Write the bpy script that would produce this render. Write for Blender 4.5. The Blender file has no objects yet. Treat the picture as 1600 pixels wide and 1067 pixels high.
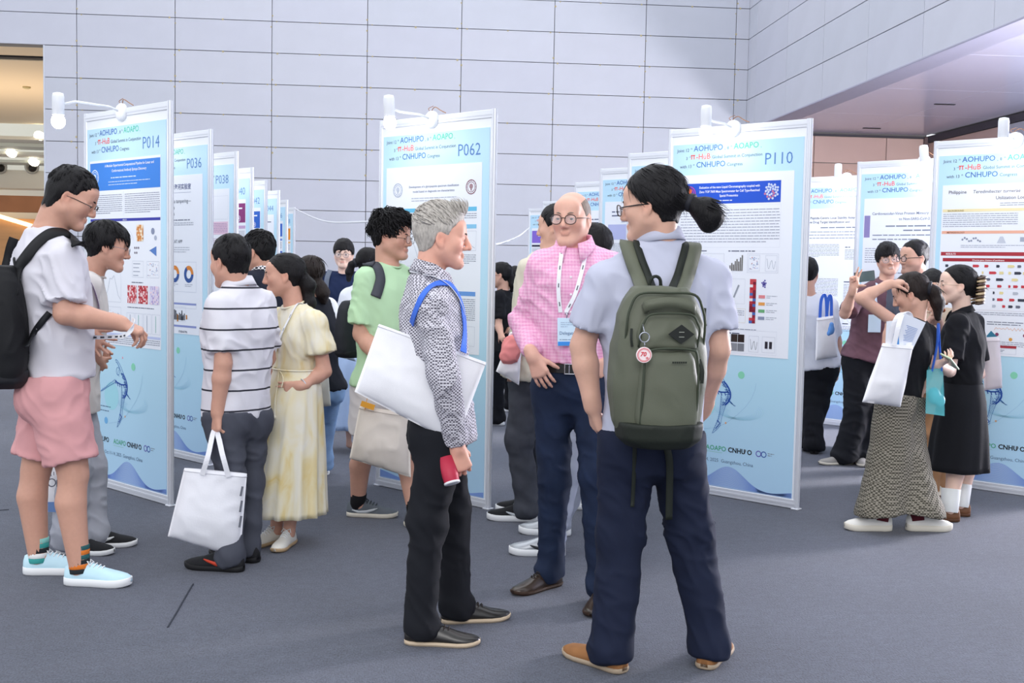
import bpy, bmesh, math, random
import numpy as np
from mathutils import Vector, Matrix
PI = math.pi
SC = bpy.context.scene
COL = SC.collection

# ------------------------------------------------------------------ camera, world, lights, exposure
CF, CYAW, CPIT, CROL, CH = 1751.2, .0893, -.0655, .0191, 1.461
_F = np.array([math.sin(CYAW)*math.cos(CPIT), math.cos(CYAW)*math.cos(CPIT), math.sin(CPIT)])
_u0 = np.array([-math.sin(CYAW)*math.sin(CPIT), -math.cos(CYAW)*math.sin(CPIT), math.cos(CPIT)])
_r0 = np.array([math.cos(CYAW), -math.sin(CYAW), 0.])
_R = _r0*math.cos(CROL)+_u0*math.sin(CROL)
_U = -_r0*math.sin(CROL)+_u0*math.cos(CROL)
_C = np.array([0., 0., CH])
cam_data = bpy.data.cameras.new('camera')
cam = bpy.data.objects.new('camera', cam_data)
COL.objects.link(cam)
cam_data.sensor_width = 36.0
cam_data.lens = CF/1600*36
cam_data.clip_start = .05
cam.matrix_world = Matrix(((_R[0], _U[0], -_F[0], 0), (_R[1], _U[1], -_F[1], 0), (_R[2], _U[2], -_F[2], CH), (0, 0, 0, 1)))
SC.camera = cam

def at(px, py, Y):
    """world point on the plane y = Y seen at a photo pixel"""
    d = _F+_R*(px-800)/CF+_U*(533.5-py)/CF
    return _C+d*(Y/d[1])
def atz(px, py, z=0.):
    d = _F+_R*(px-800)/CF+_U*(533.5-py)/CF
    return _C+d*((z-CH)/d[2])

world = bpy.data.worlds.new('world'); SC.world = world; world.use_nodes = True
bg = world.node_tree.nodes['Background']
bg.inputs[0].default_value = (.90, .94, 1.0, 1); bg.inputs[1].default_value = 1.28
def area(name, loc, rot, sx, sy, e, col=(1, 1, 1)):
    l = bpy.data.lights.new(name, 'AREA'); l.shape = 'RECTANGLE'; l.size = sx; l.size_y = sy; l.energy = e; l.color = col
    o = bpy.data.objects.new(name, l); COL.objects.link(o); o.location = loc; o.rotation_euler = rot
    return o
area('skylight', (0, 12, 11), (0, 0, 0), 14, 20, 800, (.95, .97, 1))
area('front_fill', (-1.5, -4, 5.5), (math.radians(62), 0, math.radians(-4)), 6, 3, 330, (1, .97, .95))  # added front fill, unseen behind the camera
SC.view_settings.view_transform = 'Standard'
SC.view_settings.look = 'None'
SC.view_settings.exposure = 0.0
SC.view_settings.gamma = 1.0
SC.view_settings.use_curve_mapping = False

# ------------------------------------------------------------------ helpers
rng = random.Random(7)
def lin(c):
    c = c/255
    return c/12.92 if c <= .04045 else ((c+.055)/1.055)**2.4
def rgb(h):
    if isinstance(h, str):
        h = h.lstrip('#'); h = ''.join(k*2 for k in h) if len(h) == 3 else h; h = tuple(int(h[i:i+2], 16) for i in (0, 2, 4))
    return (lin(h[0]), lin(h[1]), lin(h[2]), 1)
MATS = {}
def mat(name, col, rough=.8, metal=0., var=0., vscale=30., bump=0., bscale=300., spec=.3, emit=0., alpha=1., sheen=0., attr=None, stretch=None, trans=0.):
    if name in MATS: return MATS[name]
    m = bpy.data.materials.new(name); m.use_nodes = True; MATS[name] = m
    nt = m.node_tree; N = nt.nodes; L = nt.links
    b = N['Principled BSDF']
    c = rgb(col)
    b.inputs['Base Color'].default_value = c
    b.inputs['Roughness'].default_value = rough
    b.inputs['Metallic'].default_value = metal
    b.inputs['Specular IOR Level'].default_value = spec
    if sheen: b.inputs['Sheen Weight'].default_value = sheen
    if trans: b.inputs['Transmission Weight'].default_value = trans
    if alpha < 1: b.inputs['Alpha'].default_value = alpha
    if emit:
        b.inputs['Emission Color'].default_value = c; b.inputs['Emission Strength'].default_value = emit
    src = None
    def coord(scale):
        tc = N.new('ShaderNodeTexCoord'); mp = N.new('ShaderNodeMapping')
        L.new(tc.outputs['Object'], mp.inputs[0])
        mp.inputs['Scale'].default_value = (scale, scale, scale) if stretch is None else tuple(scale*s for s in stretch)
        return mp.outputs[0]
    if attr:
        a = N.new('ShaderNodeAttribute'); a.attribute_name = attr; src = a.outputs['Color']
    if var:
        n = N.new('ShaderNodeTexNoise'); n.inputs['Scale'].default_value = 1; n.inputs['Detail'].default_value = 4
        L.new(coord(vscale), n.inputs['Vector'])
        r = N.new('ShaderNodeMapRange'); r.inputs[1].default_value = .25; r.inputs[2].default_value = .75
        r.inputs[3].default_value = 1-var; r.inputs[4].default_value = 1+var
        L.new(n.outputs['Fac'], r.inputs[0])
        mx = N.new('ShaderNodeVectorMath'); mx.operation = 'SCALE'
        if src is not None: L.new(src, mx.inputs[0])
        else: mx.inputs[0].default_value = c[:3]
        L.new(r.outputs[0], mx.inputs['Scale']); src = mx.outputs[0]
    if src is not None: L.new(src, b.inputs['Base Color'])
    if bump:
        n = N.new('ShaderNodeTexNoise'); n.inputs['Scale'].default_value = 1; n.inputs['Detail'].default_value = 3
        L.new(coord(bscale), n.inputs['Vector'])
        bp = N.new('ShaderNodeBump'); bp.inputs['Strength'].default_value = bump; bp.inputs['Distance'].default_value = .004
        L.new(n.outputs['Fac'], bp.inputs['Height']); L.new(bp.outputs[0], b.inputs['Normal'])
    return m

def link(name, me, m=None, parent=None, loc=None, rotz=None):
    o = bpy.data.objects.new(name, me); COL.objects.link(o)
    if m is not None and me is not None and len(me.materials) == 0:
        for k in (m if isinstance(m, (list, tuple)) else [m]): me.materials.append(k)
    if parent is not None: o.parent = parent
    if loc is not None: o.location = loc
    if rotz is not None: o.rotation_euler = (0, 0, rotz)
    return o
def tag(o, label=None, cat=None, group=None, kind=None):
    if label: o['label'] = label
    if cat: o['category'] = cat
    if group: o['group'] = group
    if kind: o['kind'] = kind
    return o
def thing(name, label, cat, loc=(0, 0, 0), rotz=0., group=None):
    o = bpy.data.objects.new(name, None); COL.objects.link(o)
    o.empty_display_size = .1
    o.location = loc; o.rotation_euler = (0, 0, rotz)
    return tag(o, label, cat, group)
def mesh(name, V, Fc, smooth=True, mi=None):
    me = bpy.data.meshes.new(name)
    V = np.asarray(V, dtype=np.float32).reshape(-1, 3)
    if isinstance(Fc, np.ndarray):
        n, k = Fc.shape
        me.vertices.add(len(V)); me.vertices.foreach_set('co', V.ravel())
        me.loops.add(n*k); me.loops.foreach_set('vertex_index', Fc.astype(np.int32).ravel())
        me.polygons.add(n); me.polygons.foreach_set('loop_start', np.arange(0, n*k, k, dtype=np.int32))
        me.update(calc_edges=True)
    else:
        me.from_pydata(V.tolist(), [], Fc); me.update()
    if smooth: me.polygons.foreach_set('use_smooth', np.ones(len(me.polygons), dtype=bool))
    if mi is not None: me.polygons.foreach_set('material_index', np.asarray(mi, dtype=np.int32))
    return me

class MB:
    """collects simple shapes into one mesh"""
    def __init__(s): s.v = []; s.f = []; s.m = []
    def add(s, V, Fc, mi=0):
        o = len(s.v); s.v += [tuple(map(float, p)) for p in V]
        for q in Fc: s.f.append([o+i for i in q]); s.m.append(mi)
        return s
    def box(s, c, d, mi=0, bev=0., M=None):
        x, y, z = (k/2 for k in d)
        if bev <= 0:
            V = [(i*x, j*y, k*z) for i in (-1, 1) for j in (-1, 1) for k in (-1, 1)]
            Fc = [(0, 1, 3, 2), (4, 6, 7, 5), (0, 4, 5, 1), (2, 3, 7, 6), (0, 2, 6, 4), (1, 5, 7, 3)]
        else:
            b = min(bev, x*.99, y*.99, z*.99); V = []; Fc = []
            # chamfered box: 24 verts
            idx = {}
            for i in (-1, 1):
                for j in (-1, 1):
                    for k in (-1, 1):
                        for a, p in enumerate(((i*x, j*(y-b), k*(z-b)), (i*(x-b), j*y, k*(z-b)), (i*(x-b), j*(y-b), k*z))):
                            idx[i, j, k, a] = len(V); V.append(p)
            g = lambda i, j, k, a: idx[i, j, k, a]
            def quad(q, n):
                p = [np.array(V[t]) for t in q]
                if np.dot(np.cross(p[1]-p[0], p[2]-p[0]), n) < 0: q = q[::-1]
                Fc.append(tuple(q))
            for i in (-1, 1):
                quad([g(i, -1, -1, 0), g(i, 1, -1, 0), g(i, 1, 1, 0), g(i, -1, 1, 0)], (i, 0, 0))
                quad([g(-1, i, -1, 1), g(1, i, -1, 1), g(1, i, 1, 1), g(-1, i, 1, 1)], (0, i, 0))
                quad([g(-1, -1, i, 2), g(1, -1, i, 2), g(1, 1, i, 2), g(-1, 1, i, 2)], (0, 0, i))
                for j in (-1, 1):
                    quad([g(i, j, -1, 0), g(i, j, 1, 0), g(i, j, 1, 1), g(i, j, -1, 1)], (i, j, 0))
                    quad([g(i, -1, j, 0), g(i, 1, j, 0), g(i, 1, j, 2), g(i, -1, j, 2)], (i, 0, j))
                    quad([g(-1, i, j, 1), g(1, i, j, 1), g(1, i, j, 2), g(-1, i, j, 2)], (0, i, j))
                    for k in (-1, 1): quad([g(i, j, k, 0), g(i, j, k, 1), g(i, j, k, 2)], (i, j, k))
        V = [np.array(p) for p in V]
        if M is not None: V = [np.array(M) @ p for p in V]
        return s.add([p+np.array(c) for p in V], Fc, mi)
    def tube(s, pts, r, n=8, mi=0, cap=True, closed=False):
        pts = [np.array(p, float) for p in pts]; m = len(pts)
        rs = r if isinstance(r, (list, tuple, np.ndarray)) else [r]*m
        V = []; Fc = []; ref = None
        for i, p in enumerate(pts):
            if closed: t = pts[(i+1) % m]-pts[i-1]
            else: t = pts[min(i+1, m-1)]-pts[max(i-1, 0)]
            t = t/(np.linalg.norm(t)+1e-9)
            if ref is None:
                ref = np.cross(t, (0, 0, 1.)) if abs(t[2]) < .9 else np.cross(t, (1., 0, 0))
            ref = ref-t*np.dot(ref, t); ref = ref/(np.linalg.norm(ref)+1e-9); b = np.cross(t, ref)
            for k in range(n):
                a = 2*PI*k/n; V.append(p+rs[i]*(math.cos(a)*ref+math.sin(a)*b))
        for i in range(m if closed else m-1):
            j = (i+1) % m
            for k in range(n): Fc.append((i*n+k, i*n+(k+1) % n, j*n+(k+1) % n, j*n+k))
        if cap and not closed:
            Fc.append(tuple(range(n-1, -1, -1))); Fc.append(tuple((m-1)*n+k for k in range(n)))
        return s.add(V, Fc, mi)
    def lathe(s, prof, n=16, mi=0, O=(0, 0, 0), A=(0, 0, 1)):
        """prof: (radius, height) along axis A"""
        A = np.array(A, float); A /= np.linalg.norm(A)
        x = np.cross(A, (0, 0, 1.)) if abs(A[2]) < .9 else np.array((1., 0, 0)); x -= A*np.dot(x, A); x /= np.linalg.norm(x); y = np.cross(A, x)
        V = []; Fc = []
        for r, h in prof:
            for k in range(n):
                a = 2*PI*k/n; V.append(np.array(O)+A*h+r*(math.cos(a)*x+math.sin(a)*y))
        for i in range(len(prof)-1):
            for k in range(n): Fc.append((i*n+k, i*n+(k+1) % n, (i+1)*n+(k+1) % n, (i+1)*n+k))
        Fc.append(tuple(range(n-1, -1, -1))); Fc.append(tuple((len(prof)-1)*n+k for k in range(n)))
        return s.add(V, Fc, mi)
    def ribbon(s, pts, side, w, t=.003, mi=0):
        """strap: pts centre line, side vectors (one or per point), width, thickness"""
        m = len(pts); V = []; Fc = []
        pts = [np.array(p, float) for p in pts]
        sd = [np.array(side, float)]*m if np.ndim(side) == 1 else [np.array(q, float) for q in side]
        ws = w if isinstance(w, (list, tuple)) else [w]*m
        for i, p in enumerate(pts):
            tt = pts[min(i+1, m-1)]-pts[max(i-1, 0)]; tt /= np.linalg.norm(tt)+1e-9
            q = sd[i]-tt*np.dot(sd[i], tt); q /= np.linalg.norm(q)+1e-9
            nn = np.cross(tt, q)
            for a, b in ((-1, -1), (1, -1), (1, 1), (-1, 1)): V.append(p+q*a*ws[i]/2+nn*b*t/2)
        for i in range(m-1):
            for k in range(4): Fc.append((i*4+k, i*4+(k+1) % 4, i*4+4+(k+1) % 4, i*4+4+k))
        Fc.append((3, 2, 1, 0)); Fc.append(tuple((m-1)*4+k for k in range(4)))
        return s.add(V, Fc, mi)
    def me(s, name, smooth=False):
        return mesh(name, s.v, s.f, smooth, s.m)
    def build(s, name, m, parent=None, smooth=False, loc=None):
        return link(name, s.me(name, smooth), m, parent, loc)
def spline(pts, n=8):
    """Catmull-Rom through points"""
    P = [np.array(p, float) for p in pts]; P = [2*P[0]-P[1]]+P+[2*P[-1]-P[-2]]; out = []
    for i in range(1, len(P)-2):
        for k in range(n):
            t = k/n; a, b, c, d = P[i-1:i+3]
            out.append(.5*(2*b+(c-a)*t+(2*a-5*b+4*c-d)*t*t+(3*b-a-3*c+d)*t**3))
    out.append(P[-2]); return out

_TX = {}
def text_mesh(s, size, bold=0., align='LEFT', shear=0.):
    key = (s, size, bold, align, shear)
    if key in _TX: return _TX[key]
    c = bpy.data.curves.new('text', 'FONT'); c.body = s; c.size = size; c.offset = bold*size; c.align_x = align; c.resolution_u = 2; c.shear = shear
    o = bpy.data.objects.new('text', c); COL.objects.link(o)
    dg = bpy.context.evaluated_depsgraph_get(); dg.update()
    me = bpy.data.meshes.new_from_object(o.evaluated_get(dg))
    V = np.zeros(len(me.vertices)*3); me.vertices.foreach_get('co', V); V = V.reshape(-1, 3)
    Fc = [list(p.vertices) for p in me.polygons]
    bpy.data.objects.remove(o); bpy.data.curves.remove(c); bpy.data.meshes.remove(me)
    _TX[key] = (V, Fc); return V, Fc
# ------------------------------------------------------------------ setting
WK = 1.319                     # tile wall scale: 1.8 m x 0.59 m slabs
WY = 16.65*WK; WT = 1.3646*WK; TH = .4487*WK
def wz(r): return CH+(4.935-.4487*r-CH)*WK
WX0 = -4.794*WK; XC = 4.96*WK
ZSOF = wz(3)                    # underside of the overhang
XO = -5.24*WK                   # edge of the opening on the left
YN = 2.0                        # overhang runs to here, behind the frame
XR = 7.79*WK                    # side wall of the recess

def carpet():
    m = bpy.data.materials.new('carpet'); m.use_nodes = True; nt = m.node_tree; N = nt.nodes; L = nt.links; b = N['Principled BSDF']
    tc = N.new('ShaderNodeTexCoord')
    def noise(sc, det, st=None):
        n = N.new('ShaderNodeTexNoise'); n.inputs['Detail'].default_value = det; n.inputs['Scale'].default_value = sc
        if st:
            mp = N.new('ShaderNodeMapping'); mp.inputs['Scale'].default_value = st; L.new(tc.outputs['Object'], mp.inputs[0]); L.new(mp.outputs[0], n.inputs['Vector'])
        else: L.new(tc.outputs['Object'], n.inputs['Vector'])
        return n.outputs['Fac']
    a = noise(1.2, 5); f = noise(160, 2, (1, .45, 1)); g = noise(22, 4)
    def mul(x, lo, hi, f0=.3, f1=.7):
        r = N.new('ShaderNodeMapRange'); r.inputs[1].default_value = f0; r.inputs[2].default_value = f1; r.inputs[3].default_value = lo; r.inputs[4].default_value = hi
        L.new(x, r.inputs[0]); return r.outputs[0]
    def prod(x, y):
        q = N.new('ShaderNodeMath'); q.operation = 'MULTIPLY'; L.new(x, q.inputs[0]); L.new(y, q.inputs[1]); return q.outputs[0]
    s = prod(prod(mul(a, .9, 1.1), mul(f, .72, 1.28)), mul(g, .9, 1.1))
    v = N.new('ShaderNodeVectorMath'); v.operation = 'SCALE'; v.inputs[0].default_value = rgb('#4e525f')[:3]
    L.new(s, v.inputs['Scale']); L.new(v.outputs[0], b.inputs['Base Color'])
    b.inputs['Roughness'].default_value = .95; b.inputs['Specular IOR Level'].default_value = .1; b.inputs['Sheen Weight'].default_value = .15
    bp = N.new('ShaderNodeBump'); bp.inputs['Strength'].default_value = .5; bp.inputs['Distance'].default_value = .004
    L.new(f, bp.inputs['Height']); L.new(bp.outputs[0], b.inputs['Normal'])
    return m
fl = MB().box((2, 12, -.05), (40, 60, .1)).build('floor', carpet()); tag(fl, kind='structure')
seam_pts = [atz(302, 912, .002), atz(290, 932, .002), atz(277, 955, .002), atz(262, 980, .002)]
MB().ribbon(seam_pts, (1, 0, 0), .006, .003).build('carpet_seam', mat('seam', '#2b303b'), fl)
p0, p1 = atz(0, 797, .002), atz(14, 796, .002)
MB().ribbon([p0+(p0-p1)*20, p0, p1], (0, 1, 0), .006, .003).build('carpet_seam', mat('seam', '#2b303b'), fl)

tile_mats = [mat('wall_stone_%d' % i, c, .55, var=.035, vscale=1.6, bump=.05, bscale=60, spec=.35) for i, c in enumerate(('#bfc1cc', '#bdc0cb', '#c0c2cd', '#bec0cc'))]
tan_mats = [mat('tan_stone_%d' % i, c, .5, var=.03, vscale=2., spec=.35) for i, c in enumerate(('#cdb0a6', '#cbaca0', '#d0b4aa'))]
dark = mat('joint_dark', '#8a8886', .9)
_tile = {}
def tile(parent, cx, cy, cz, w, h, axis, mats):
    """one stone slab, a chamfered plate, 25 mm thick"""
    key = (round(w, 3), round(h, 3), axis, mats[0].name)
    k = rng.randrange(len(mats)); key += (k,)
    if key not in _tile:
        d = (w-.012, .03, h-.012) if axis == 'x' else (.03, w-.012, h-.012)
        me = MB().box((0, 0, 0), d, 0, .003).me('tile'); me.materials.append(mats[k]); _tile[key] = me
    return link('tile', _tile[key], None, parent, (cx+ (0 if axis == 'x' else rng.uniform(-.001, .001)), cy+(rng.uniform(-.001, .001) if axis == 'x' else 0), cz))
wall_back = MB().box(((XO+XR)/2, WY+.16, 4), (XR-XO, .26, 8.2)).box(((XO-12)/2-.0, WY+.16, (wz(1)+8.1)/2), (12+XO if 0 else 7.0, .26, 8.1-wz(1))).build('wall_back', dark)
tag(wall_back, kind='structure')
zs = [wz(r) for r in range(-5, 15)]
def spans(lo, hi, step0, step):
    k = math.ceil((lo-step0)/step-1e-6); out = [lo]
    while step0+k*step < hi-.02:
        if step0+k*step > lo+.02: out.append(step0+k*step)
        k += 1
    return out+[hi]
for r in range(-5, 11):
    zt, zb = wz(r), max(wz(r+1), 0)
    if zt <= .01: break
    for (lo, hi) in ([(XO-6, XC)] if r < 1 else [(XO, XC)]):
        xs = spans(lo, hi, WX0, WT)
        for a, b in zip(xs[:-1], xs[1:]): tile(wall_back, (a+b)/2, WY, (zt+zb)/2, b-a, zt-zb, 'x', tile_mats)
# tan slabs of the recess, under the overhang
for zt, zb in ((ZSOF-.06, wz(4)), (wz(4), wz(5)), (wz(5), wz(6)), (wz(6), wz(7)), (wz(7), wz(8)), (wz(8), 0)):
    xs = spans(XC, XR, 6.02*WK, 1.13*WK)
    for a, b in zip(xs[:-1], xs[1:]): tile(wall_back, (a+b)/2, WY, (zt+zb)/2, b-a, zt-zb, 'x', tan_mats)
# amber sealant dots beside the joints
sd = MB()
for r in range(-1, 6):
    for c in range(0, 8):
        x, z = WX0+c*WT, wz(r)
        for dx, dz in ((.09, 0), (-.09, 0), (WT/2, 0), (0, .1), (0, -.1)):
            if rng.random() < .75:
                s = rng.uniform(.012, .022); X = x+dx+rng.uniform(-.02, .02); Z = z+dz
                sd.lathe([(s, 0), (s*.8, .002)], 7, 0, (X, WY-.016, Z+rng.uniform(-.012, .004)), (0, -1, 0))
tag(sd.build('sealant_dots', mat('amber_sealant', '#b5a780', .7), wall_back), kind='stuff')

# right hand wall above the recess (the overhang)
wall_right = MB().box((XC+.2, (WY+YN)/2, (ZSOF+8)/2+.02), (.36, WY-YN, 8-ZSOF)).build('wall_right', dark)
tag(wall_right, kind='structure')
ys = spans(YN, WY, WY-1.776*WK-.0, WT)
ys = ys[:-1]+[WY-.2, WY] if WY-.2 > ys[-2]+.1 else ys
for r in range(-5, 3):
    zt, zb = wz(r), wz(r+1)
    for a, b in zip(ys[:-1], ys[1:]): tile(wall_right, XC+.012, (a+b)/2, (zt+zb)/2, b-a, zt-zb, 'y', tile_mats)
tr = MB().box((XC+.2, (WY+YN)/2-.02, ZSOF+.0), (.42, WY-YN-.06, .03), 0, .005).build('trim_1', mat('soffit_grey', '#aaa9bb', .5)); tag(tr, kind='structure')
# recess: glossy ceiling panels, side wall, corner post, dark strip
zc = ZSOF-.03
ceil_m = mat('lacquer_ceiling', '#cfcfe4', .2, spec=.5, var=.02, vscale=.7)
ceiling = MB().box(((XC+.4+XR)/2+.2, (WY+YN)/2, zc+.12), (XR-XC, WY-YN, .1)).build('ceiling', dark); tag(ceiling, kind='structure')
cx = spans(XC+.41, XR-.03, XC+2.1, 1.9); cy = spans(YN, WY-.03, WY-2.7, 2.7)
_pm = {}
for a, b in zip(cx[:-1], cx[1:]):
    for c, d in zip(cy[:-1], cy[1:]):
        k = (round(b-a, 2), round(d-c, 2))
        if k not in _pm:
            _pm[k] = MB().box((0, 0, 0), (b-a-.006, d-c-.006, .03), 0, .002).me('ceiling_panel'); _pm[k].materials.append(ceil_m)
        link('ceiling_panel', _pm[k], None, ceiling, ((a+b)/2, (c+d)/2, zc+.05))
for (X, Y) in [tuple(atz(*q, zc)[:2]) for q in ((1362, 203), (1476, 166))]:
    MB().box((X, Y, zc+.03), (.34, .06, .012)).build('ceiling_slot', mat('slot_black', '#2c2a2e'), ceiling)
wall_side = MB().box((XR+.14, (WY+YN)/2, zc/2), (.22, WY-YN, zc)).build('wall_recess', dark); tag(wall_side, kind='structure')
ysr = spans(YN, WY, 18.97, 2.4)
for zt, zb in ((zc-.12, wz(4)), (wz(4), wz(5)), (wz(5), wz(6)), (wz(6), wz(7)), (wz(7), wz(8)), (wz(8), 0)):
    for a, b in zip(ysr[:-1], ysr[1:]):
        tile(wall_side, XR+.01, (a+b)/2, (zt+zb)/2, b-a, zt-zb, 'y', tan_mats if a > 18.9 else tile_mats)
tag(MB().box((XR+.0, (WY+YN)/2, zc-.05), (.05, WY-YN, .13)).build('trim_2', mat('dark_strip', '#4c4a52', .6)), kind='structure')
tag(MB().box(((XC+XR)/2, WY-.02, zc-.01), (XR-XC, .04, .035)).build('trim_3', mat('dark_strip', '#4c4a52', .6)), kind='structure')
tag(MB().box((XR-.04, WY-.05, zc/2), (.09, .09, zc), 0, .01).build('trim_4', mat('post_brown', '#6d5c5c', .5)), kind='structure')

# ---- left opening: a warm lobby seen behind the tile wall
zt = wz(1)
LX0 = XO-6
cream = mat('lobby_cream', '#f1dcbc', .7); white_l = mat('lobby_white', '#e4e2d6', .7); wood_l = mat('lobby_wood', '#a9714c', .5, var=.1, vscale=2)
jamb = MB().box((XO-.01, WY+.16, zt/2), (.03, .34, zt)).build('door_1', mat('jamb', '#c9cdd8', .6)); tag(jamb, kind='structure')
tag(MB().box((XO-3, WY+.75, zt+.03), (6, 1.2, .05)).build('lobby_ceiling', cream), kind='structure')
tag(MB().box((XO-3, WY+1.42, zt-.0), (6, .30, .05)).build('lobby_slot', mat('slot_black', '#2c2a2e')), kind='structure')
Yb = 34.4
tag(MB().box((XO-4, (WY+1.5+Yb)/2, zt-.02), (14, Yb-WY-1.5, .05)).build('lobby_ceiling', cream), kind='structure')
def lob(name, px0, py0, px1, py1, Y, m, dep=.1):
    a = at(px0, py0, Y); b = at(px1, py1, Y)
    return tag(MB().box(((a[0]+b[0])/2, Y+dep/2, (a[2]+b[2])/2), (abs(b[0]-a[0]), dep, abs(a[2]-b[2]))).build(name, m), kind='structure')
for i, py in enumerate((203, 214, 227, 240, 252)):      # stepped white coffers further back
    lob('lobby_coffer', -500, py, 110, py+(12 if i < 4 else 44), Yb+i*1.1, mat('coffer_%d' % (i % 2), ('#e2dfd2', '#d3d6cb')[i % 2], .7), 1.1)
lob('lobby_wall', -500, 150, 110, 345, Yb+6.5, mat('coffer_0', '#e2dfd2', .7), .1)
lob('lobby_fascia', -500, 293, 110, 333, Yb+3, wood_l, .4)
lob('lobby_wall', -500, 330, 110, 460, Yb+6, mat('lobby_tan', '#d9a878', .6, var=.12, vscale=1.2, stretch=(.3, 1, 4)), .2)
lob('lobby_wall', -500, 455, 110, 602, Yb+4, mat('lobby_peach', '#d8b9a4', .5, var=.05, vscale=1.), .2)
lob('lobby_glass', -500, 602, 110, 650, Yb-1, mat('lobby_glass', '#b9cbbd', .2), .1)
def disc(name, px, py, Y, r, m, label, cat, tilt=(0, -1, 0), n=20, prof=None, grp=None):
    c = at(px, py, Y)
    o = MB().lathe(prof or [(r, 0), (r, .04), (r*.85, .06)], n, 0, (0, 0, 0), tilt).build(name, m, None, True, c)
    return tag(o, label, cat, grp)
warm = mat('lamp_warm', '#fff6df', emit=9)
for px, py, Y, lb in ((62, 212, Yb-.02, 'round recessed ceiling light in the lobby, nearest the tile wall edge'), (18, 239, Yb+2.2, 'round recessed lobby light at the left, above the two ball vents'), (53, 253, Yb+3.3, 'round recessed lobby light just above a ball vent')):
    disc('downlight', px, py, Y, .15, warm, lb, 'light', (0, -.75, -.66), prof=[(.16, 0), (.16, .02), (.12, .03)], grp='lobby downlights')
for px, lb in ((0, 'grey ball air vent in lobby bulkhead, cut by the left frame edge'), (50, 'grey ball air vent in lobby bulkhead beside the tile wall')):
    c = at(px, 261, Yb+4.3)
    t = thing('ball_vent', lb, 'vent', c, 0, 'lobby ball vents')
    MB().lathe([(.21, 0), (.23, .05), (.19, .10), (.16, .10), (.15, .05)], 20, 0, (0, 0, 0), (.25, -1, -.1)).build('vent_ring', mat('vent_grey', '#b7b5ad', .4), t, True)
    MB().lathe([(.13, .02), (.125, .1), (.09, .15), (.02, .17)], 16, 0, (.02, 0, -.03), (.3, -1, -.2)).build('nozzle', mat('vent_black', '#2a2725', .4), t, True)
sm = MB().lathe([(.09, 0), (.09, .03), (.05, .05)], 14, 0, (0, 0, 0), (0, 0, -1)).build('smoke_detector', mat('detector', '#c9b98a', .5), None, True, (at(42, 173, 27.0)[0], 27.0, zt-.045)); tag(sm, 'small round smoke detector on the cream lobby ceiling', 'detector')
for X, e in ((XO-1.5, 330), (XO-4, 300)):
    l = bpy.data.lights.new('lobby_lamp', 'POINT'); l.energy = e; l.color = (1, .82, .62); l.shadow_soft_size = .4
    o = bpy.data.objects.new('lobby_lamp', l); COL.objects.link(o); o.location = (X, 27.0, 1.6)
l = bpy.data.lights.new('recess_fill', 'POINT'); l.energy = 2600; l.color = (1, .97, 1); l.shadow_soft_size = .6  # added fill light out of frame, brightens the recess ceiling and walls
o = bpy.data.objects.new('recess_fill', l); COL.objects.link(o); o.location = (9.2, 9.0, 1.8)
cv = [at(x, y, Yb+5.8) for x, y in ((-200, 326), (0, 338), (40, 350), (66, 358))]
MB().ribbon(cv, (0, 0, 1), .14, .02).build('cove_light', mat('cove', '#ffd9a0', emit=3.0)); tag(bpy.data.objects['cove_light'], 'warm glowing cove strip curving across the lobby wall', 'light')
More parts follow.
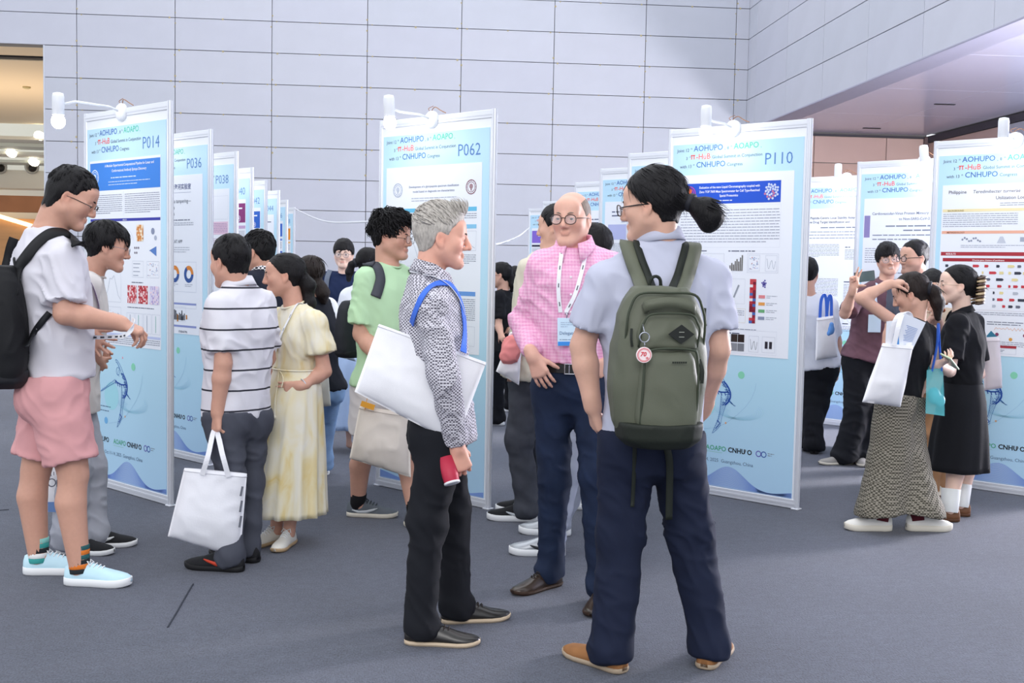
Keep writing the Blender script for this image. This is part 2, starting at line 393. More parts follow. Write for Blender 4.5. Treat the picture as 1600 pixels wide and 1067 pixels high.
# ------------------------------------------------------------------ poster boards
TB = .8264                                     # boards stand at 47 degrees to the wall
BW, BH = 1.05, 2.4
alu = mat('board_aluminium', '#dfe2ea', .35, metal=.25, spec=.5)
pvc = mat('board_white', '#eef1f7', .5)
INK = {}
def ink(h):
    n = 'ink_'+h.strip('#')
    return mat(n, h, .6, spec=.2)
class Print:
    """flat print in layers; x to the right, z up, front is -y"""
    def __init__(s, y0=-.012): s.b = MB(); s.mats = []; s.y0 = y0
    def mi(s, h):
        m = ink(h) if isinstance(h, str) else h
        if m not in s.mats: s.mats.append(m)
        return s.mats.index(m)
    def poly(s, P, h, l=1):
        y = s.y0-l*.0004
        s.b.add([(x, y, z) for x, z in P], [tuple(range(len(P)))], s.mi(h))
    def rect(s, x0, z0, x1, z1, h, l=1): s.poly([(x0, z0), (x1, z0), (x1, z1), (x0, z1)], h, l)
    def frame(s, x0, z0, x1, z1, h, w=.0015, l=2):
        for a in ((x0, z0, x1, z0+w), (x0, z1-w, x1, z1), (x0, z0, x0+w, z1), (x1-w, z0, x1, z1)): s.rect(*a, h, l)
    def text(s, t, x, z, size, h, l=2, bold=0., align='LEFT', sx=1., shear=0.):
        V, Fc = text_mesh(t, size, bold, align, shear)
        if len(V) == 0: return
        y = s.y0-l*.0004
        s.b.add([(x+p[0]*sx, y, z+p[1]) for p in V], Fc, s.mi(h))
    def greek(s, x0, z1, x1, n, pitch, size, h='#8e94a6', l=2, seed=0, justify=True):
        """lines of body copy too small to read: word-length dashes"""
        r = random.Random(seed*17+n); y = s.y0-l*.0004; k = s.mi(h)
        for i in range(n):
            z = z1-i*pitch-size; x = x0; end = x1 if i < n-1 else x0+(x1-x0)*r.uniform(.3, .9)
            if not justify: end = x1-(x1-x0)*r.uniform(0, .3)
            while x < end-size*.5:
                w = min(r.uniform(1.2, 5.5)*size, end-x)
                s.b.add([(x, y, z), (x+w, y, z), (x+w, y, z+size*.55), (x, y, z+size*.55)], [(0, 1, 2, 3)], k)
                x += w+size*.55
    def line(s, P, h, w=.002, l=2):
        for (a, b), (c, d) in zip(P[:-1], P[1:]):
            n = math.hypot(c-a, d-b)+1e-9; u, v = -(d-b)/n*w/2, (c-a)/n*w/2
            s.poly([(a-u, b-v), (c-u, d-v), (c+u, d+v), (a+u, b+v)], h, l)
    def disc(s, x, z, r, h, l=2, n=18, rz=None): s.poly([(x+r*math.cos(2*PI*i/n), z+(rz or r)*math.sin(2*PI*i/n)) for i in range(n)], h, l)
    def ring(s, x, z, r, h, w=.003, l=2, a0=0, a1=360, n=26, rz=None):
        rz = rz or r; a = [math.radians(a0+(a1-a0)*i/n) for i in range(n+1)]
        for p, q in zip(a[:-1], a[1:]):
            s.poly([(x+(r-w)*math.cos(p), z+(rz-w)*math.sin(p)), (x+r*math.cos(p), z+rz*math.sin(p)), (x+r*math.cos(q), z+rz*math.sin(q)), (x+(r-w)*math.cos(q), z+(rz-w)*math.sin(q))], h, l)
    def heat(s, x0, z0, x1, z1, nx, nz, cols, l=3, seed=1):
        r = random.Random(seed)
        for i in range(nx):
            for j in range(nz):
                s.rect(x0+(x1-x0)*i/nx, z0+(z1-z0)*j/nz, x0+(x1-x0)*(i+1)/nx, z0+(z1-z0)*(j+1)/nz, r.choice(cols), l)
    def bars(s, x0, z0, x1, z1, v, h, l=3, horiz=False):
        n = len(v)
        for i, a in enumerate(v):
            if horiz: s.rect(x0, z1-(z1-z0)*(i+.85)/n, x0+(x1-x0)*a, z1-(z1-z0)*(i+.15)/n, h, l)
            else: s.rect(x0+(x1-x0)*(i+.15)/n, z0, x0+(x1-x0)*(i+.85)/n, z0+(z1-z0)*a, h, l)
    def me(s, name):
        me = s.b.me(name)
        for m in s.mats: me.materials.append(m)
        return me

# printed sky-to-sea backdrop (a print whose ink fades down the sheet)
def backdrop_mat():
    m = bpy.data.materials.new('backdrop_print'); m.use_nodes = True; nt = m.node_tree; N = nt.nodes; L = nt.links; b = N['Principled BSDF']
    tc = N.new('ShaderNodeTexCoord'); sp = N.new('ShaderNodeSeparateXYZ'); L.new(tc.outputs['Object'], sp.inputs[0])
    r = N.new('ShaderNodeMapRange'); r.inputs[1].default_value = 0; r.inputs[2].default_value = 2.4; L.new(sp.outputs['Z'], r.inputs[0])
    cr = N.new('ShaderNodeValToRGB'); e = cr.color_ramp
    e.elements[0].position = 0; e.elements[0].color = rgb('#b2d6f3'); e.elements[1].position = 1; e.elements[1].color = rgb('#b9def8')
    for p, c in ((.3, '#b6def2'), (.5, '#bfe4f6'), (.9, '#bfe3f8')):
        q = e.elements.new(p); q.color = rgb(c)
    L.new(r.outputs[0], cr.inputs[0]); L.new(cr.outputs[0], b.inputs['Base Color']); b.inputs['Roughness'].default_value = .45; b.inputs['Specular IOR Level'].default_value = .35
    return m
bd_mat = backdrop_mat()
paper = mat('poster_paper', '#eef2fb', .5, spec=.3)

def header_print():
    p = Print(-.0125)
    B, G, Rr, K = '#4a6fb5', '#5cc9a6', '#ee6a5c', '#3d4657'
    def row(z, x, items):
        for t, sz, h, bo, up in items:
            p.text(t, x, z+up, sz, h, 2, bo)
            V, _ = text_mesh(t, sz, bo); x += V[:, 0].max()+.012 if len(V) else 0
    row(2.245, -.445, [('Joint 12', .03, K, 0, 0), ('th', .016, K, 0, .014), ('AOHUPO', .052, B, .01, 0), (',', .04, B, 0, 0), ('8', .028, K, 0, 0), ('th', .016, K, 0, .014), ('AOAPO', .052, G, .01, 0), (',', .04, G, 0, 0)])
    p.line([(-.338, 2.219), (-.303, 2.219)], Rr, .0065); p.line([(-.329, 2.219), (-.331, 2.193)], Rr, .0065); p.line([(-.313, 2.219), (-.311, 2.193)], Rr, .0065)
    row(2.192, -.375, [('3', .028, K, 0, 0), ('rd', .016, K, 0, .014)])
    row(2.192, -.297, [('-HuB', .052, Rr, .010, 0), ('Global Summit in Conjunction', .03, K, 0, 0)])
    row(2.139, -.42, [('with 13', .03, K, 0, 0), ('th', .016, K, 0, .014), ('CNHUPO', .052, B, .01, 0), ('Congress', .03, K, 0, 0)])
    return p.me('header_lettering')
def foot_print():
    K, G, V = '#20242c', '#3fa579', '#6a63b6'; out = []
    def new(n, f): p = Print(-.0125); f(p); out.append(p.me(n))
    def cn(p): p.text('CNHU', .012, .30, .044, K, 2, .03); p.text('P', .124, .30, .044, '#7d8694', 2, .0); p.text('O', .152, .30, .044, K, 2, .03)
    def ao(p): p.text('AOHUPO', -.40, .30, .044, K, 2, .025); p.line([(-.40, .288), (-.28, .288)], '#9aa0aa', .002)
    def aa(p): p.text('AOAPO', -.155, .30, .044, G, 2, .012); p.line([(-.155, .288), (-.03, .288)], '#7fc3a5', .002)
    def inf(p):
        for x, h in ((.235, V), (.272, '#3f5fae')): p.ring(x, .315, .02, h, .006)
        p.greek(.30, .33, .345, 2, .012, .008, '#7d8694', 2, 5)
    new('congress_logo', ao); new('congress_logo', aa); new('congress_logo', cn); new('congress_logo', inf)
    new('date_lettering', lambda p: p.text('Oct 11-14, 2025  Guangzhou, China', -.27, .225, .032, '#58708f', 2, 0)); new('caption_lettering', lambda p: p.greek(-.32, .535, -.19, 2, .028, .010, '#54708f', 2, 8))
    return out
def dancer_print():
    p = Print(-.0125); r = random.Random(3)
    B, D, Lt = '#3c74b8', '#2650a8', '#8fbfdf'
    def c(x, y): return (.0+(x-384)/638, .655-(y-430)/745)
    def pl(P, h, w=.0022, l=3): p.line([c(*q) for q in P], h, w, l)
    pl([(303, 300), (308, 293), (320, 299), (335, 312), (350, 330), (368, 358)], B, .0035)
    pl([(306, 306), (318, 308), (333, 326), (346, 346), (356, 366)], B, .0028)
    for k in range(9): pl([(306+k*6.5, 296+k*8), (312+k*6, 306+k*7.5)], B, .0018)
    cx, cy = c(323, 348); p.ring(cx, cy, .021, B, .003, 3, rz=.026)
    pl([(330, 340), (318, 362), (336, 372)], B, .0016)
    bz = [(362, 356), (376, 370), (388, 388), (396, 410), (396, 432), (386, 454), (372, 470)]
    pl(bz, D, .010, 4); pl([(x-12, y+2) for x, y in bz], D, .004, 4)
    for a in range(0, 24):
        t = a/23*5.99; i = int(t); f = t-i; x = bz[i][0]*(1-f)+bz[min(i+1, 6)][0]*f; y = bz[i][1]*(1-f)+bz[min(i+1, 6)][1]*f
        pl([(x, y), (x-r.uniform(14, 26), y+r.uniform(-8, 8))], D if a % 2 else B, .003, 3)
    wz_ = [(303, 393), (318, 402), (334, 405), (350, 409), (368, 408), (386, 404)]
    pl(wz_, D, .009, 4)
    for x, y in wz_: pl([(x, y), (x+5, y+16)], D, .006, 4)
    pl([(304, 402), (286, 410), (262, 420), (236, 432), (200, 450), (176, 458)], B, .0035); pl([(300, 388), (280, 400), (250, 416), (222, 434), (186, 452)], B, .0028)
    for k in range(8): pl([(300-k*14, 392+k*6.4), (294-k*14, 408+k*5.6)], B, .0018)
    pl([(352, 425), (350, 470), (347, 510), (340, 545), (326, 580), (314, 614)], B, .0035)
    pl([(378, 462), (366, 500), (358, 530), (352, 570), (338, 590), (318, 612)], B, .0028)
    for k in range(16):
        t = k/15; pl([(352-34*t*t, 430+165*t), (374-44*t, 470+125*t)], B if k % 3 else D, .0018)
    pl([(336, 548), (350, 560), (340, 575), (330, 590)], D, .006, 4)
    for k in range(7): pl([(384+k*3, 436+k*3), (392+k*4, 452+k*3), (404+k*3, 462+k)], B, .002)
    for k in range(11):
        cx, cy = c(436-k*2, 488+k*2)
        p.ring(cx, cy, .18-.013*k, '#9ccbe8' if k % 2 else '#a6d6e6', .0018, 2, 180-k*6, 400-k*8, 30, .062-.004*k)
    p.line([c(512, 352), c(508, 385), c(492, 430), c(466, 470), c(430, 510), c(380, 556), c(330, 585), c(250, 603)], '#92bedd', .0018)
    for x, y, rr, h in ((443, 318, .024, '#8cd8b8'), (225, 592, .022, '#74b4e6'), (377, 556, .007, '#e6b58f')):
        q = c(x, y); p.disc(q[0], q[1], rr, h)
    q = c(360, 282); p.poly([(q[0]-.006, q[1]-.008), (q[0]+.009, q[1]-.002), (q[0]-.004, q[1]+.01)], '#e98fa0')
    q = c(270, 470); p.disc(q[0], q[1], .09, '#a5dcea', 1, 26)
    return p.me('dancer_print')
def wave_print():
    p = Print(-.0125)
    def fz(u, k, n=22):
        t = k/n; return .068+t*(.135*math.exp(-((u-.02)/.16)**2)+.045*math.exp(-((u+.5)/.2)**2)+.03*math.exp(-((u-.5)/.12)**2))
    us = [-.474+.948*i/44 for i in range(45)]
    p.poly([(-.474, .064)]+[(u, fz(u, 22)) for u in us][::1][::-1][::-1]+[(.474, .064)], '#a9c4ea', 1)
    for k in range(1, 23): p.line([(u, fz(u, k)) for u in us], '#7f9ede', .0017, 2)
    return p.me('wave_print')
HEAD, FOOT, DANCE, WAVE = header_print(), foot_print(), dancer_print(), wave_print()

def post_me():
    b = MB(); r = .019; pr = []
    for k in range(8):                      # eight-groove extrusion
        a = 2*PI*k/8
        for da, rr in ((-.26, r), (-.12, r), (-.09, r*.78), (.09, r*.78), (.12, r), (.26, r)): pr.append((rr*math.cos(a+da+PI/8), rr*math.sin(a+da+PI/8)))
    n = len(pr); V = [(x, y, 0) for x, y in pr]+[(x, y, BH) for x, y in pr]
    b.add(V, [(i, (i+1) % n, n+(i+1) % n, n+i) for i in range(n)]+[tuple(range(n, 2*n))])
    b.box((0, 0, .004), (.05, .05, .008), 0, .002)
    return b.me('post')
POST = post_me(); POST.materials.append(alu)
TRAIL = MB().box((0, 0, 2.372), (1.01, .03, .05), 0, .003).box((0, -.016, 2.372), (1.0, .004, .012)).me('top_rail'); TRAIL.materials.append(alu)
BRAIL = MB().box((0, 0, .032), (1.01, .03, .058), 0, .003).box((0, -.016, .032), (1.0, .004, .012)).me('bottom_rail'); BRAIL.materials.append(alu)
PANEL = MB().box((0, 0, 1.2), (1.0, .018, 2.3)).me('backing_panel'); PANEL.materials.append(pvc)
BACKD = MB().box((0, -.011, 1.178), (.95, .003, 2.23)).me('printed_backdrop'); BACKD.materials.append(bd_mat)

lampwhite = mat('lamp_white', '#eceff5', .35)
bulb_m = mat('bulb_glow', '#fdfbff', emit=14)
steel = mat('steel_wire', '#a9adb8', .3, metal=.8)
copper = mat('copper_wire', '#a2785c', .4, metal=.3)
def spotlight(o, label, bx, tilt=0., arm=.36, side=0., energy=7.):
    """clamp-on display spotlight on the top rail of board o, arm out over the front"""
    M = o.matrix_basis
    t = thing('spotlight', label, 'spotlight', M @ Vector((bx, 0, 2.397)), o.rotation_euler[2], 'spotlights clamped on the poster boards')
    MB().lathe([(.03, -.02), (.055, -.018), (.055, .0), (.045, .012), (.02, .016)], 18, 0, (0, -.026, -.025), (0, -1, 0)).box((0, .006, -.028), (.035, .06, .06), 0, .006).build('clamp', lampwhite, t, True)
    hx, hy, hz = side, -arm, (-.03 if arm > .4 else .025)
    MB().tube([(0, -.03, -.02), (side*.3, -.1, .0), (hx*.8, hy*.75, .005), (hx, hy, hz-.0)], .007, 8).build('arm', lampwhite, t, True)
    A = np.array((math.sin(tilt)*.8, math.sin(tilt)*.6, -math.cos(tilt)))
    hd = MB().lathe([(.012, -.075), (.030, -.07), (.034, -.05), (.034, .055), (.03, .06), (.028, .05)], 18, 0, (hx, hy, hz), A).build('lamp_head', lampwhite, t, True)
    MB().lathe([(.022, .055), (.034, .07), (.040, .088), (.040, .102), (.032, .122), (.016, .134), (.004, .137)], 18, 0, (hx, hy, hz), A).build('bulb', bulb_m, hd, True)
    MB().tube(spline([(0, -.01, -.02), (-.02, .0, .03), (.03, -.02, .05), (.06, .0, .03), (.10, .005, .012)], 5), .003, 6).tube(spline([(-.01, -.01, .02), (-.035, -.015, .045), (.005, -.01, .06)], 4), .0022, 5).build('cable', copper, t, True)
    l = bpy.data.lights.new('spot_bulb', 'POINT'); l.energy = energy*.24; l.color = (.95, .97, 1); l.shadow_soft_size = .04
    lo = bpy.data.objects.new('spot_bulb', l); COL.objects.link(lo); lo.parent = t
    lo.location = Vector((hx, hy, hz))+Vector(A)*.19
    return t
BOARDS = {}
def board(key, right=None, left=None, label='', number=None, sheet=None, tb=TB):
    c, s = math.cos(tb), math.sin(tb)
    if right is not None: o = (right[0]-c*BW/2, right[1]+s*BW/2, 0)
    else: o = (left[0]+c*BW/2, left[1]-s*BW/2, 0)
    t = thing('poster_board', label, 'poster board', o, -tb, 'poster boards in four rows')
    bpy.context.view_layer.update() if False else None
    for x in (-BW/2+.022, BW/2-.022): link('post', POST, None, t, (x, 0, 0))
    link('top_rail', TRAIL, None, t); link('bottom_rail', BRAIL, None, t); link('backing_panel', PANEL, None, t)
    bd = link('printed_backdrop', BACKD, None, t)
    for nm, me in (('header_lettering', HEAD), ('dancer_print', DANCE), ('wave_print', WAVE)): o_ = link(nm, me, None, bd); tag(o_, kind='stuff') if nm in ('dancer_print', 'wave_print', 'header_lettering') else None
    for lm in FOOT: link('date_lettering' if lm.name.startswith('date') else 'congress_logo', lm, None, bd)['kind'] = 'stuff'
    if number:
        p = Print(-.0125); p.text(number, .205, 2.135, .105, '#5c86c4', 2, -.004, sx=.95); link('number_lettering', p.me('number_lettering'), None, bd)
    if sheet:
        ps = MB().box((-.012, -.0135, 1.51), (.86, .002, 1.16)).build('paper_poster', paper, t)
        p = Print(-.0148); sheet(p); tag(link('poster_print', p.me('poster_print'), None, ps), kind='stuff')
    BOARDS[key] = t
    return t
# sheet frame: x -.44..+.42, z .93..2.09
def para(p, x0, x1, z, n, seed, pitch=.0125, size=.007, h='#8b90a2'):
    p.greek(x0, z, x1, n, pitch, size, h, 2, seed)
def chart(p, x0, z0, x1, z1, seed, h='#9aa3b5'):
    r = random.Random(seed); p.frame(x0, z0, x1, z1, '#b9c0cf', .0014)
    k = seed % 4; a, b, c, d = x0+.01, z0+.012, x1-.01, z1-.012
    if k == 0: p.bars(a, b, c, d, [r.uniform(.2, 1) for _ in range(9)], h)
    elif k == 1:
        for _ in range(40): p.disc(r.uniform(a, c), r.uniform(b, d), .0028, r.choice((h, '#c77', '#7a9ed6')), 3, 6)
    elif k == 2: p.line([(a+(c-a)*i/14, b+(d-b)*(.5+.45*math.sin(i*.8+seed))*r.uniform(.6, 1)) for i in range(15)], h, .002)
    else:
        for i in range(4): p.line([(a, b+(d-b)*i/3.2), (a+(c-a)*r.uniform(.4, 1), b+(d-b)*i/3.2)], h, .004)
def seal(p, x, z, r, h, h2):
    p.ring(x, z, r, h, r*.12); p.ring(x, z, r*.72, h, r*.08); p.disc(x, z+.1*r, r*.34, h2, 3); p.rect(x-r*.12, z-r*.5, x+r*.12, z-r*.15, h2, 3)
    for i in range(12): a = 2*PI*i/12; p.disc(x+r*.86*math.cos(a), z+r*.86*math.sin(a), r*.055, h, 3, 6)

def sheet_014(p):
    p.rect(-.435, 1.90, .415, 2.075, '#3f86e0', 1)
    seal(p, -.375, 1.985, .05, '#d7e6fb', '#d7e6fb')
    p.text('A Modular Experimental-Computational Pipeline for Linear and', .05, 2.045, .023, '#f4f8ff', 3, .012, 'CENTER')
    p.text('Conformational Antibody Epitope Discovery', .05, 2.012, .023, '#f4f8ff', 3, .012, 'CENTER')
    p.greek(-.17, 1.985, .26, 1, .02, .012, '#cfe1fa', 3, 4); p.greek(-.2, 1.957, .30, 2, .018, .008, '#cfe1fa', 3, 5)
    para(p, -.43, -.03, 1.875, 10, 1); para(p, .0, .41, 1.875, 10, 2)
    p.line([(-.015, 1.89), (-.015, 1.74)], '#c9cfdc', .002)
    p.rect(-.435, 1.705, .415, 1.722, '#3b3fa6', 1); p.text('RESULTS', .0, 1.708, .013, '#f0f2ff', 3, .01, 'CENTER')
    for i, x in enumerate((-.38, -.29, -.2, -.11)):
        for dx, dz in ((-.02, .03), (.02, .03)): p.line([(x, 1.62), (x, 1.65), (x+dx, 1.65+dz)], ('#7b86b8', '#b88a9c')[i % 2], .004)
        p.greek(x-.03, 1.60, x+.03, 2, .012, .006, '#9096a8', 2, i)
    p.ring(.0, 1.55, .11, '#c8d0e0', .002, a0=20, a1=160)
    p.heat(.14, 1.58, .22, 1.68, 7, 9, ['#e9c9a2', '#d98f4f', '#f3e3cc', '#c97b3c'], 3, 5)
    p.disc(.33, 1.64, .02, '#8e97b2'); p.disc(.36, 1.6, .015, '#b0b8cc'); p.poly([(.29, 1.52), (.37, 1.55), (.37, 1.49), (.29, 1.525)], '#5b83c8')
    for i in range(5): p.disc(.12+.022*(i % 3), 1.54-.03*(i//3), .007, '#6f6474')
    chart(p, .09, 1.36, .22, 1.46, 3); chart(p, .26, 1.36, .4, 1.46, 1)
    p.greek(.08, 1.335, .4, 1, .01, .009, '#555c74', 2, 9)
    for x0, h in ((.03, ['#b8323e', '#c84a52', '#e59aa0', '#f2d4d6']), (.16, ['#c23a44', '#e08a90', '#a82a38', '#f0d0d2']), (.29, ['#c9c2e0', '#dcd7ee', '#b7a6d6', '#ead7e6'])):
        p.heat(x0, 1.20, x0+.11, 1.31, 10, 10, h, 3, int(x0*100))
    p.greek(.03, 1.18, .38, 1, .01, .008, '#555c74', 2, 3)
    for i in range(4): p.line([(.06+.1*i, 1.03), (.06+.1*i, 1.13)], ('#8a93ad', '#5fb8a8', '#8a93ad', '#5fb8a8')[i], .004); p.frame(.02+.1*i, 1.02, .11+.1*i, 1.14, '#c6cddc')
    p.rect(-.435, .99, .415, 1.005, '#c3cdf0', 1); para(p, -.43, .41, .985, 4, 7, .012)
    para(p, -.43, -.02, 1.5, 4, 12); chart(p, -.43, 1.2, -.05, 1.42, 6); chart(p, -.43, 1.03, -.05, 1.17, 5)
def sheet_036(p):
    p.text('合成生物学海河实验室', .27, 1.99, .045, '#4a5688', 2, .01, 'RIGHT'); p.line([(-.3, 1.965), (.27, 1.965)], '#8f98b8', .002)
    for i, (t, z) in enumerate((('data tampering—', 1.89), ('China', 1.845), ('studies', 1.80))): p.text(t, .27 if i == 0 else .05, z, .04, '#4c5568', 2, 0, 'RIGHT')
    p.greek(-.3, 1.775, .33, 1, .02, .014, '#7d8496', 2, 3); p.greek(-.3, 1.75, .3, 3, .014, .009, '#9aa0b0', 2, 4)
    p.ring(-.01, 1.61, .018, '#3a3f4c', .005); p.text('CAT APP', .02, 1.597, .034, '#4c5260', 2, .004)
    p.greek(.0, 1.57, .25, 3, .016, .008, '#aab0be', 2, 5)
    for i, x in enumerate((-.2, .05, .24)):
        p.ring(x, 1.37, .062, '#e08a3c', .03, 3, 0, (150, 210, 120)[i]); p.ring(x, 1.37, .062, '#33589c', .03, 3, (150, 210, 120)[i], 360)
        p.greek(x-.05, 1.30, x+.05, 2, .012, .007, '#9aa0b0', 2, i)
    p.frame(-.3, 1.24, .34, 1.46, '#b9c1d4')
    p.rect(-.3, 1.145, .34, 1.16, '#8e9ad0', 1); p.frame(-.3, .99+.13, .34, 1.16, '#b9c1d4'); chart(p, -.28, 1.07, .0, 1.13, 1, '#4a4f5e'); chart(p, .03, 1.02, .2, 1.13, 0, '#3a3e48')
    for i in range(6): p.rect(-.1+.06*i, 1.02+.01*(i % 3), -.08+.06*i, 1.06+.012*(i % 2), ('#4c5160', '#c98b50')[i % 2], 3)
    p.rect(-.3, .98, .34, .995, '#8e9ad0', 1); p.text('17.08.467796', .1, .94, .022, '#555c70', 2, .01)
def sheet_038(p):
    p.frame(-.42, 1.83, .4, 2.03, '#c8cedb'); p.poly([(.06, 1.90), (.17, 1.94), (.15, 1.99), (.05, 1.955)], '#c83a5c', 2); p.poly([(.02, 1.93), (.06, 1.90), (.05, 1.955)], '#e4788e', 2)
    p.rect(-.42, 1.70, .4, 1.81, '#e6c8dc', 1); para(p, -.41, .39, 1.80, 7, 3, .014, .009, '#a58ab0')
    para(p, -.41, .39, 1.67, 14, 4, .014, .008, '#b08aa8'); chart(p, -.41, 1.2, .0, 1.45, 2); chart(p, .03, 1.2, .39, 1.45, 5)
    p.rect(-.42, 1.12, .4, 1.15, '#c8414c', 1); p.rect(-.42, .97, .4, 1.08, '#8fb4e0', 1); para(p, -.40, .39, 1.07, 6, 6)
def sheet_band(col, col2='#e8e4f4'):
    def f(p):
        p.rect(-.43, 1.86, .41, 2.05, col, 1); p.greek(-.3, 2.02, .36, 2, .035, .026, '#f2f4ff', 3, 2); seal(p, .30, 1.9, .03, '#e9e4f6', '#e9e4f6')
        p.rect(-.43, 1.80, .41, 1.83, col2, 1); para(p, -.42, .40, 1.78, 9, 5); p.rect(-.43, 1.62, .41, 1.645, col, 1)
        for i in range(4): chart(p, -.42+(i % 2)*.42, 1.34-(i//2)*.27, -.03+(i % 2)*.42, 1.58-(i//2)*.27, i+2)
        para(p, -.42, .40, 1.04, 7, 8)
    return f
def sheet_062(p):
    seal(p, -.33, 1.945, .045, '#aeb8cc', '#c2cad9'); seal(p, .33, 1.945, .045, '#8c5a66', '#a88890')
    p.text('Development of a glycopeptide spectrum classification', -.0, 1.955, .0205, '#7d86a0', 2, .008, 'CENTER'); p.text('model based on diagnostic ion characteristics', -.0, 1.925, .0205, '#7d86a0', 2, .008, 'CENTER')
    p.greek(-.2, 1.895, .2, 2, .016, .008, '#a8b0c2', 2, 2)
    cy = '#6cc0e6'
    p.rect(-.40, 1.80, .38, 1.826, cy, 1); p.text('Background', .0, 1.805, .018, '#33507e', 3, .012, 'CENTER'); para(p, -.40, .38, 1.79, 4, 2)
    for x0, x1, t in ((-.40, -.02, 'Methods'), (.0, .38, 'The Model Generation')): p.rect(x0, 1.695, x1, 1.72, '#8cc8ec', 1); p.text(t, (x0+x1)/2, 1.70, .017, '#33507e', 3, .012, 'CENTER')
    chart(p, -.40, 1.46, -.02, 1.68, 2); chart(p, .0, 1.56, .38, 1.68, 6); para(p, .0, .38, 1.54, 5, 9); p.rect(-.39, 1.34, -.05, 1.44, '#efe6c8', 2); para(p, -.38, -.06, 1.43, 6, 4)
    for x0, x1, t in ((-.40, -.02, 'Model Testing and Selection'), (.0, .38, 'Model Application')): p.rect(x0, 1.285, x1, 1.312, '#6f9fe0', 1); p.text(t, (x0+x1)/2, 1.291, .017, '#26427a', 3, .012, 'CENTER')
    para(p, .0, .38, 1.27, 12, 11); para(p, -.40, -.02, 1.27, 8, 12); chart(p, -.40, .98, -.02, 1.14, 4); chart(p, .0, .98, .38, 1.10, 3)
def sheet_110(p):
    p.rect(-.40, 1.90, .33, 2.035, '#2a56c8', 1)
    p.disc(-.34, 1.968, .052, '#5a3fb0', 2, 24); p.ring(-.34, 1.968, .050, '#c45a9a', .004, 3); p.disc(-.34, 1.985, .02, '#f0703a', 3); p.rect(-.35, 1.935, -.33, 1.965, '#f0703a', 3); p.ring(-.34, 1.968, .036, '#e0703a', .002, 3)
    for i in range(10): a = PI+PI*(i+.5)/10; p.disc(-.34+.043*math.cos(a), 1.968+.043*math.sin(a), .004, '#e0703a', 4, 6)
    for i in range(30): a = i*2.4; q = .05*math.sqrt((i+1)/30); p.disc(.265+q*math.cos(a), 1.968+q*math.sin(a), .008, '#c9d4ee' if i % 5 else '#c77a9a', 3, 7)
    for z, t in ((2.0, 'Evaluation of the nano Liquid Chromatography coupled with'), (1.972, 'Zeno TOF 7600 Mass Spectrometer for Cell Type-Resolved'), (1.944, 'Spatial Proteomics')): p.text(t, -.04, z, .0212, '#f3f6ff', 3, .014, 'CENTER', sx=.86)
    p.greek(-.14, 1.928, .06, 1, .02, .011, '#d5def6', 3, 2)
    p.greek(-.40, 1.885, -.3, 1, .01, .01, '#6d7488', 2, 1); para(p, -.40, .33, 1.865, 12, 3, .0185, .0085, '#9da3b4'); p.frame(-.405, 1.62, .335, 1.89, '#d5d9e4', .001)
    p.greek(-.40, 1.605, -.1, 1, .02, .012, '#6d7488', 2, 4); p.greek(-.03, 1.605, .22, 1, .02, .012, '#6d7488', 2, 5)
    chart(p, -.40, 1.43, -.24, 1.58, 4, '#9db4dc'); chart(p, -.22, 1.43, -.06, 1.58, 2); chart(p, -.40, 1.27, -.06, 1.41, 2); chart(p, -.40, 1.1, -.06, 1.25, 3); chart(p, -.40, .98, -.06, 1.08, 5)
    p.bars(-.02, 1.47, .08, 1.57, [.35, .5, .4, .62, .75, .6, .85, 1], '#6d6a66'); p.frame(.11, 1.46, .33, 1.58, '#c2c8d6'); chart(p, .12, 1.47, .2, 1.57, 1); chart(p, .24, 1.47, .32, 1.57, 2)
    p.line([(.02, 1.30), (.055, 1.38)], '#9aa0ac', .012); p.frame(-.03, 1.26, .1, 1.42, '#d0d5e0')
    p.heat(.135, 1.14, .18, 1.42, 2, 16, ['#b8323e', '#7a1f34', '#e9e4ea', '#4a6fb5', '#c84a52', '#8f2a3c'], 3, 9)
    for i in range(12): p.disc(.235+.02*math.cos(i*2.4)*i/12, 1.39+.025*math.sin(i*2.4)*i/12, .006, '#5a52a8', 3, 6)
    for i, h in enumerate(('#e08a90', '#e8a35a', '#6fae7a', '#8a93ad')): p.rect(.2, 1.30-.045*i, .245, 1.32-.045*i, h, 3); p.greek(.255, 1.32-.045*i, .33, 2, .011, .006, '#9aa0b0', 2, i)
    p.frame(-.03, 1.14, .11, 1.23, '#d8cdb8'); para(p, -.02, .1, 1.22, 4, 3)
    p.greek(-.03, 1.105, .33, 1, .02, .008, '#8b90a2', 2, 7); p.greek(-.03, 1.08, .26, 1, .02, .013, '#5f667c', 2, 8)
    for x0, z0, h in ((.01, 1.015, '#3a2f2c'), (.06, 1.015, '#2e2220'), (.01, .958, '#8e9098'), (.06, .958, '#7c7f88')): p.rect(x0, z0, x0+.047, z0+.05, h, 3)
    chart(p, .14, .958, .21, 1.06, 2, '#4c5160'); p.rect(.255, .985, .275, 1.03, '#34303a', 3); p.rect(.285, .985, .305, 1.03, '#34303a', 3); p.frame(.235, .96, .325, 1.06, '#c2c8d6')
    p.frame(-.035, .945, .335, 1.095, '#cdd3df', .001)
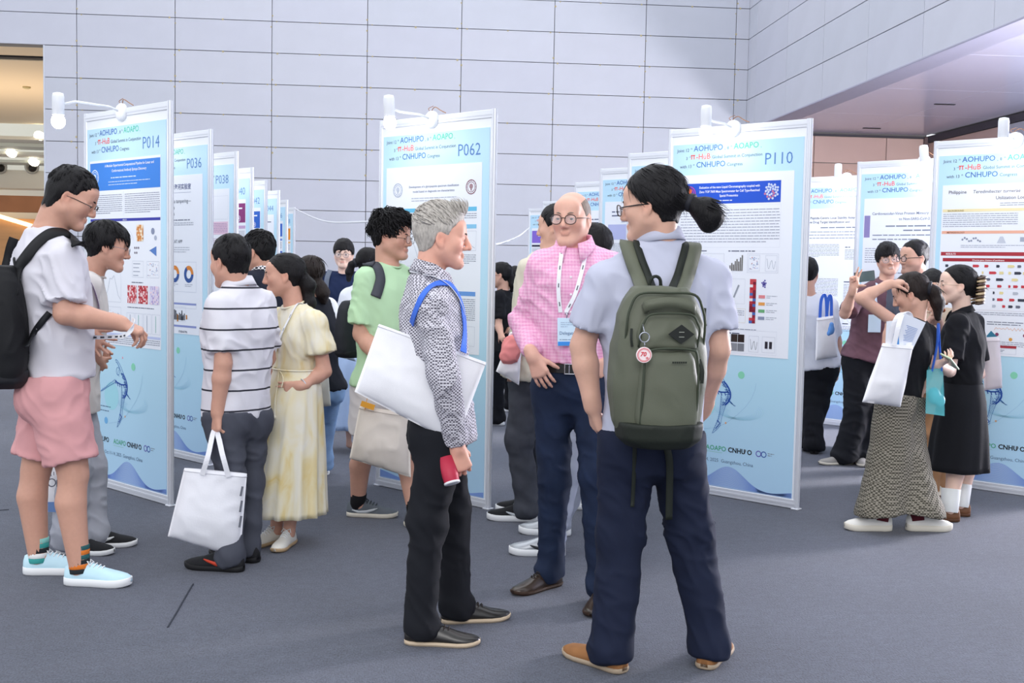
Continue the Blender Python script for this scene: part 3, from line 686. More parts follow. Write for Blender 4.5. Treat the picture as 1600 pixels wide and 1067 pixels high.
def sheet_right1(p):
    p.text('Philippine', -.40, 2.03, .032, '#5b5560', 2, .008); p.text('Teredinibacter turnerae', -.235, 2.03, .032, '#5b5560', 2, .004, shear=.2); p.text('leverages', .145, 2.03, .032, '#5b5560', 2, .008)
    p.text('Utilization Loci for Pectin Ca', -.08, 1.985, .032, '#5b5560', 2, .008); p.greek(-.05, 1.965, .38, 2, .014, .008, '#9aa0b0', 2, 2)
    p.rect(-.435, 1.905, .415, 1.925, '#efe2b4', 1); p.text('BACKGROUND', -.40, 1.908, .016, '#8c7a4a', 3, .012); para(p, -.43, .07, 1.895, 7, 2, .014); p.line([(.12, 1.83), (.17, 1.86), (.2, 1.845), (.26, 1.885)], '#b77a7c', .008); p.ring(.35, 1.85, .045, '#b9bfcc', .004)
    p.rect(-.435, 1.755, .415, 1.775, '#eeb49c', 1); p.text('METHODOLOGY', -.40, 1.758, .016, '#8a5442', 3, .012)
    for i in range(9): p.disc(-.29+.015*i, 1.715+.012*math.sin(i*1.4), .007, '#8e96a8', 3, 8)
    p.poly([(-.06, 1.69), (-.0, 1.69), (-.02, 1.735), (-.04, 1.735)], '#c8cedb'); p.rect(.09, 1.70, .16, 1.73, '#aab2c2'); p.rect(.3, 1.69, .33, 1.74, '#7d8494'); p.greek(-.3, 1.68, .38, 2, .012, .006, '#9aa0b0', 2, 4)
    p.rect(-.435, 1.605, .415, 1.63, '#b03c46', 1); p.text('RESULTS', -.40, 1.61, .018, '#fbeef0', 3, .014)
    p.rect(-.42, 1.565, .2, 1.588, '#a8343e', 2); p.text('Diverse gene clusters of pectinases', -.11, 1.57, .015, '#fbeef0', 3, .012, 'CENTER'); p.rect(.23, 1.55, .415, 1.588, '#a8343e', 2)
    r = random.Random(4)
    for j in range(7):
        z = 1.535-j*.045; x = -.40+(j > 3)*.33
        if j == 4: p.frame(-.42, 1.235, .2, 1.385, '#c3b9c0')
        while x < .16:
            w = r.uniform(.012, .055); h = r.choice(('#3f4250', '#c8414c', '#e7d9a0', '#b9bfcc', '#c8414c', '#6d7080'))
            p.poly([(x, z-.009), (x+w*.8, z-.009), (x+w, z), (x+w*.8, z+.009), (x, z+.009)], h, 3); x += w+r.uniform(.006, .06)
    p.rect(.25, 1.50, .41, 1.525, '#eab48c', 2); p.greek(.25, 1.49, .41, 6, .02, .01, '#c7a08a', 2, 6); p.frame(.245, 1.34, .415, 1.53, '#d8c3b4'); p.rect(.29, 1.39, .31, 1.42, '#3a3c46', 3)
    para(p, -.40, .2, 1.225, 3, 8); para(p, .24, .41, 1.30, 3, 9); p.greek(-.1, 1.165, .2, 2, .015, .01, '#7d8494', 2, 3)
    p.line([(-.05+.012*i, 1.115+.012*(1 if i % 2 else -1)*r.uniform(.2, 1)) for i in range(38)], '#e0a070', .002)
    for i in range(5): p.rect(-.40, 1.20-.022*i-.06, -.35, 1.215-.022*i-.06, ('#7a58a8', '#4a5690', '#c8414c', '#8a3a52', '#6d4a5c')[i], 3)
    for i in range(6): p.disc(-.03+.09*i, 1.075-.03*(i % 2), .012, ('#8c4a6a', '#e0a350', '#8c4a6a', '#e0a350', '#d98a50', '#b85060')[i], 3, 10)
    para(p, -.43, .41, 1.03, 3, 14); p.rect(-.2, .985, .1, 1.003, '#b03c46', 2); p.rect(.15, .985, .41, 1.003, '#8a93a4', 2)
    chart(p, -.2, .945, .1, .983, 3); para(p, .15, .41, .98, 3, 12)
def sheet_right2(p):
    p.text('Cardiovascular-Virus Protein Mimicry: Beyond Disease', -.37, 1.955, .031, '#66708a', 2, .006); p.text('to Non-SARS-CoV-2 Viruses Than Pandemic', -.14, 1.91, .03, '#66708a', 2, .006)
    p.greek(-.25, 1.875, .38, 1, .03, .018, '#7d8496', 2, 2, False); p.greek(-.1, 1.84, .38, 1, .03, .018, '#7d8496', 2, 3, False); p.greek(-.36, 1.80, .41, 2, .034, .016, '#8b93a6', 2, 4)
    p.rect(-.435, 1.77, -.385, 1.95, '#8f86b8', 2); p.text('Abstract', .2, 1.70, .02, '#5d6478', 2, .01); para(p, -.42, .40, 1.685, 7, 6, .0185, .009)
    p.text('Experimental Methods', .16, 1.525, .022, '#5d6478', 2, .01); p.greek(-.25, 1.49, .0, 1, .02, .014, '#8b93a6', 2, 7)
    for i, x in enumerate((-.35, -.22, -.08, .1, .25)): chart(p, x, 1.30, x+.1, 1.44, i+1, '#b3bccb')
    para(p, -.42, -.02, 1.27, 10, 8); para(p, .02, .40, 1.27, 10, 9); chart(p, -.42, .98, -.02, 1.11, 3); chart(p, .02, .98, .4, 1.11, 2)
def sheet_right3(p):
    p.text('PELLs: Peptide-Centric Local Stability Assay', -.40, 1.99, .031, '#3a4258', 2, .014); p.text('Sensitive Drug Target Identification and', -.40, 1.95, .031, '#3a4258', 2, .014)
    p.greek(-.2, 1.92, .36, 1, .03, .018, '#7d8496', 2, 3, False); p.greek(-.38, 1.875, .38, 3, .03, .012, '#8b93a6', 2, 4, False)
    for i, (z, n) in enumerate(((1.75, 9), (1.42, 13), (1.02, 6))):
        p.greek(-.43, z+.025, -.43+.16+.1*i, 1, .02, .015, '#3a4258', 2, i+20); para(p, -.43, .0, z, n, i, .0145, .0085)
        p.greek(.06, z-.02, .2, 1, .02, .015, '#3a4258', 2, i+30); para(p, .06, .41, z-.05, n-2, i+7, .0145, .0085)
    p.heat(-.33, 1.10, -.18, 1.20, 8, 6, ['#9fd3ee', '#7fc0e6', '#c4e4f4', '#5aa8dc'], 3, 2); p.heat(-.14, 1.10, .0, 1.20, 8, 6, ['#9fd3ee', '#7fc0e6', '#c4e4f4', '#5aa8dc'], 3, 4)
    p.bars(-.09, 1.03, -.03, 1.08, [1, .4, .7], '#2c303a'); p.disc(.0, .99, .012, '#e07a8a'); chart(p, .06, .98, .4, 1.12, 2)
def sheet_misc(seed, blob=None):
    def f(p):
        p.greek(-.36, 2.01, .36, 2, .035, .02, '#5c6684', 2, seed); p.greek(-.25, 1.93, .25, 2, .02, .01, '#8b93a6', 2, seed+1)
        if blob: p.rect(-.40, 1.74, .40, 1.88, blob, 1)
        if blob == '#b9bfea': p.disc(-.08, 1.81, .07, '#7ad07a', 2); p.disc(.06, 1.8, .045, '#e8a04a', 3); p.disc(-.02, 1.83, .05, '#6fc8d8', 3)
        para(p, -.42, .40, 1.71, 8, seed); chart(p, -.42, 1.34, -.02, 1.58, seed); chart(p, .02, 1.34, .4, 1.58, seed+1); para(p, -.42, .4, 1.31, 10, seed+3); chart(p, -.42, .98, .4, 1.15, seed+2)
    return f
R014, R062, R110 = (-1.411, 6.774), (.488, 6.683), (2.404, 6.672)
board('014', R014, label='poster board numbered P014 with a bright blue title band', number='P014', sheet=sheet_014)
for key, x, y, sh, lb in (('036', -1.42, 8.15, sheet_036, 'poster board numbered P036 with orange and blue ring charts'), ('038', -1.48, 9.70, sheet_038, 'poster board numbered P038 with a pink text block'),
                          ('040', -1.57, 11.27, sheet_band('#8a3a78', '#c8a8d0'), 'poster board ending in 040 with a purple title block'), ('042', -1.65, 12.94, sheet_band('#2f63c4', '#3f74d0'), 'poster board numbered P042 with a blue title block'),
                          ('044', -1.71, 14.67, sheet_misc(4), 'poster board numbered P044 with a plain white sheet'), ('046', -1.84, 16.8, sheet_band('#3f6fd0', '#7a9ae0'), 'poster board numbered P046, a thin sliver before the last in its row'),
                          ('048', -1.96, 19.0, sheet_band('#f0962e', '#f4c078'), 'poster board numbered P048 with orange blocks, last of its row')):
    board(key, (x, y), label=lb, number='P'+key, sheet=sh)
board('062', R062, label='poster board numbered P062 with cyan section bars, behind the grey-haired man', number='P062', sheet=sheet_062)
board('110', R110, label='poster board numbered P110 with a royal blue title band', number='P110', sheet=sheet_110)
for key, x, y, sh, lb in (('b1', 1.72, 9.01, sheet_misc(2), 'poster board directly behind P110, mostly hidden by the ponytailed man'), ('b2', 1.73, 10.45, sheet_misc(5, '#b9bfea'), 'poster board with a green and orange figure on lilac'),
                          ('b3', 1.74, 12.15, sheet_misc(7), 'poster board seen just right of the balding man'), ('b4', 1.80, 15.7, sheet_misc(9), 'poster board showing just left of the balding man'), ('b5', 1.81, 17.7, sheet_band('#8a6fd8', '#3a3c50'), 'poster board with a violet title block, far behind')):
    board(key, left=(x, y), label=lb, sheet=sh)
board('r1', left=(3.62, 7.63), label='poster board with red result bars, at the right edge', sheet=sheet_right1)
board('r2', left=(3.69, 9.16), label='poster board of pale text between its red-barred neighbour and the next', sheet=sheet_right2)
board('r3', left=(3.72, 10.85), label='poster board with small cyan heat maps, third in the right row', sheet=sheet_right3)
bpy.context.view_layer.update()
LS = 'white spotlight clamped on board %s'
for key, bx, tilt, arm, side, e, lb in (('014', -.03, 0, .42, 0, 8, LS % 'P014, lit'), ('036', -.19, -.5, .16, 0, 8, LS % 'P036, tilted'), ('038', -.15, 0, .25, 0, 6, LS % 'P038, mostly hidden'), ('040', .1, 0, .25, .05, 6, LS % 'ending in 040'),
                                        ('042', .05, 0, .3, .05, 6, LS % 'P042'), ('044', .0, 0, .3, .05, 6, LS % 'P044'), ('062', -.02, .06, .30, -.08, 9, LS % 'P062, lit'), ('110', -.02, 0, .26, -.05, 8, LS % 'P110, lit'), ('b1', .36, 0, .2, -.03, 7, LS % 'behind P110'),
                                        ('r1', .03, 0, .25, .0, 8, LS % 'with red result bars'), ('r2', .05, .1, .1, .03, 8, LS % 'of pale text on the right'), ('r3', .05, 0, .2, .0, 8, LS % 'with cyan heat maps')):
    spotlight(BOARDS[key], lb, bx, tilt, arm, side, e)
def cable(name, pts, r, label, m=None):
    o = MB().tube(spline(pts, 8), r, 6).build(name, m or mat('white_cable', '#e6e8ee', .5), None, True); return tag(o, label, 'cable')
pa, pb = BOARDS['048'].matrix_basis @ Vector((.5, 0, 2.38)), BOARDS['062'].matrix_basis @ Vector((-.5, .02, 2.0))
cable('cable', [pa, at(490, 340, 16), at(517, 347, 13), at(560, 347, 10), at(590, 345, pb[1])], .009, 'white cable sagging between the left row and board P062')
cable('cable', [at(768, 383, 6.75), at(790, 378, 9), at(812, 368, 13), at(828, 355, 17.5)], .008, 'white cable running from board P062 to the far boards')
# ------------------------------------------------------------------ implicit surfaces (numpy) -> one continuous mesh
f32 = np.float32
def vnoise(P, seed=0):
    P = np.asarray(P, float); I = np.floor(P).astype(np.int64); f = P-I; f = f*f*(3-2*f)
    def h(ix, iy, iz):
        n = (ix*374761393+iy*668265263+iz*1274126177+seed*2654435761) & 0xffffffff
        n = ((n ^ (n >> 13))*1274126177) & 0xffffffff
        return ((n ^ (n >> 16)) & 0xffff)/65535.
    r = 0
    for a in (0, 1):
        for b in (0, 1):
            for c in (0, 1):
                w = (f[..., 0] if a else 1-f[..., 0])*(f[..., 1] if b else 1-f[..., 1])*(f[..., 2] if c else 1-f[..., 2])
                r = r+w*h(I[..., 0]+a, I[..., 1]+b, I[..., 2]+c)
    return r
def axis(lo, hi, coarse, fines):
    """grid coordinates with finer steps inside the intervals (a, b, step)"""
    out = [lo]
    while out[-1] < hi:
        x = out[-1]; st = coarse
        for a, b, s in fines:
            if a-s <= x <= b: st = min(st, s)
            elif x < a: st = min(st, max(s, a-x+1e-6)) if x+st > a else st
        out.append(x+st)
    return np.array(out, f32)
class Field:
    def __init__(s, lo, hi, h, fines=()):
        s.ax = [axis(lo[i], hi[i], h, [(q[0][i], q[1][i], q[2]) for q in fines]) for i in range(3)]
        s.F = np.full([len(a) for a in s.ax], .25, f32)
    def _sl(s, lo, hi, m):
        r = []
        for i in range(3):
            a = max(int(np.searchsorted(s.ax[i], lo[i]-m))-2, 0); b = min(int(np.searchsorted(s.ax[i], hi[i]+m))+2, len(s.ax[i]))
            if b <= a: return None
            r.append(slice(a, b))
        return tuple(r)
    def _p(s, sl): return [s.ax[0][sl[0]][:, None, None], s.ax[1][sl[1]][None, :, None], s.ax[2][sl[2]][None, None, :]]
    def add(s, fn, lo, hi, k=.01):
        sl = s._sl(lo, hi, k+.01)
        if sl is None: return
        d = np.broadcast_to(fn(*s._p(sl)), s.F[sl].shape); F = s.F[sl]
        h = np.clip(.5+.5*(F-d)/k, 0, 1); s.F[sl] = F*(1-h)+d*h-k*h*(1-h)
    def sub(s, fn, lo, hi, k=.005):
        sl = s._sl(lo, hi, k+.01)
        if sl is None: return
        d = -np.broadcast_to(fn(*s._p(sl)), s.F[sl].shape); F = s.F[sl]
        h = np.clip(.5-.5*(F-d)/k, 0, 1); s.F[sl] = F*(1-h)+d*h+k*h*(1-h)
    # primitives
    def cone(s, a, b, ra, rb, k=.01, sub=False, cap=None):
        a = np.asarray(a, float); b = np.asarray(b, float); ab = b-a; L = float(ab@ab)+1e-12; R = max(ra, rb)
        def fn(X, Y, Z):
            x, y, z = X-f32(a[0]), Y-f32(a[1]), Z-f32(a[2])
            t = np.clip((x*f32(ab[0])+y*f32(ab[1])+z*f32(ab[2]))/f32(L), 0, 1)
            r = np.sqrt((x-t*f32(ab[0]))**2+(y-t*f32(ab[1]))**2+(z-t*f32(ab[2]))**2)-(f32(ra)+t*f32(rb-ra))
            if cap is not None: r = np.maximum(r, (X-f32(cap[0][0]))*f32(cap[1][0])+(Y-f32(cap[0][1]))*f32(cap[1][1])+(Z-f32(cap[0][2]))*f32(cap[1][2]))
            return r
        (s.sub if sub else s.add)(fn, np.minimum(a, b)-R, np.maximum(a, b)+R, k)
    def chain(s, P, r, k=.01):
        for i in range(len(P)-1): s.cone(P[i], P[i+1], r[i], r[i+1], k)
    def ell(s, c, r, M=None, k=.01, sub=False):
        """ellipsoid; M columns = its axes in the field's frame"""
        c = np.asarray(c, float); M = np.eye(3) if M is None else np.asarray(M); r = np.asarray(r, float); R = float(r.max())
        ext = np.sqrt(((M*r)**2).sum(1))
        def fn(X, Y, Z):
            x, y, z = X-f32(c[0]), Y-f32(c[1]), Z-f32(c[2]); q0 = 0; q1 = 0
            for i in range(3):
                u = (x*f32(M[0, i])+y*f32(M[1, i])+z*f32(M[2, i]))/f32(r[i]); q0 = q0+u*u; q1 = q1+(u/f32(r[i]))**2
            k0 = np.sqrt(q0); return k0*(k0-1)/(np.sqrt(q1)+f32(1e-6))
        (s.sub if sub else s.add)(fn, c-ext, c+ext, k)
    def loft(s, a, b, st, side0, side1, k=.01, n=2.2, cut0=True, cut1=False, fwd=None):
        """superelliptic stations (t, half width, half depth, forward shift) along the axis a-b"""
        a = np.asarray(a, float); b = np.asarray(b, float); ax = b-a; L = np.linalg.norm(ax); ax /= L
        st = np.array([list(q)+[0]*(4-len(q)) for q in st], float)
        tt = np.linspace(st[0, 0], st[-1, 0], 64)
        def cr(col):                       # monotone-ish smoothing
            y = np.interp(tt, st[:, 0], st[:, col]); p = np.pad(y, 3, 'edge'); return np.convolve(p, np.ones(7)/7, 'valid')
        A, B, O = cr(1), cr(2), cr(3)
        if fwd is None: fwd = 1
        s0 = np.asarray(side0, float); s1 = np.asarray(side1, float)
        R = max(A.max(), B.max())+abs(O).max(); p0 = a+ax*L*st[0, 0]; p1 = a+ax*L*st[-1, 0]
        f0 = np.cross(ax, s0); f0 /= np.linalg.norm(f0); s0 = np.cross(f0, ax); f1 = np.cross(ax, s1); f1 /= np.linalg.norm(f1); s1 = np.cross(f1, ax)
        def fn(X, Y, Z):
            x, y, z = X-f32(a[0]), Y-f32(a[1]), Z-f32(a[2])
            h = x*f32(ax[0])+y*f32(ax[1])+z*f32(ax[2]); t = (h/f32(L)).astype(f32)
            w = np.clip(t, 0, 1); tc = np.clip(t, st[0, 0], st[-1, 0])
            u0 = x*f32(s0[0])+y*f32(s0[1])+z*f32(s0[2]); u1 = x*f32(s1[0])+y*f32(s1[1])+z*f32(s1[2])
            v0 = x*f32(f0[0])+y*f32(f0[1])+z*f32(f0[2]); v1 = x*f32(f1[0])+y*f32(f1[1])+z*f32(f1[2])
            aa = np.interp(tc, tt, A).astype(f32); bb = np.interp(tc, tt, B).astype(f32); oo = np.interp(tc, tt, O).astype(f32)
            u = (u0*(1-w)+u1*w)/aa; v = (v0*(1-w)+v1*w-oo)/bb
            d = ((np.abs(u)**n+np.abs(v)**n)**(1/n)-1)*np.minimum(aa, bb)
            e = np.maximum(f32(st[0, 0]*L)-h, h-f32(st[-1, 0]*L))
            return np.maximum(d, e)
        lo = np.minimum(p0, p1)-R; hi = np.maximum(p0, p1)+R
        s.add(fn, lo, hi, k)
    def plane(s, p, nrm, k=.004, lo=None, hi=None):
        """cut away the side the normal points to, inside a box"""
        p = np.asarray(p, float); nrm = np.asarray(nrm, float); nrm = nrm/np.linalg.norm(nrm)
        fn = lambda X, Y, Z: -((X-f32(p[0]))*f32(nrm[0])+(Y-f32(p[1]))*f32(nrm[1])+(Z-f32(p[2]))*f32(nrm[2]))
        s.sub(fn, lo if lo is not None else [a[0] for a in s.ax], hi if hi is not None else [a[-1] for a in s.ax], k)
    def extract(s, smooth=1):
        F = s.F; nx, ny, nz = F.shape
        F[0] = F[-1] = .2; F[:, 0] = F[:, -1] = .2; F[:, :, 0] = F[:, :, -1] = .2
        S = F < 0
        cnt = np.zeros((nx-1, ny-1, nz-1), np.int8)
        for a in (0, 1):
            for b in (0, 1):
                for c in (0, 1): cnt += S[a:nx-1+a, b:ny-1+b, c:nz-1+c]
        act = (cnt > 0) & (cnt < 8); idx = np.argwhere(act)
        num = np.full(act.shape, -1, np.int32); num[act] = np.arange(len(idx))
        cv = {}
        for a in (0, 1):
            for b in (0, 1):
                for c in (0, 1): cv[a, b, c] = F[idx[:, 0]+a, idx[:, 1]+b, idx[:, 2]+c]
        acc = np.zeros((len(idx), 3)); n = np.zeros(len(idx))
        for (a, b, c) in cv:
            for d in range(3):
                if (a, b, c)[d]: continue
                q = [a, b, c]; q[d] = 1; v0, v1 = cv[a, b, c], cv[tuple(q)]
                m = (v0 < 0) != (v1 < 0); t = np.where(m, v0/np.where(m, v0-v1, 1), 0)
                P = np.tile(np.array([a, b, c], float), (len(idx), 1)); P[:, d] = t
                acc += P*m[:, None]; n += m
        G = idx+acc/n[:, None]
        V = np.stack([np.interp(G[:, i], np.arange(len(s.ax[i])), s.ax[i]) for i in range(3)], 1)
        Q = []
        for d in range(3):
            sl0 = [slice(1, -1)]*3; sl1 = [slice(1, -1)]*3; sl0[d] = slice(0, -1); sl1[d] = slice(1, None)
            A, B = S[tuple(sl0)], S[tuple(sl1)]; e = np.argwhere(A != B); off = np.ones(3, int); off[d] = 0; e = e+off
            ins = S[e[:, 0], e[:, 1], e[:, 2]]
            u, v = (d+1) % 3, (d+2) % 3
            def cell(du, dv): q = e.copy(); q[:, u] -= du; q[:, v] -= dv; return num[q[:, 0], q[:, 1], q[:, 2]]
            q = np.stack([cell(1, 1), cell(0, 1), cell(0, 0), cell(1, 0)], 1); q[~ins] = q[~ins][:, ::-1]; Q.append(q)
        Q = np.concatenate(Q)
        for _ in range(smooth):
            su = np.zeros_like(V); ct = np.zeros(len(V))
            for i in range(4):
                j = (i+1) % 4
                for p, q in ((i, j), (j, i)):
                    for dd in range(3): su[:, dd] += np.bincount(Q[:, p], V[Q[:, q], dd], len(V))
                    ct += np.bincount(Q[:, p], minlength=len(V))
            V = V*.5+.5*su/np.maximum(ct, 1)[:, None]
        return V, Q
def vnormals(V, Q):
    n = np.cross(V[Q[:, 2]]-V[Q[:, 0]], V[Q[:, 3]]-V[Q[:, 1]]); N = np.zeros_like(V)
    for i in range(4):
        for d in range(3): N[:, d] += np.bincount(Q[:, i], n[:, d], len(V))
    return N/(np.linalg.norm(N, axis=1)[:, None]+1e-12)
def cloth_folds(V, Q, amp, freq, seed, joints=(), jr=.11, tw=0., calm=()):
    """pushes a garment in and out in soft creases, stronger round the bends"""
    N = vnormals(V, Q); P = V.copy()
    if tw: P = P+np.stack([V[:, 2]*tw, -V[:, 2]*tw*.6, V[:, 0]*tw*.5], 1)
    warp = np.stack([vnoise(V*5, seed+1), vnoise(V*5, seed+2), vnoise(V*5, seed+3)], 1)-.5
    P = P*np.asarray(freq)+warp*1.6
    n = vnoise(P, seed)*1.; rdg = 1-np.abs(2*vnoise(P*1.7+9, seed+5)-1)
    w = (n-.5)*1.4+(rdg**2-.45)*.9
    A = np.ones(len(V))
    for j in joints: A += 1.6*np.exp(-((V-np.asarray(j))**2).sum(1)/jr**2)
    for j in calm: A *= np.clip((np.sqrt(((V-np.asarray(j))**2).sum(1))-.07)/.08, 0, 1)
    return V+N*(w*A*amp)[:, None]
def set_col(me, C, name='Col'):
    a = me.color_attributes.new(name, 'FLOAT_COLOR', 'POINT'); C4 = np.ones((len(C), 4), f32); C4[:, :3] = C; a.data.foreach_set('color', C4.ravel())
def heading(a): a = math.radians(a); return np.array([math.sin(a), math.cos(a), 0.])
def unit(v): v = np.asarray(v, float); return v/(np.linalg.norm(v)+1e-12)
def headM(yaw, pitch, roll):
    """columns: right, forward, up of a head that faces heading yaw, nods down by pitch, tilts to its right by roll"""
    y, p, r = map(math.radians, (yaw, pitch, roll))
    fw = np.array([math.sin(y)*math.cos(p), math.cos(y)*math.cos(p), -math.sin(p)]); rt = np.array([math.cos(y), -math.sin(y), 0.]); up = np.cross(rt, fw)
    return np.stack([rt*math.cos(r)-up*math.sin(r), fw, up*math.cos(r)+rt*math.sin(r)], 1)

SKINS = {'asian': '#d6a995', 'fair': '#dfae9b', 'tan': '#cd9d89', 'rosy': '#e3ab97', 'pale': '#ecc9b8', 'brown': '#a87a60'}
skin_mat = mat('skin', '#e0b49b', .5, attr='Col', var=.03, vscale=60, bump=.06, bscale=500, spec=.35)
skin_mat.node_tree.nodes['Principled BSDF'].inputs['Subsurface Weight'].default_value = .06
skin_mat.node_tree.nodes['Principled BSDF'].inputs['Subsurface Radius'].default_value = (.01, .004, .002)
hair_black = mat('hair_black', '#0e0c10', .55, var=.4, vscale=14, stretch=(9, 9, 1), bump=1.0, bscale=34, spec=.28)
hair_brown = mat('hair_brown', '#221917', .55, var=.4, vscale=14, stretch=(9, 9, 1), bump=1.0, bscale=34, spec=.28)
hair_grey = mat('hair_grey', '#b3ada6', .5, var=.3, vscale=16, stretch=(9, 5, 3), bump=.5, bscale=30, spec=.4)
hair_thin = mat('hair_thin', '#84756b', .6, var=.3, vscale=16, stretch=(9, 5, 3), bump=.4, bscale=30)
eye_white = mat('eye_white', '#c9c3bf', .2, spec=.5); eye_iris = mat('eye_iris', '#3a2a22', .2, spec=.5); eye_pupil = mat('eye_pupil', '#0c0a0a', .15, spec=.6)
glass_m = mat('lens_glass', '#f4f8ff', .04, alpha=.12, spec=.5)

# ---------------- head in its own frame (x right, y forward, z up; origin between the ears at eye height)
def head_prims(F, C, M, s, o):
    T = lambda x, y, z: C+M@(np.array((x, y, z))*s)
    E = lambda c, r, k=.02, sub=False, R=None: F.ell(T(*c), np.array(r)*s, M if R is None else M@R, k*s, sub)
    K = lambda a, b, ra, rb, k=.012, sub=False: F.cone(T(*a), T(*b), ra*s, rb*s, k*s, sub)
    jw, ch, fat = o.get('jaw', 1.), o.get('chin', 1.), o.get('fat', 0.)
    E((0, -.014, .035), (.077, .098, .087))
    E((0, .022, -.020), (.067+fat*.5, .068, .084), .03)
    for x in (-1, 1):
        K((x*.054*jw, .002, -.048), (x*.020, .066, -.094*ch), .022+fat, .020, .03)
        E((x*.045, .056, -.018), (.021+fat, .022, .022+fat), .03)
        K((x*.012, .088, .021), (x*.045, .072, .023), .010, .008, .014)
    K((-.012, .078, -.096*ch), (.012, .078, -.096*ch), .017, .017, .02)
    E((0, .066, .055), (.056, .030, .035), .03)
    nl = o.get('nose', 1.)
    K((0, .0915, .022), (0, .099+.012*nl, -.026), .0095, .0125, .012)
    for x in (-1, 1): E((x*.0125, .098, -.032), (.009, .011, .0085), .008)
    lo_ = o.get('lip', 0)
    lr = o.get('lips', .0062); K((-.016, .0885, -.056), (.016, .0885, -.056), lr, lr, .007); K((-.013, .089, -.0662), (.013, .089, -.0662), lr*1.12, lr*1.12, .007)
    if o.get('smile') or o.get('mouth_open'): K((-.018, .100, -.061), (.018, .100, -.061), .0036, .0036, .003, True)
    else: K((-.021, .099, -.0608), (.021, .099, -.0608), .0022, .0022, .004, True)
    for x in (-1, 1):
        E((x*.033, .098, .003), (.0165, .016, .0125), .010, True)
        E((x*.032, .080, .003), (.0160, .0160, .0135), .004)
        E((x*.032, .096, .0012), (.0135, .014, .0044 if not o.get('squint') else .0033), .002, True)
        a = math.radians(14)*x; Rr = np.array([[math.cos(a), -math.sin(a), 0], [math.sin(a), math.cos(a), 0], [0, 0, 1]])
        E((x*.079, -.010, -.004), (.0085, .020, .032), .006, False, Rr)
        E((x*.088, -.008, .002), (.007, .011, .018), .004, True, Rr)
        E((x*.077, -.002, -.030), (.008, .010, .012), .008)
def head_color(L, base, o):
    """skin colour by place on the head (local coordinates)"""
    C = np.tile(base, (len(L), 1)); x, y, z = L[:, 0], L[:, 1], L[:, 2]
    def mixc(w, c):
        nonlocal C
        w = np.clip(w, 0, 1)[:, None]; C = C*(1-w)+np.array(c)*w
    red = base*np.array((1.02, .70, .64)); g = lambda cx, cy, cz, r: np.exp(-((np.abs(x)-cx)**2+(y-cy)**2+(z-cz)**2)/r**2)
    mixc(.4*g(.045, .07, -.025, .022), red); mixc(.35*g(0, .108, -.028, .014), red); mixc(.4*g(.085, -.01, 0, .025), red)
    lip = base*np.array((.86, .45, .44))
    w = np.exp(-((z+.0610)/.0062)**4)*np.exp(-(x/.021)**4)*(y > .082)
    mixc(w*o.get('lipc', .5), lip)
    if o.get('smile'): mixc(np.exp(-((z+.061)/.0032)**4)*np.exp(-(x/.017)**4)*(y > .08), (.75, .72, .68))
    if o.get('stubble'): mixc(o['stubble']*np.clip((-.035-z)/.02, 0, 1)*np.clip(y/.02+.6, 0, 1)*(z > -.125), base*np.array((.55, .55, .58)))
    if o.get('buzz'):                      # cropped hair shading the scalp
        zc = np.interp(y, [-.12, -.07, -.03, -.012, .01, .028, .04, .06], [-.055+o.get('napez', 0), -.05+o.get('napez', 0), .0, .02, .022, .03, .055, .07])
        mixc(o['buzz']*np.clip((z-zc)/.018, 0, 1), o.get('buzzcol', (.02, .018, .02)))
    return C
CUTS = {'short': ([-.13, -.075, -.05, -.03, -.014, .004, .018, .03, .05, .078, .1], [-.062, -.06, -.05, -.012, .018, .02, .0, .03, .058, .078, .088]),
        'mop': ([-.13, -.075, -.05, -.03, -.014, .004, .02, .035, .055, .085, .12], [-.075, -.07, -.058, -.02, .008, .004, -.012, .02, .035, .036, .036]),
        'swept': ([-.13, -.075, -.05, -.03, -.014, .006, .02, .032, .05, .072, .1], [-.06, -.058, -.05, -.015, .016, .018, -.004, .035, .06, .08, .092]),
        'long': ([-.13, -.075, -.05, -.02, .0, .02, .034, .05, .08, .1], [-.2, -.2, -.16, -.12, -.06, -.03, .03, .056, .078, .09]),
        'tied': ([-.13, -.085, -.05, -.03, -.016, .002, .016, .03, .05, .08, .1], [-.07, -.066, -.054, -.02, .016, .018, .012, .03, .056, .08, .09]),
        'bald': ([-.13, -.08, -.05, -.03, -.014, .004, .02, .034, .044, .056], [-.055, -.052, -.045, -.015, .016, .016, .002, .03, .05, .2])}
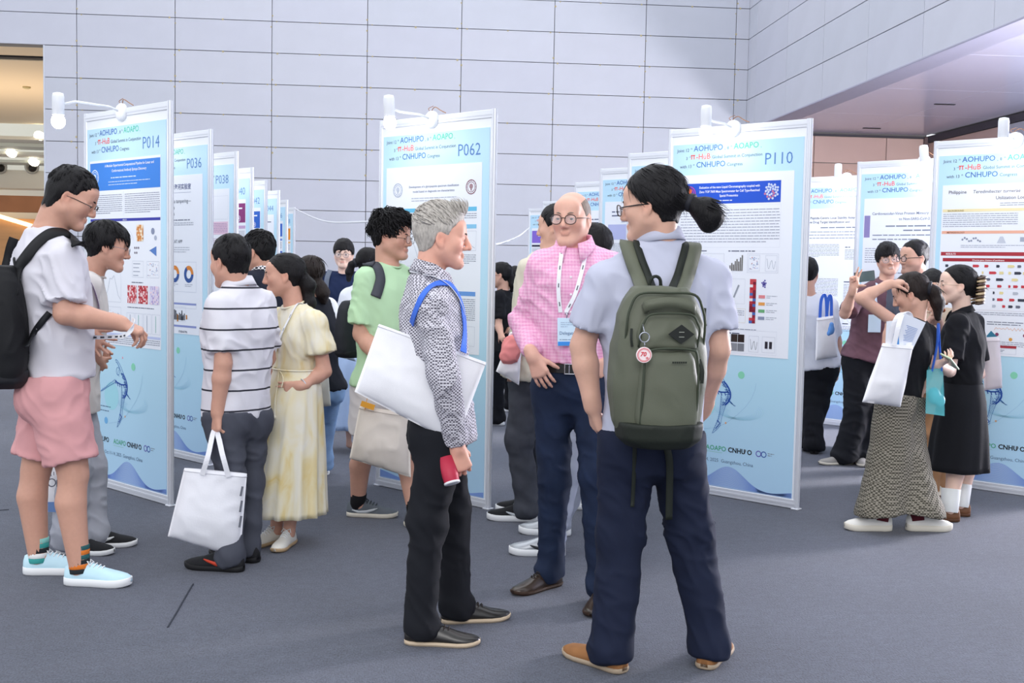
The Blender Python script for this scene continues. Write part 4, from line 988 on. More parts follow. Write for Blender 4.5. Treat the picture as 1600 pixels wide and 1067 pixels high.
def make_hair(C, M, s, o, near=True):
    """hair shell cut at the hairline, plus locks, tails and buns; returns verts, faces in world space"""
    st = o.get('style', 'short'); top, sd, bk = o.get('top', .022), o.get('side', .008), o.get('back', .014)
    h = .0055 if near else .009
    tail = o.get('tail'); lo = [-.135, -.19, -.12]; hi = [.135, .16, .20]
    if tail is not None:
        P = np.array(tail['pts'], float); R = max(tail['r'])+.02; lo = np.minimum(lo, P.min(0)-R); hi = np.maximum(hi, P.max(0)+R)
    if st == 'long': lo[2] = -.30
    F = Field(lo, hi, h)
    fr_ = o.get('front', .010); F.ell((0, -.014+(fr_-bk)*.5, .035+top*.35), (.077+sd, .098+(bk+fr_)*.5, .087+top*.75))
    if st != 'bald': F.cone((0, -.030, .01), (0, -.034, -.055), .066*o.get('nape', 1), .0565*o.get('nape', 1), .02)
    if o.get('volume'):
        for c, r in o['volume']: F.ell(c, r, None, .02)
    cy, cz = CUTS[st]; cy = np.array(cy); cz = np.array(cz)+0.
    cz = np.where(cy < -.04, cz+o.get('napez', 0.), cz)
    if st != 'bald': cz = np.where(cy > .03, cz+o.get('hairline', 0.), cz)
    asym = o.get('part', 0.)
    gx, gy, gz = np.meshgrid(*F.ax, indexing='ij'); jag = ((vnoise(np.stack([gx*75, gy*75, gz*9], -1), 5)-.5)*o.get('jag', .016)).astype(f32)
    kp = F.F.copy()
    def cutf(X, Y, Z): return (Z-np.interp(Y.ravel(), cy, cz).astype(f32).reshape(1, -1, 1)-f32(asym)*X*(Y > .03))*f32(.8)
    d = cutf(F.ax[0][:, None, None], F.ax[1][None, :, None], F.ax[2][None, None, :])+jag
    F.F = np.maximum(F.F, -d)
    if st == 'bald': F.ell((0, .035, .115), (.066, .105, .080), None, .008, True)
    for c, r in o.get('blobs', ()): F.ell(c, r, None, .012)
    if tail is not None:
        for i in range(len(P)-1): F.cone(P[i], P[i+1], tail['r'][i], tail['r'][i+1], .014)
    V, Q = F.extract(1)
    N = vnormals(V, Q)
    D = unit_rows(V-np.array((0, -.02, .0)))
    fr = np.array(o.get('grain', (70, 70, 12)))
    n = vnoise(V*fr+vnoise(V*18, 3)[:, None]*2, o.get('seed', 1))-.5
    V = V+N*(n*o.get('rough', .007)+(vnoise(V*24, 8)-.5)*o.get('clump', .006))[:, None]
    Vs = [V]; Qs = [Q]; off = len(V)
    r = np.random.RandomState(o.get('seed', 1))
    nl = o.get('locks', 0); nl = nl if near else nl//3
    if nl:
        zc = np.interp(V[:, 1], cy, cz); ok = np.where((V[:, 2] > np.maximum(zc+.012, o.get('lockz', .03))) & (N[:, 2] > -.35))[0]
        if len(ok) == 0: nl = 0
        lk = o.get('locklen', .045); lift = o.get('lift', .25); curl = o.get('curl', 0.); cr = np.array(o.get('crown', (0, -.06, .12)))
        drift = np.array(o.get('drift', (0, 0, 0)), float)
        for i in range(nl):
            j = r.choice(ok); p = V[j]-N[j]*.004; d = p-cr; d -= N[j]*(d@N[j]); d = unit(d)+drift+r.normal(0, .25, 3); d -= N[j]*(d@N[j]); d = unit(d)
            w = np.cross(d, N[j]); L = lk*r.uniform(.55, 1.25); ph = r.uniform(0, 6.28); m = 6; rad = o.get('lockr', .0045)*r.uniform(.7, 1.3)
            ring = []
            for q in range(m):
                t = q/(m-1); c = p+d*L*t+N[j]*L*(lift*t-(lift*.9+.25)*t*t)+(w*math.sin(ph+t*7)+N[j]*math.cos(ph+t*7))*curl*t
                rr = rad*(1-.92*t)*(1 if q else .7)
                for e in range(4): a = PI/2*e; ring.append(c+rr*(w*math.cos(a)*1.4+N[j]*math.sin(a)*.8))
            Vs.append(np.array(ring)); f = []
            for q in range(m-1):
                for e in range(4): f.append((off+q*4+e, off+q*4+(e+1) % 4, off+q*4+4+(e+1) % 4, off+q*4+4+e))
            Qs.append(np.array(f)); off += m*4
    V = np.concatenate(Vs); Q = np.concatenate(Qs)
    return C+(V*s)@M.T, Q
def unit_rows(A): return A/(np.linalg.norm(A, axis=1)[:, None]+1e-9)

# ---------------- hand: palm, four unequal fingers, thumb from the side of the palm
def hand(F, W, d, n, sgn, s=1., curl=(25, 30, 20), spread=4., thumb=(35, 20), each=None):
    """W wrist, d towards the fingers, n out of the palm, sgn +1 if the thumb lies on the side d x n"""
    d = unit(d); n = np.asarray(n, float); n = unit(n-d*(n@d)); t = np.cross(d, n)*sgn
    pl = .090*s
    P = lambda a, b, c: W+d*a*s+t*b*s+n*c*s
    F.cone(W-d*.03*s, P(.012, 0, 0), .026*s, .027*s, .02)
    for b0, b1, r0, r1 in ((-.012, -.030, .017, .0125), (-.004, -.010, .018, .0135), (.006, .010, .018, .0138), (.014, .029, .017, .0130)):
        F.cone(P(.014, b0, 0), P(.088 if abs(b1) < .02 else .082, b1, -.002), r0*s, r1*s, .012)
    F.ell(P(.035, .022, .010), (.030*s, .016*s, .014*s), np.stack([d, t, n], 1), .012)
    def ax(v, deg, tow): a = math.radians(deg); return unit(v*math.cos(a)+tow*math.sin(a))
    for i, (b, L, r) in enumerate(((-.031, .062, .0072), (-.0105, .074, .0080), (.0105, .080, .0082), (.031, .072, .0080))):
        c = curl if each is None else each[i]
        base = P(.088 if i in (1, 2) else .081, b, -.001); sp = (i-1.5)*spread
        v = ax(d, sp, t); nn = n; p = base
        for q, (fr, cc) in enumerate(zip((.46, .31, .23), c)):
            v2 = ax(v, cc, nn); nn = unit(nn*math.cos(math.radians(cc))-v*math.sin(math.radians(cc))); v = v2
            e = p+v*L*fr*s; ra = r*(1.06, .97, .9)[q]*s; rb = r*(.97, .9, .74)[q]*s
            F.cone(p, e, ra, rb, .0035); p = e
    v = ax(ax(d, 42, t), thumb[0], n); p = P(.024, .024, .008); e = p+v*.038*s; F.cone(p, e, .0135*s, .0105*s, .008)
    v = ax(ax(v, -14, t), thumb[1], n); p2 = e+v*.030*s; F.cone(e, p2, .0105*s, .0095*s, .004)
    v = ax(v, 14, -t if False else n); F.cone(p2, p2+v*.025*s, .0095*s, .0070*s, .004)

# ---------------- shoes: lofted upper and sole
def loft_rings(R, cap=True):
    n = len(R[0]); V = np.concatenate(R); Fc = []
    for i in range(len(R)-1):
        for k in range(n): Fc.append((i*n+k, i*n+(k+1) % n, (i+1)*n+(k+1) % n, (i+1)*n+k))
    if cap: Fc.append(tuple(range(n-1, -1, -1))); Fc.append(tuple((len(R)-1)*n+k for k in range(n)))
    return V, Fc
def make_shoe(parent, base, heel, hd, L=.29, style='sneaker', up=None, so=None, lace=None, extra=None, W=1., label=None, lift=0.):
    """heel: ground point under the heel's back; hd heading in degrees"""
    fw = heading(hd); sd = np.array([fw[1], -fw[0], 0.]); o = np.asarray(heel, float)-np.asarray(base, float)
    cl, sl = math.cos(math.radians(lift)), math.sin(math.radians(lift))
    def W3(x, y, z):
        if lift: x2 = .72*L-(.72*L-x)*cl+z*sl; z2 = z*cl+(.72*L-x)*sl if x < .72*L else z; x, z = x2, z2
        return o+fw*x+sd*y+np.array((0, 0, z))
    hx = [0, .02, .07, .16, .28, .42, .56, .70, .82, .91, .97, 1.0]
    wd = np.array([.012, .024, .031, .034, .034, .035, .040, .045, .043, .035, .022, .008])*W*L/.29
    zs = {'dress': .018, 'sneaker': .026, 'chunky': .036, 'casual': .020}[style]
    hz = {'dress': [.055, .070, .078, .080, .086, .082, .066, .050, .042, .038, .032, .026], 'sneaker': [.060, .082, .090, .088, .094, .094, .076, .060, .052, .046, .038, .030],
          'chunky': [.068, .088, .094, .092, .098, .100, .084, .070, .062, .056, .048, .040], 'casual': [.056, .072, .076, .072, .080, .080, .064, .052, .046, .042, .034, .026]}[style]
    m = 18; R = []
    for x, w, h in zip(hx, wd, hz):
        ring = []
        for k in range(m):
            a = 2*PI*k/m; c, s_ = math.cos(a), math.sin(a)
            yy = w*math.copysign(abs(c)**.75, c); top = h-zs*.6
            zz = zs*.6+(top*max(s_, 0)**.8 if s_ >= 0 else 0)
            if s_ > 0 and x < .62: yy *= 1-.35*s_**2*(h/.09)
            ring.append(W3(x*L, yy, zz))
        R.append(np.array(ring))
    V, Fc = loft_rings(R); sh = link('shoe', mesh('shoe', V, Fc), up, parent)
    if label: sh['label'] = label
    R = []
    for z, g in ((0, -.003), (.004, .001), (zs*.5, .004), (zs*.95, .003), (zs, .0)):
        ring = []
        sp = lambda x: .010*max(0, x-.75)**2/.0625+.004*max(0, .1-x)/.1
        for x, w in zip(hx, wd): ring.append(W3(x*L, w+g, max(z, 0)+sp(x)*(1 if z < zs*.9 else .8)))
        for x, w in zip(hx[::-1], wd[::-1]): ring.append(W3(x*L, -w-g, max(z, 0)+sp(x)*(1 if z < zs*.9 else .8)))
        R.append(np.array(ring))
    V, Fc = loft_rings(R); link('sole', mesh('sole', V, Fc, style != 'dress'), so, sh)
    if lace is not None:
        b = MB()
        for i in range(4):
            x = (.40+.055*i)*L; h = np.interp(x/L, hx, hz); w = .020
            b.tube([W3(x, -w, h-.012), (W3(x+.006, -w*.4, h+.003)), W3(x+.006, w*.4, h+.003), W3(x, w, h-.012)], .0028, 5)
        h = np.interp(.38, hx, hz)
        for q in (-1, 1): b.tube([W3(.385*L, 0, h+.004), W3(.36*L, q*.018, h+.012), W3(.41*L, q*.026, h-.004)], .0025, 5)
        b.build('laces', lace, sh, True)
    if extra is not None:                 # side flash / heel counter
        b = MB()
        for q in (-1, 1):
            P = [W3(x*L, q*(np.interp(x, hx, wd)+.0025)*f, z) for x, z, f in ((.12, .045, .98), (.25, .034, 1.0), (.4, .036, 1.0), (.55, .05, .93), (.62, .058, .86))]
            b.ribbon(P, (0, 0, 1), [.006, .014, .018, .012, .004], .003)
        b.build('side_flash', extra, sh, True)
    return sh
# ------------------------------------------------------------------ people
from mathutils.bvhtree import BVHTree
def bvh(V, Q): return BVHTree.FromPolygons([tuple(v) for v in V], [tuple(map(int, q)) for q in Q])
def on_cloth(trees, px, py, off=.006, Y=None):
    """point on the front of a garment along the line of sight through a photo pixel"""
    d = _F+_R*(px-800)/CF+_U*(533.5-py)/CF; d /= np.linalg.norm(d); best = None
    for t in trees:
        loc, n, i, dist = t.ray_cast(Vector(_C), Vector(d))
        if loc is not None and (best is None or dist < best[1]): best = (np.array(loc), dist, np.array(n))
    if best is None: return at(px, py, Y)
    n = best[2]; n = n if n@d < 0 else -n
    return best[0]+n*off
def on_cloth_n(trees, px, py, off, Y):
    d = _F+_R*(px-800)/CF+_U*(533.5-py)/CF; d /= np.linalg.norm(d); best = None
    for t in trees:
        loc, n, i, dist = t.ray_cast(Vector(_C), Vector(d))
        if loc is not None and (best is None or dist < best[1]): best = (np.array(loc), dist, np.array(n))
    if best is None: return at(px, py, Y), -d
    n = best[2]; n = n if n@d < 0 else -n
    return best[0]+n*off, n
def laid_strap(trees, pts, base, w, t, off=.006, Y=5., pre=(), post=(), n=6):
    """a strap lying flat on cloth under photo pixels; pre / post: (point, normal) pairs that carry it on where the view ends"""
    PN = list(pre)+[on_cloth_n(trees, x, y, off, Y) for x, y in pts]+list(post)
    P = spline([p for p, _ in PN], n); Nn = spline([q for _, q in PN], n); sd = []
    for i in range(len(P)):
        tt = P[min(i+1, len(P)-1)]-P[max(i-1, 0)]; sd.append(np.cross(unit(tt), unit(Nn[i])))
    for _ in range(4): sd = [sd[0]]+[unit(sd[i-1]+sd[i]*2+sd[i+1]) for i in range(1, len(sd)-1)]+[sd[-1]]
    return MB().ribbon([np.array(p)-base for p in P], sd, w, t), P, sd
TORSO_M = ((-.16, .172, .118), (0, .170, .120), (.2, .156, .110), (.45, .162, .114), (.68, .176, .120), (.82, .172, .108), (.91, .130, .086), (1.0, .066, .060))
TORSO_F = ((-.16, .172, .118), (0, .168, .118), (.22, .130, .095), (.45, .140, .104), (.66, .152, .116), (.82, .150, .096), (.91, .110, .078), (1.0, .055, .052))
def collar(parent, c, up, fw, m, r=.066, h=.036, fall=.045, gap=16, point=.03, stand_only=False, tilt=.25):
    up = unit(up); fw = unit(fw-up*(fw@up)); rt = np.cross(fw, up); n = 33; R = []
    u2 = unit(up+fw*tilt*0)
    for i in range(n):
        a = math.radians(gap+(360-2*gap)*i/(n-1)); ca, sa = math.cos(a), math.sin(a); dr = fw*ca+rt*sa
        fr = max(0, ca); dz = -up*.035*fr*1.0+up*.012*max(0, -ca)
        rr = r*(1+.06*abs(sa)); pt = point*fr**3
        P = [dr*rr+dz, dr*(rr-.002)+dz+up*h, dr*(rr+.003)+dz+up*(h+.003)]
        if not stand_only: P += [dr*(rr+.013+pt*.2)+dz+up*(h-fall*.55), dr*(rr+.021+pt*.5)+dz+up*(h-fall-pt), dr*(rr+.017+pt*.5)+dz+up*(h-fall-pt-.001), dr*(rr+.009)+dz+up*(h-fall*.5)]
        P += [dr*(rr+.0045)+dz+up*.0]
        R.append(np.array([c+p for p in P]))
    V, Fc = loft_rings(R); return link('collar', mesh('collar', V, Fc), m, parent)
def person(label, Y, sk='asian', s=1., sex='m', face=90, hface=None, head=None, hrot=None, ho=None, hair=None, hairm=None, neck=None, pel=None, sh=None, el=None, wr=None, kn=None, an=None, toe=None,
           hands=None, top=None, bot=None, shoes=None, brow=True, eyes=True, glasses=None, near=True, group=None, name='person', seed=1, body=None, headscale=1., socks=None, hipw=None, shw=None):
    ho = ho or {}; body = body or {}
    def J(v):
        if v[0] == 'g': return atz(v[1], v[2], .085)
        if v[0] == 'w': return np.array(v[1:], float)
        return at(v[0], v[1], Y+(v[2] if len(v) > 2 else 0))
    hface = face if hface is None else hface
    fw, fh = heading(face), heading(hface); rt = np.array([fw[1], -fw[0], 0]); rh = np.array([fh[1], -fh[0], 0])
    N, P, C = J(neck), J(pel), J(head); M = headM(*(hrot or (face, 0, 0))); hs = s*headscale*.985
    hw = hipw or (.088*s); sw = shw or ((.178 if sex == 'm' else .158)*s)
    SH = [J(sh[0]) if sh and sh[0] else N-rt*sw-np.array((0, 0, .045*s)), J(sh[1]) if sh and sh[1] else N+rt*sw-np.array((0, 0, .045*s))]
    HP = [P-rh*hw, P+rh*hw]
    def dflt_el(i): q = (-1, 1)[i]; return SH[i]+rt*q*.05*s-fw*.02+np.array((0, 0, -.275*s))
    EL = [J(el[i]) if el and el[i] else dflt_el(i) for i in (0, 1)]
    WR = [J(wr[i]) if wr and wr[i] else EL[i]+fw*.07*s+np.array((0, 0, -.235*s)) for i in (0, 1)]
    AN = [J(an[i]) if an and an[i] else np.array([HP[i][0], HP[i][1], .085]) for i in (0, 1)]
    KN = [at(kn[i][0], kn[i][1], (HP[i][1]+AN[i][1])/2+fh[1]*.03) if kn and kn[i] else HP[i]*.48+AN[i]*.52+fh*.02 for i in (0, 1)]
    tw = [toe[i] if toe else hface for i in (0, 1)]
    base = np.array([(AN[0][0]+AN[1][0])/2, (AN[0][1]+AN[1][1])/2, 0.])
    root = thing(name, label, 'person', base, 0, group)
    # all joints into the figure's own frame
    N, P, C = N-base, P-base, C-base
    SH, EL, WR, HP, KN, AN = [[q-base for q in L] for L in (SH, EL, WR, HP, KN, AN)]
    out = dict(root=root, base=base, N=N, P=P, C=C, M=M, SH=SH, EL=EL, WR=WR, HP=HP, KN=KN, AN=AN, fw=fw, rt=rt, fh=fh, rh=rh, s=s, hs=hs, trees=[])
    allp = np.array([N, P, C]+SH+EL+WR+HP+KN+AN)
    h0, hf, hh = (.016, .0050, .0043) if near else (.019, .0075, .008)
    if body.get('fine'): hf = body['fine']
    HD = []
    for i in (0, 1):
        hd = (hands or [{}, {}])[i] or {}
        d = unit(hd.get('d', WR[i]-EL[i])); n = hd.get('n'); n = -rt*(1 if i else -1) if n is None else np.array(n, float)
        HD.append((d, n, hd))
    fz = [(C-.145*hs, C+.15*hs, hf)]
    if near:
        for i in (0, 1):
            if HD[i][2].get('hide'): continue
            q = WR[i]+HD[i][0]*.09; fz.append((q-.085, q+.085, .0075 if HD[i][2].get('lo') else hh))
    lo = allp.min(0)-.16; hi = allp.max(0)+.16
    for i in (0, 1): lo = np.minimum(lo, WR[i]+HD[i][0]*.2-.03); hi = np.maximum(hi, WR[i]+HD[i][0]*.2+.03)
    lo[2] = -.01; hi[2] = max(hi[2], C[2]+.16)
    F = Field(lo, hi, h0, fz)
    tk = body.get('thick', 1.); ts = (TORSO_M if sex == 'm' else TORSO_F)
    F.loft(P, N, [(t, a*s*.82*body.get('w', 1), b*s*.80) for t, a, b in ts if t >= 0], rh, (SH[1]-SH[0]), .02)
    nk = C+M@(np.array((0, -.034, -.045))*hs)
    F.cone(N-np.array((0, 0, .05))*s, nk, .060*s*body.get('neckw', 1), .053*s*body.get('neckw', 1), .03)
    for i in (0, 1):
        cov = top is not None and np.max((top.get('sleeve', .7)[i] if isinstance(top.get('sleeve', .7), (list, tuple)) else top.get('sleeve', .7))); uc = 1 if not cov else .86
        F.cone(N-np.array((0, 0, .055))*s, SH[i], .040*s, .046*s*uc, .03)
        e, w = EL[i], WR[i]; m = e*.68+w*.32; at_ = body.get('arm', 1.)*s*(1 if sex == 'm' else .86)
        lc = .82 if cov and cov > 1 else 1; F.chain([SH[i], e], [.050*at_*uc*lc, .041*at_*lc], .02); F.chain([e, m, w], [.040*at_*lc, .043*at_*lc, .0275*at_], .015)
        d, n, hd = HD[i]
        if not hd.get('hide'): hand(F, w, d, n, hd.get('sgn', (-1, 1)[i]), s*hd.get('size', 1.)*(1 if sex == 'm' else .9), hd.get('curl', (22, 30, 20)), hd.get('spread', 4.), hd.get('thumb', (20, 15)), hd.get('each'))
        bare = body.get('legs', False); lg = s*body.get('leg', 1.)*(1 if bare else .62)
        k, a = KN[i], AN[i]; cm = k*.70+a*.30-fh*.018*s
        F.chain([HP[i], k], [.082*lg, .055*lg], .03); F.chain([k, cm, a], [.050*lg, .054*lg, .036*lg], .012)
        tf = heading(tw[i]); F.cone(a-np.array((0, 0, .03)), a+tf*.10*s-np.array((0, 0, .055)), (.032 if bare else .026)*s, .018*s, .02)
    head_prims(F, C, M, hs, ho)
    V, Q = F.extract(1)
    bs = np.array(rgb(SKINS.get(sk, sk))[:3]); L = (V-C)@M/hs; nearh = (np.abs(L) < .16).all(1) & (L[:, 2] > -.125)
    cols = np.tile(bs, (len(V), 1)); cols[nearh] = head_color(L[nearh], bs, ho)
    me = mesh('body', V, Q); set_col(me, cols); b = link('body', me, skin_mat, root); out['body'] = b
    out['trees'].append(bvh(V+base, Q))
    hm = hairm or hair_black
    T = lambda x, y, z: C+M@(np.array((x, y, z))*hs)
    if hair is not None:
        HV, HQ = make_hair(C, M, hs, hair, near); link('hair', mesh('hair', HV, HQ), hm, root)
        out['trees'].append(bvh(HV+base, HQ))
        if hair.get('tie'):
            p, d, r = hair['tie']; MB().lathe([(r*.7, -.012), (r, -.008), (r, .008), (r*.7, .012)], 12, 0, T(*p), M@np.array(d, float)).build('hair_tie', mat('tie_dark', '#23242c', .6), root, True)
    if eyes:
        for x in (-1, 1):
            A = M@unit(np.array((x*-.02+ho.get('gaze', 0), 1, -.04))); r = .0120*hs
            pr = [(r*math.sin(t), r*math.cos(t)) for t in (1.9, 1.5, 1.1, .8, .6, .42)]; k = MB()
            k.lathe(pr[:5], 16, 0, T(x*.032, .0800, .003), A); k.lathe([(r*1.004*math.sin(t), r*1.006*math.cos(t)) for t in (.72, .5, .3)], 14, 1, T(x*.032, .0800, .003), A)
            k.lathe([(r*1.01*math.sin(t), r*1.014*math.cos(t)) for t in (.30, .18, .05)], 12, 2, T(x*.032, .0800, .003), A)
            k.build('eye', [eye_white, eye_iris, eye_pupil], root, True)
    if brow:
        for x in (-1, 1):
            MB().tube([T(x*.014, .0985, .0235), T(x*.026, .0965, .0285), T(x*.038, .0875, .0285), T(x*.048, .0765, .024)], [.0026*hs, .0036*hs, .0032*hs, .0014*hs], 6).build('eyebrow', body.get('browm', hm), root, True)
    if glasses:
        g = glasses; rw, rh_ = g.get('w', .0235), g.get('h', .0185); fm = mat('frame_'+g['c'].strip('#'), g['c'], .3, metal=g.get('metal', 0), spec=.5); t = g.get('t', .0017); gb = MB()
        gy, gz = .115, -.001; pw = g.get('sq', 2.6)
        for x in (-1, 1):
            ring = []
            for k in range(24):
                a = 2*PI*k/24; ca, sa = math.cos(a), math.sin(a)
                ring.append(T(x*.0335+rw*math.copysign(abs(ca)**(2/pw), ca), gy-.10*abs(x*.0335+rw*ca)**1.2*1.6, gz+rh_*math.copysign(abs(sa)**(2/pw), sa)))
            if g.get('half'): gb.tube(ring[:13], t*hs, 6)
            else: gb.tube(ring, t*hs, 6, closed=True)
            gb.tube([T(x*(.0335+rw), gy-.016, gz+.006), T(x*.073, .075, gz+.007), T(x*.080, .02, gz+.008), T(x*.081, -.012, gz+.006), T(x*.079, -.026, gz-.012)], t*hs*1.05, 6)
        gb.tube([T(-.011, gy-.004, gz+.005), T(0, gy+.001, gz+.008), T(.011, gy-.004, gz+.005)], t*hs, 6)
        go = gb.build('glasses', fm, root, True)
        for x in (-1, 1):
            q = [T(x*.0335+rw*.97*math.copysign(abs(math.cos(2*PI*k/20))**(2/pw), math.cos(2*PI*k/20)), gy-.006, gz+rh_*.97*math.copysign(abs(math.sin(2*PI*k/20))**(2/pw), math.sin(2*PI*k/20))) for k in range(20)]
            nrm = M@np.array((0, .0012, 0)); MB().add([p-nrm for p in q]+[p+nrm for p in q], [tuple(range(20)), tuple(range(39, 19, -1))]+[(k, (k+1) % 20, 20+(k+1) % 20, 20+k) for k in range(20)]).build('lens', glass_m, go)
    gh = .0095 if near else .016
    if top and bot and not bot.get('belt') and top.get('hem', -.16) < .2:
        bot = dict(bot); bot['waist'] = top.get('hem', -.16)+.07; top = dict(top); top.setdefault('hemw', 1.1); top.setdefault('hemd', 1.14)
    if top:
        t = top; w, dp = t.get('w', 1.)*s*1.07, t.get('d', 1.)*s*1.07; hem = t.get('hem', -.16); slv = t.get('sleeve', .7); at_ = s*t.get('arm', 1.)
        pts = np.array([N, P]+SH+EL+WR+HP); F = Field(pts.min(0)-.22, pts.max(0)+.20, gh); calm = []
        be = t.get('belly', 0.); st = [(a, x*w*(t.get('hemw', 1.) if a < .2 else 1), y*dp*(t.get('hemd', 1.) if a < .2 else 1), be*math.exp(-((a-.25)/.25)**2)) for a, x, y in ts if a > hem]
        st = [(hem, st[0][1], st[0][2], st[0][3])]+st
        F.loft(P, N, st, rh, (SH[1]-SH[0]), .02)
        q = N-np.array((0, 0, .055))*s
        for i in (0, 1):
            F.cone(q+(SH[i]-q)*.2+np.array((0, 0, .012)), SH[i], .052*s*t.get('shr', 1), .054*at_*t.get('shr', 1), .04)
            F.cone(N+np.array((0, 0, -.01)), SH[i]+np.array((0, 0, .01)), .040*s, .036*s, .05)
            sl = slv[i] if isinstance(slv, (list, tuple)) else slv; r0, r1 = t.get('sr', (.058, .060)); puff = t.get('puff', 0)
            if sl <= 1:
                e = SH[i]+(EL[i]-SH[i])*sl; ax = unit(EL[i]-SH[i])
                F.cone(SH[i], e, r0*at_, (r1+puff)*at_, .03, False, (e, ax))
                if near and t.get('hollow', False): calm.append(e)
                if near and t.get('hollow', False): F.cone(e-ax*.03, e+ax*.06, (r1+puff)*at_-.015, (r1+puff)*at_-.011, .003, True)
            else:
                F.cone(SH[i], EL[i], r0*at_, t.get('er', .054)*at_, .03); e = EL[i]+(WR[i]-EL[i])*(sl-1); ax = unit(WR[i]-EL[i])
                F.cone(EL[i], e, t.get('er', .054)*at_, t.get('cr', .040)*at_, .02, False, (e, ax))
        F.ell(N+np.array((0, 0, .035))+fw*t.get('neckf', .018), (.062*s*t.get('nko', 1.), .066*s*t.get('nko', 1.), .052*s), None, .012, True)
        if t.get('vneck'):
            a = N+fw*.085*s-np.array((0, 0, .02)); F.cone(a+np.array((0, 0, .04)), a+fw*.04-np.array((0, 0, t['vneck'])), .035, .006, .008, True)
        V, Q = F.extract(1)
        V = cloth_folds(V, Q, t.get('fold', .006)*s, t.get('freq', (11, 11, 7)), seed*3+1, EL+[P+rh*.1, P-rh*.1]+[SH[0]-np.array((0, 0, .1)), SH[1]-np.array((0, 0, .1))], tw=t.get('twist', .35), calm=calm)
        out['top'] = link(t.get('name', 'shirt'), mesh('shirt', V, Q), t['m'], root); out['trees'].append(bvh(V+base, Q)); out['ttree'] = out['trees'][-1]
        if t.get('rib', True) and not t.get('collar'):
            b = MB(); c = N+np.array((0, 0, .012))+fw*t.get('neckf', .018); r = .060*s*t.get('nko', 1.); b.tube([c+fw*math.cos(a)*r*1.06+rt*math.sin(a)*r+np.array((0, 0, -.022*math.cos(a)+.004)) for a in [2*PI*k/28 for k in range(28)]], .006, 6, closed=True)
            b.build('neckband', t.get('ribm', t['m']), out['top'], True)
        if t.get('collar'): collar(out['top'], N+np.array((0, 0, .012))+fw*.014, unit(C-N)*.4+np.array((0, 0, .8)), fw, t.get('colm', t['m']), **t['collar'])
    if bot:
        t = bot; k_ = t.get('w', 1.)*s; kind = t.get('kind', 'trousers'); pts = np.array([P]+HP+KN+AN); F = Field(pts.min(0)-np.array((.2, .2, .12)), pts.max(0)+np.array((.2, .2, .22)), gh)
        if kind in ('trousers', 'shorts'):
            up = unit(N-P); F.ell(P-np.array((0, 0, .075*s)), (.075*k_, .085*k_, .075*k_), None, .05); F.loft(P, P+up*.5*s, [(-.18, .150*k_, .100*k_), (0, .176*k_, .122*k_), (.18, .168*k_, .118*k_), (max(t.get('waist', .26), .2), .158*k_, .112*k_)], rh, rh, .03)
            for i in (0, 1):
                F.ell(HP[i]-fh*.045*s-rh*(.012 if i else -.012)-np.array((0, 0, .03*s)), (.090*k_*t.get('seat', 1), .085*k_*t.get('seat', 1), .105*k_), None, .04)
                r0, r1, r2 = (tuple(t.get('r', (.092, .068, .056)))+(0,))[:3]; ax = unit(AN[i]-KN[i])
                if kind == 'trousers':
                    ft = t.get('foot', .055); e = AN[i]-np.array((0, 0, ft)); cp = (e, np.array((0, 0, -1.))+heading(tw[i])*-.15); F.cone(HP[i], KN[i], r0*s, r1*s, .03); F.cone(KN[i], AN[i], r1*s, r2*s, .03, False, cp); F.cone(AN[i], AN[i]-np.array((0, 0, .12)), r2*s, r2*s, .03, False, cp)
                    if t.get('stack', 1): F.ell(AN[i]+heading(tw[i])*.02-np.array((0, 0, ft*.3)), (r2*s*1.0, r2*s*1.04, .05*s), None, .03)
                else:
                    e = HP[i]+(KN[i]-HP[i])*t.get('len', .85); ax = unit(KN[i]-HP[i]); F.cone(HP[i], e, r0*s, r1*s, .03, False, (e, ax))
                    F.cone(e-ax*.05, e+ax*.05, r1*s-.016, r1*s-.012, .003, True)
            F.plane(P+up*.5*s*t.get('waist', .26), up, .003)
            V, Q = F.extract(1)
            V = cloth_folds(V, Q, t.get('fold', .0045)*s, t.get('freq', (8, 8, 11)), seed*5+2, [KN[0], KN[1], AN[0], AN[1], P-np.array((0, 0, .1))], .14, tw=t.get('twist', .5))
            nm = t.get('name', kind)
        out['bot'] = link(nm, mesh(nm, V, Q), t['m'], root); out['trees'].append(bvh(V+base, Q))
        if t.get('belt'):
            up = unit(N-P); c = P+up*t.get('belt_h', .115)*s; R = []
            for zz in (-.019, .019):
                for o_ in (0, .006): R.append([c+up*zz+rh*(.166*k_+o_)*math.copysign(abs(math.cos(a))**.9, math.cos(a))+fh*(.118*k_+o_)*math.copysign(abs(math.sin(a))**.9, math.sin(a)) for a in [2*PI*i/40 for i in range(40)]])
            R = [R[0], R[1], R[3], R[2], R[0]]; Vb, Fb = loft_rings([np.array(q) for q in R], False); bl = link('belt', mesh('belt', Vb, Fb, False), t['belt'], root)
            c2 = c+fh*(.118*k_+.010); kk = MB().tube([c2+rh*x+up*z for x, z in ((-.024, -.022), (.024, -.022), (.024, .022), (-.024, .022))], .0032, 6, closed=True).box(c2+rh*.004, (.004, .004, .036)); kk.build('buckle', mat('buckle_steel', '#c9c9cf', .25, metal=.9), bl)
    if shoes:
        for i in (0, 1):
            sp = dict(shoes[i] if isinstance(shoes, (list, tuple)) else shoes); L = sp.get('L', .285*s); hd = tw[i]; lf = sp.pop('lift', 0)
            a = AN[i]+base; heel = np.array((a[0], a[1], 0))-heading(hd)*.062*s; heel[2] = max(a[2]-.085, 0) if lf == 0 else 0
            make_shoe(root, base, heel, hd, L, sp.get('style', 'sneaker'), sp['up'], sp['so'], sp.get('lace'), sp.get('extra'), sp.get('W', 1.), lift=lf)
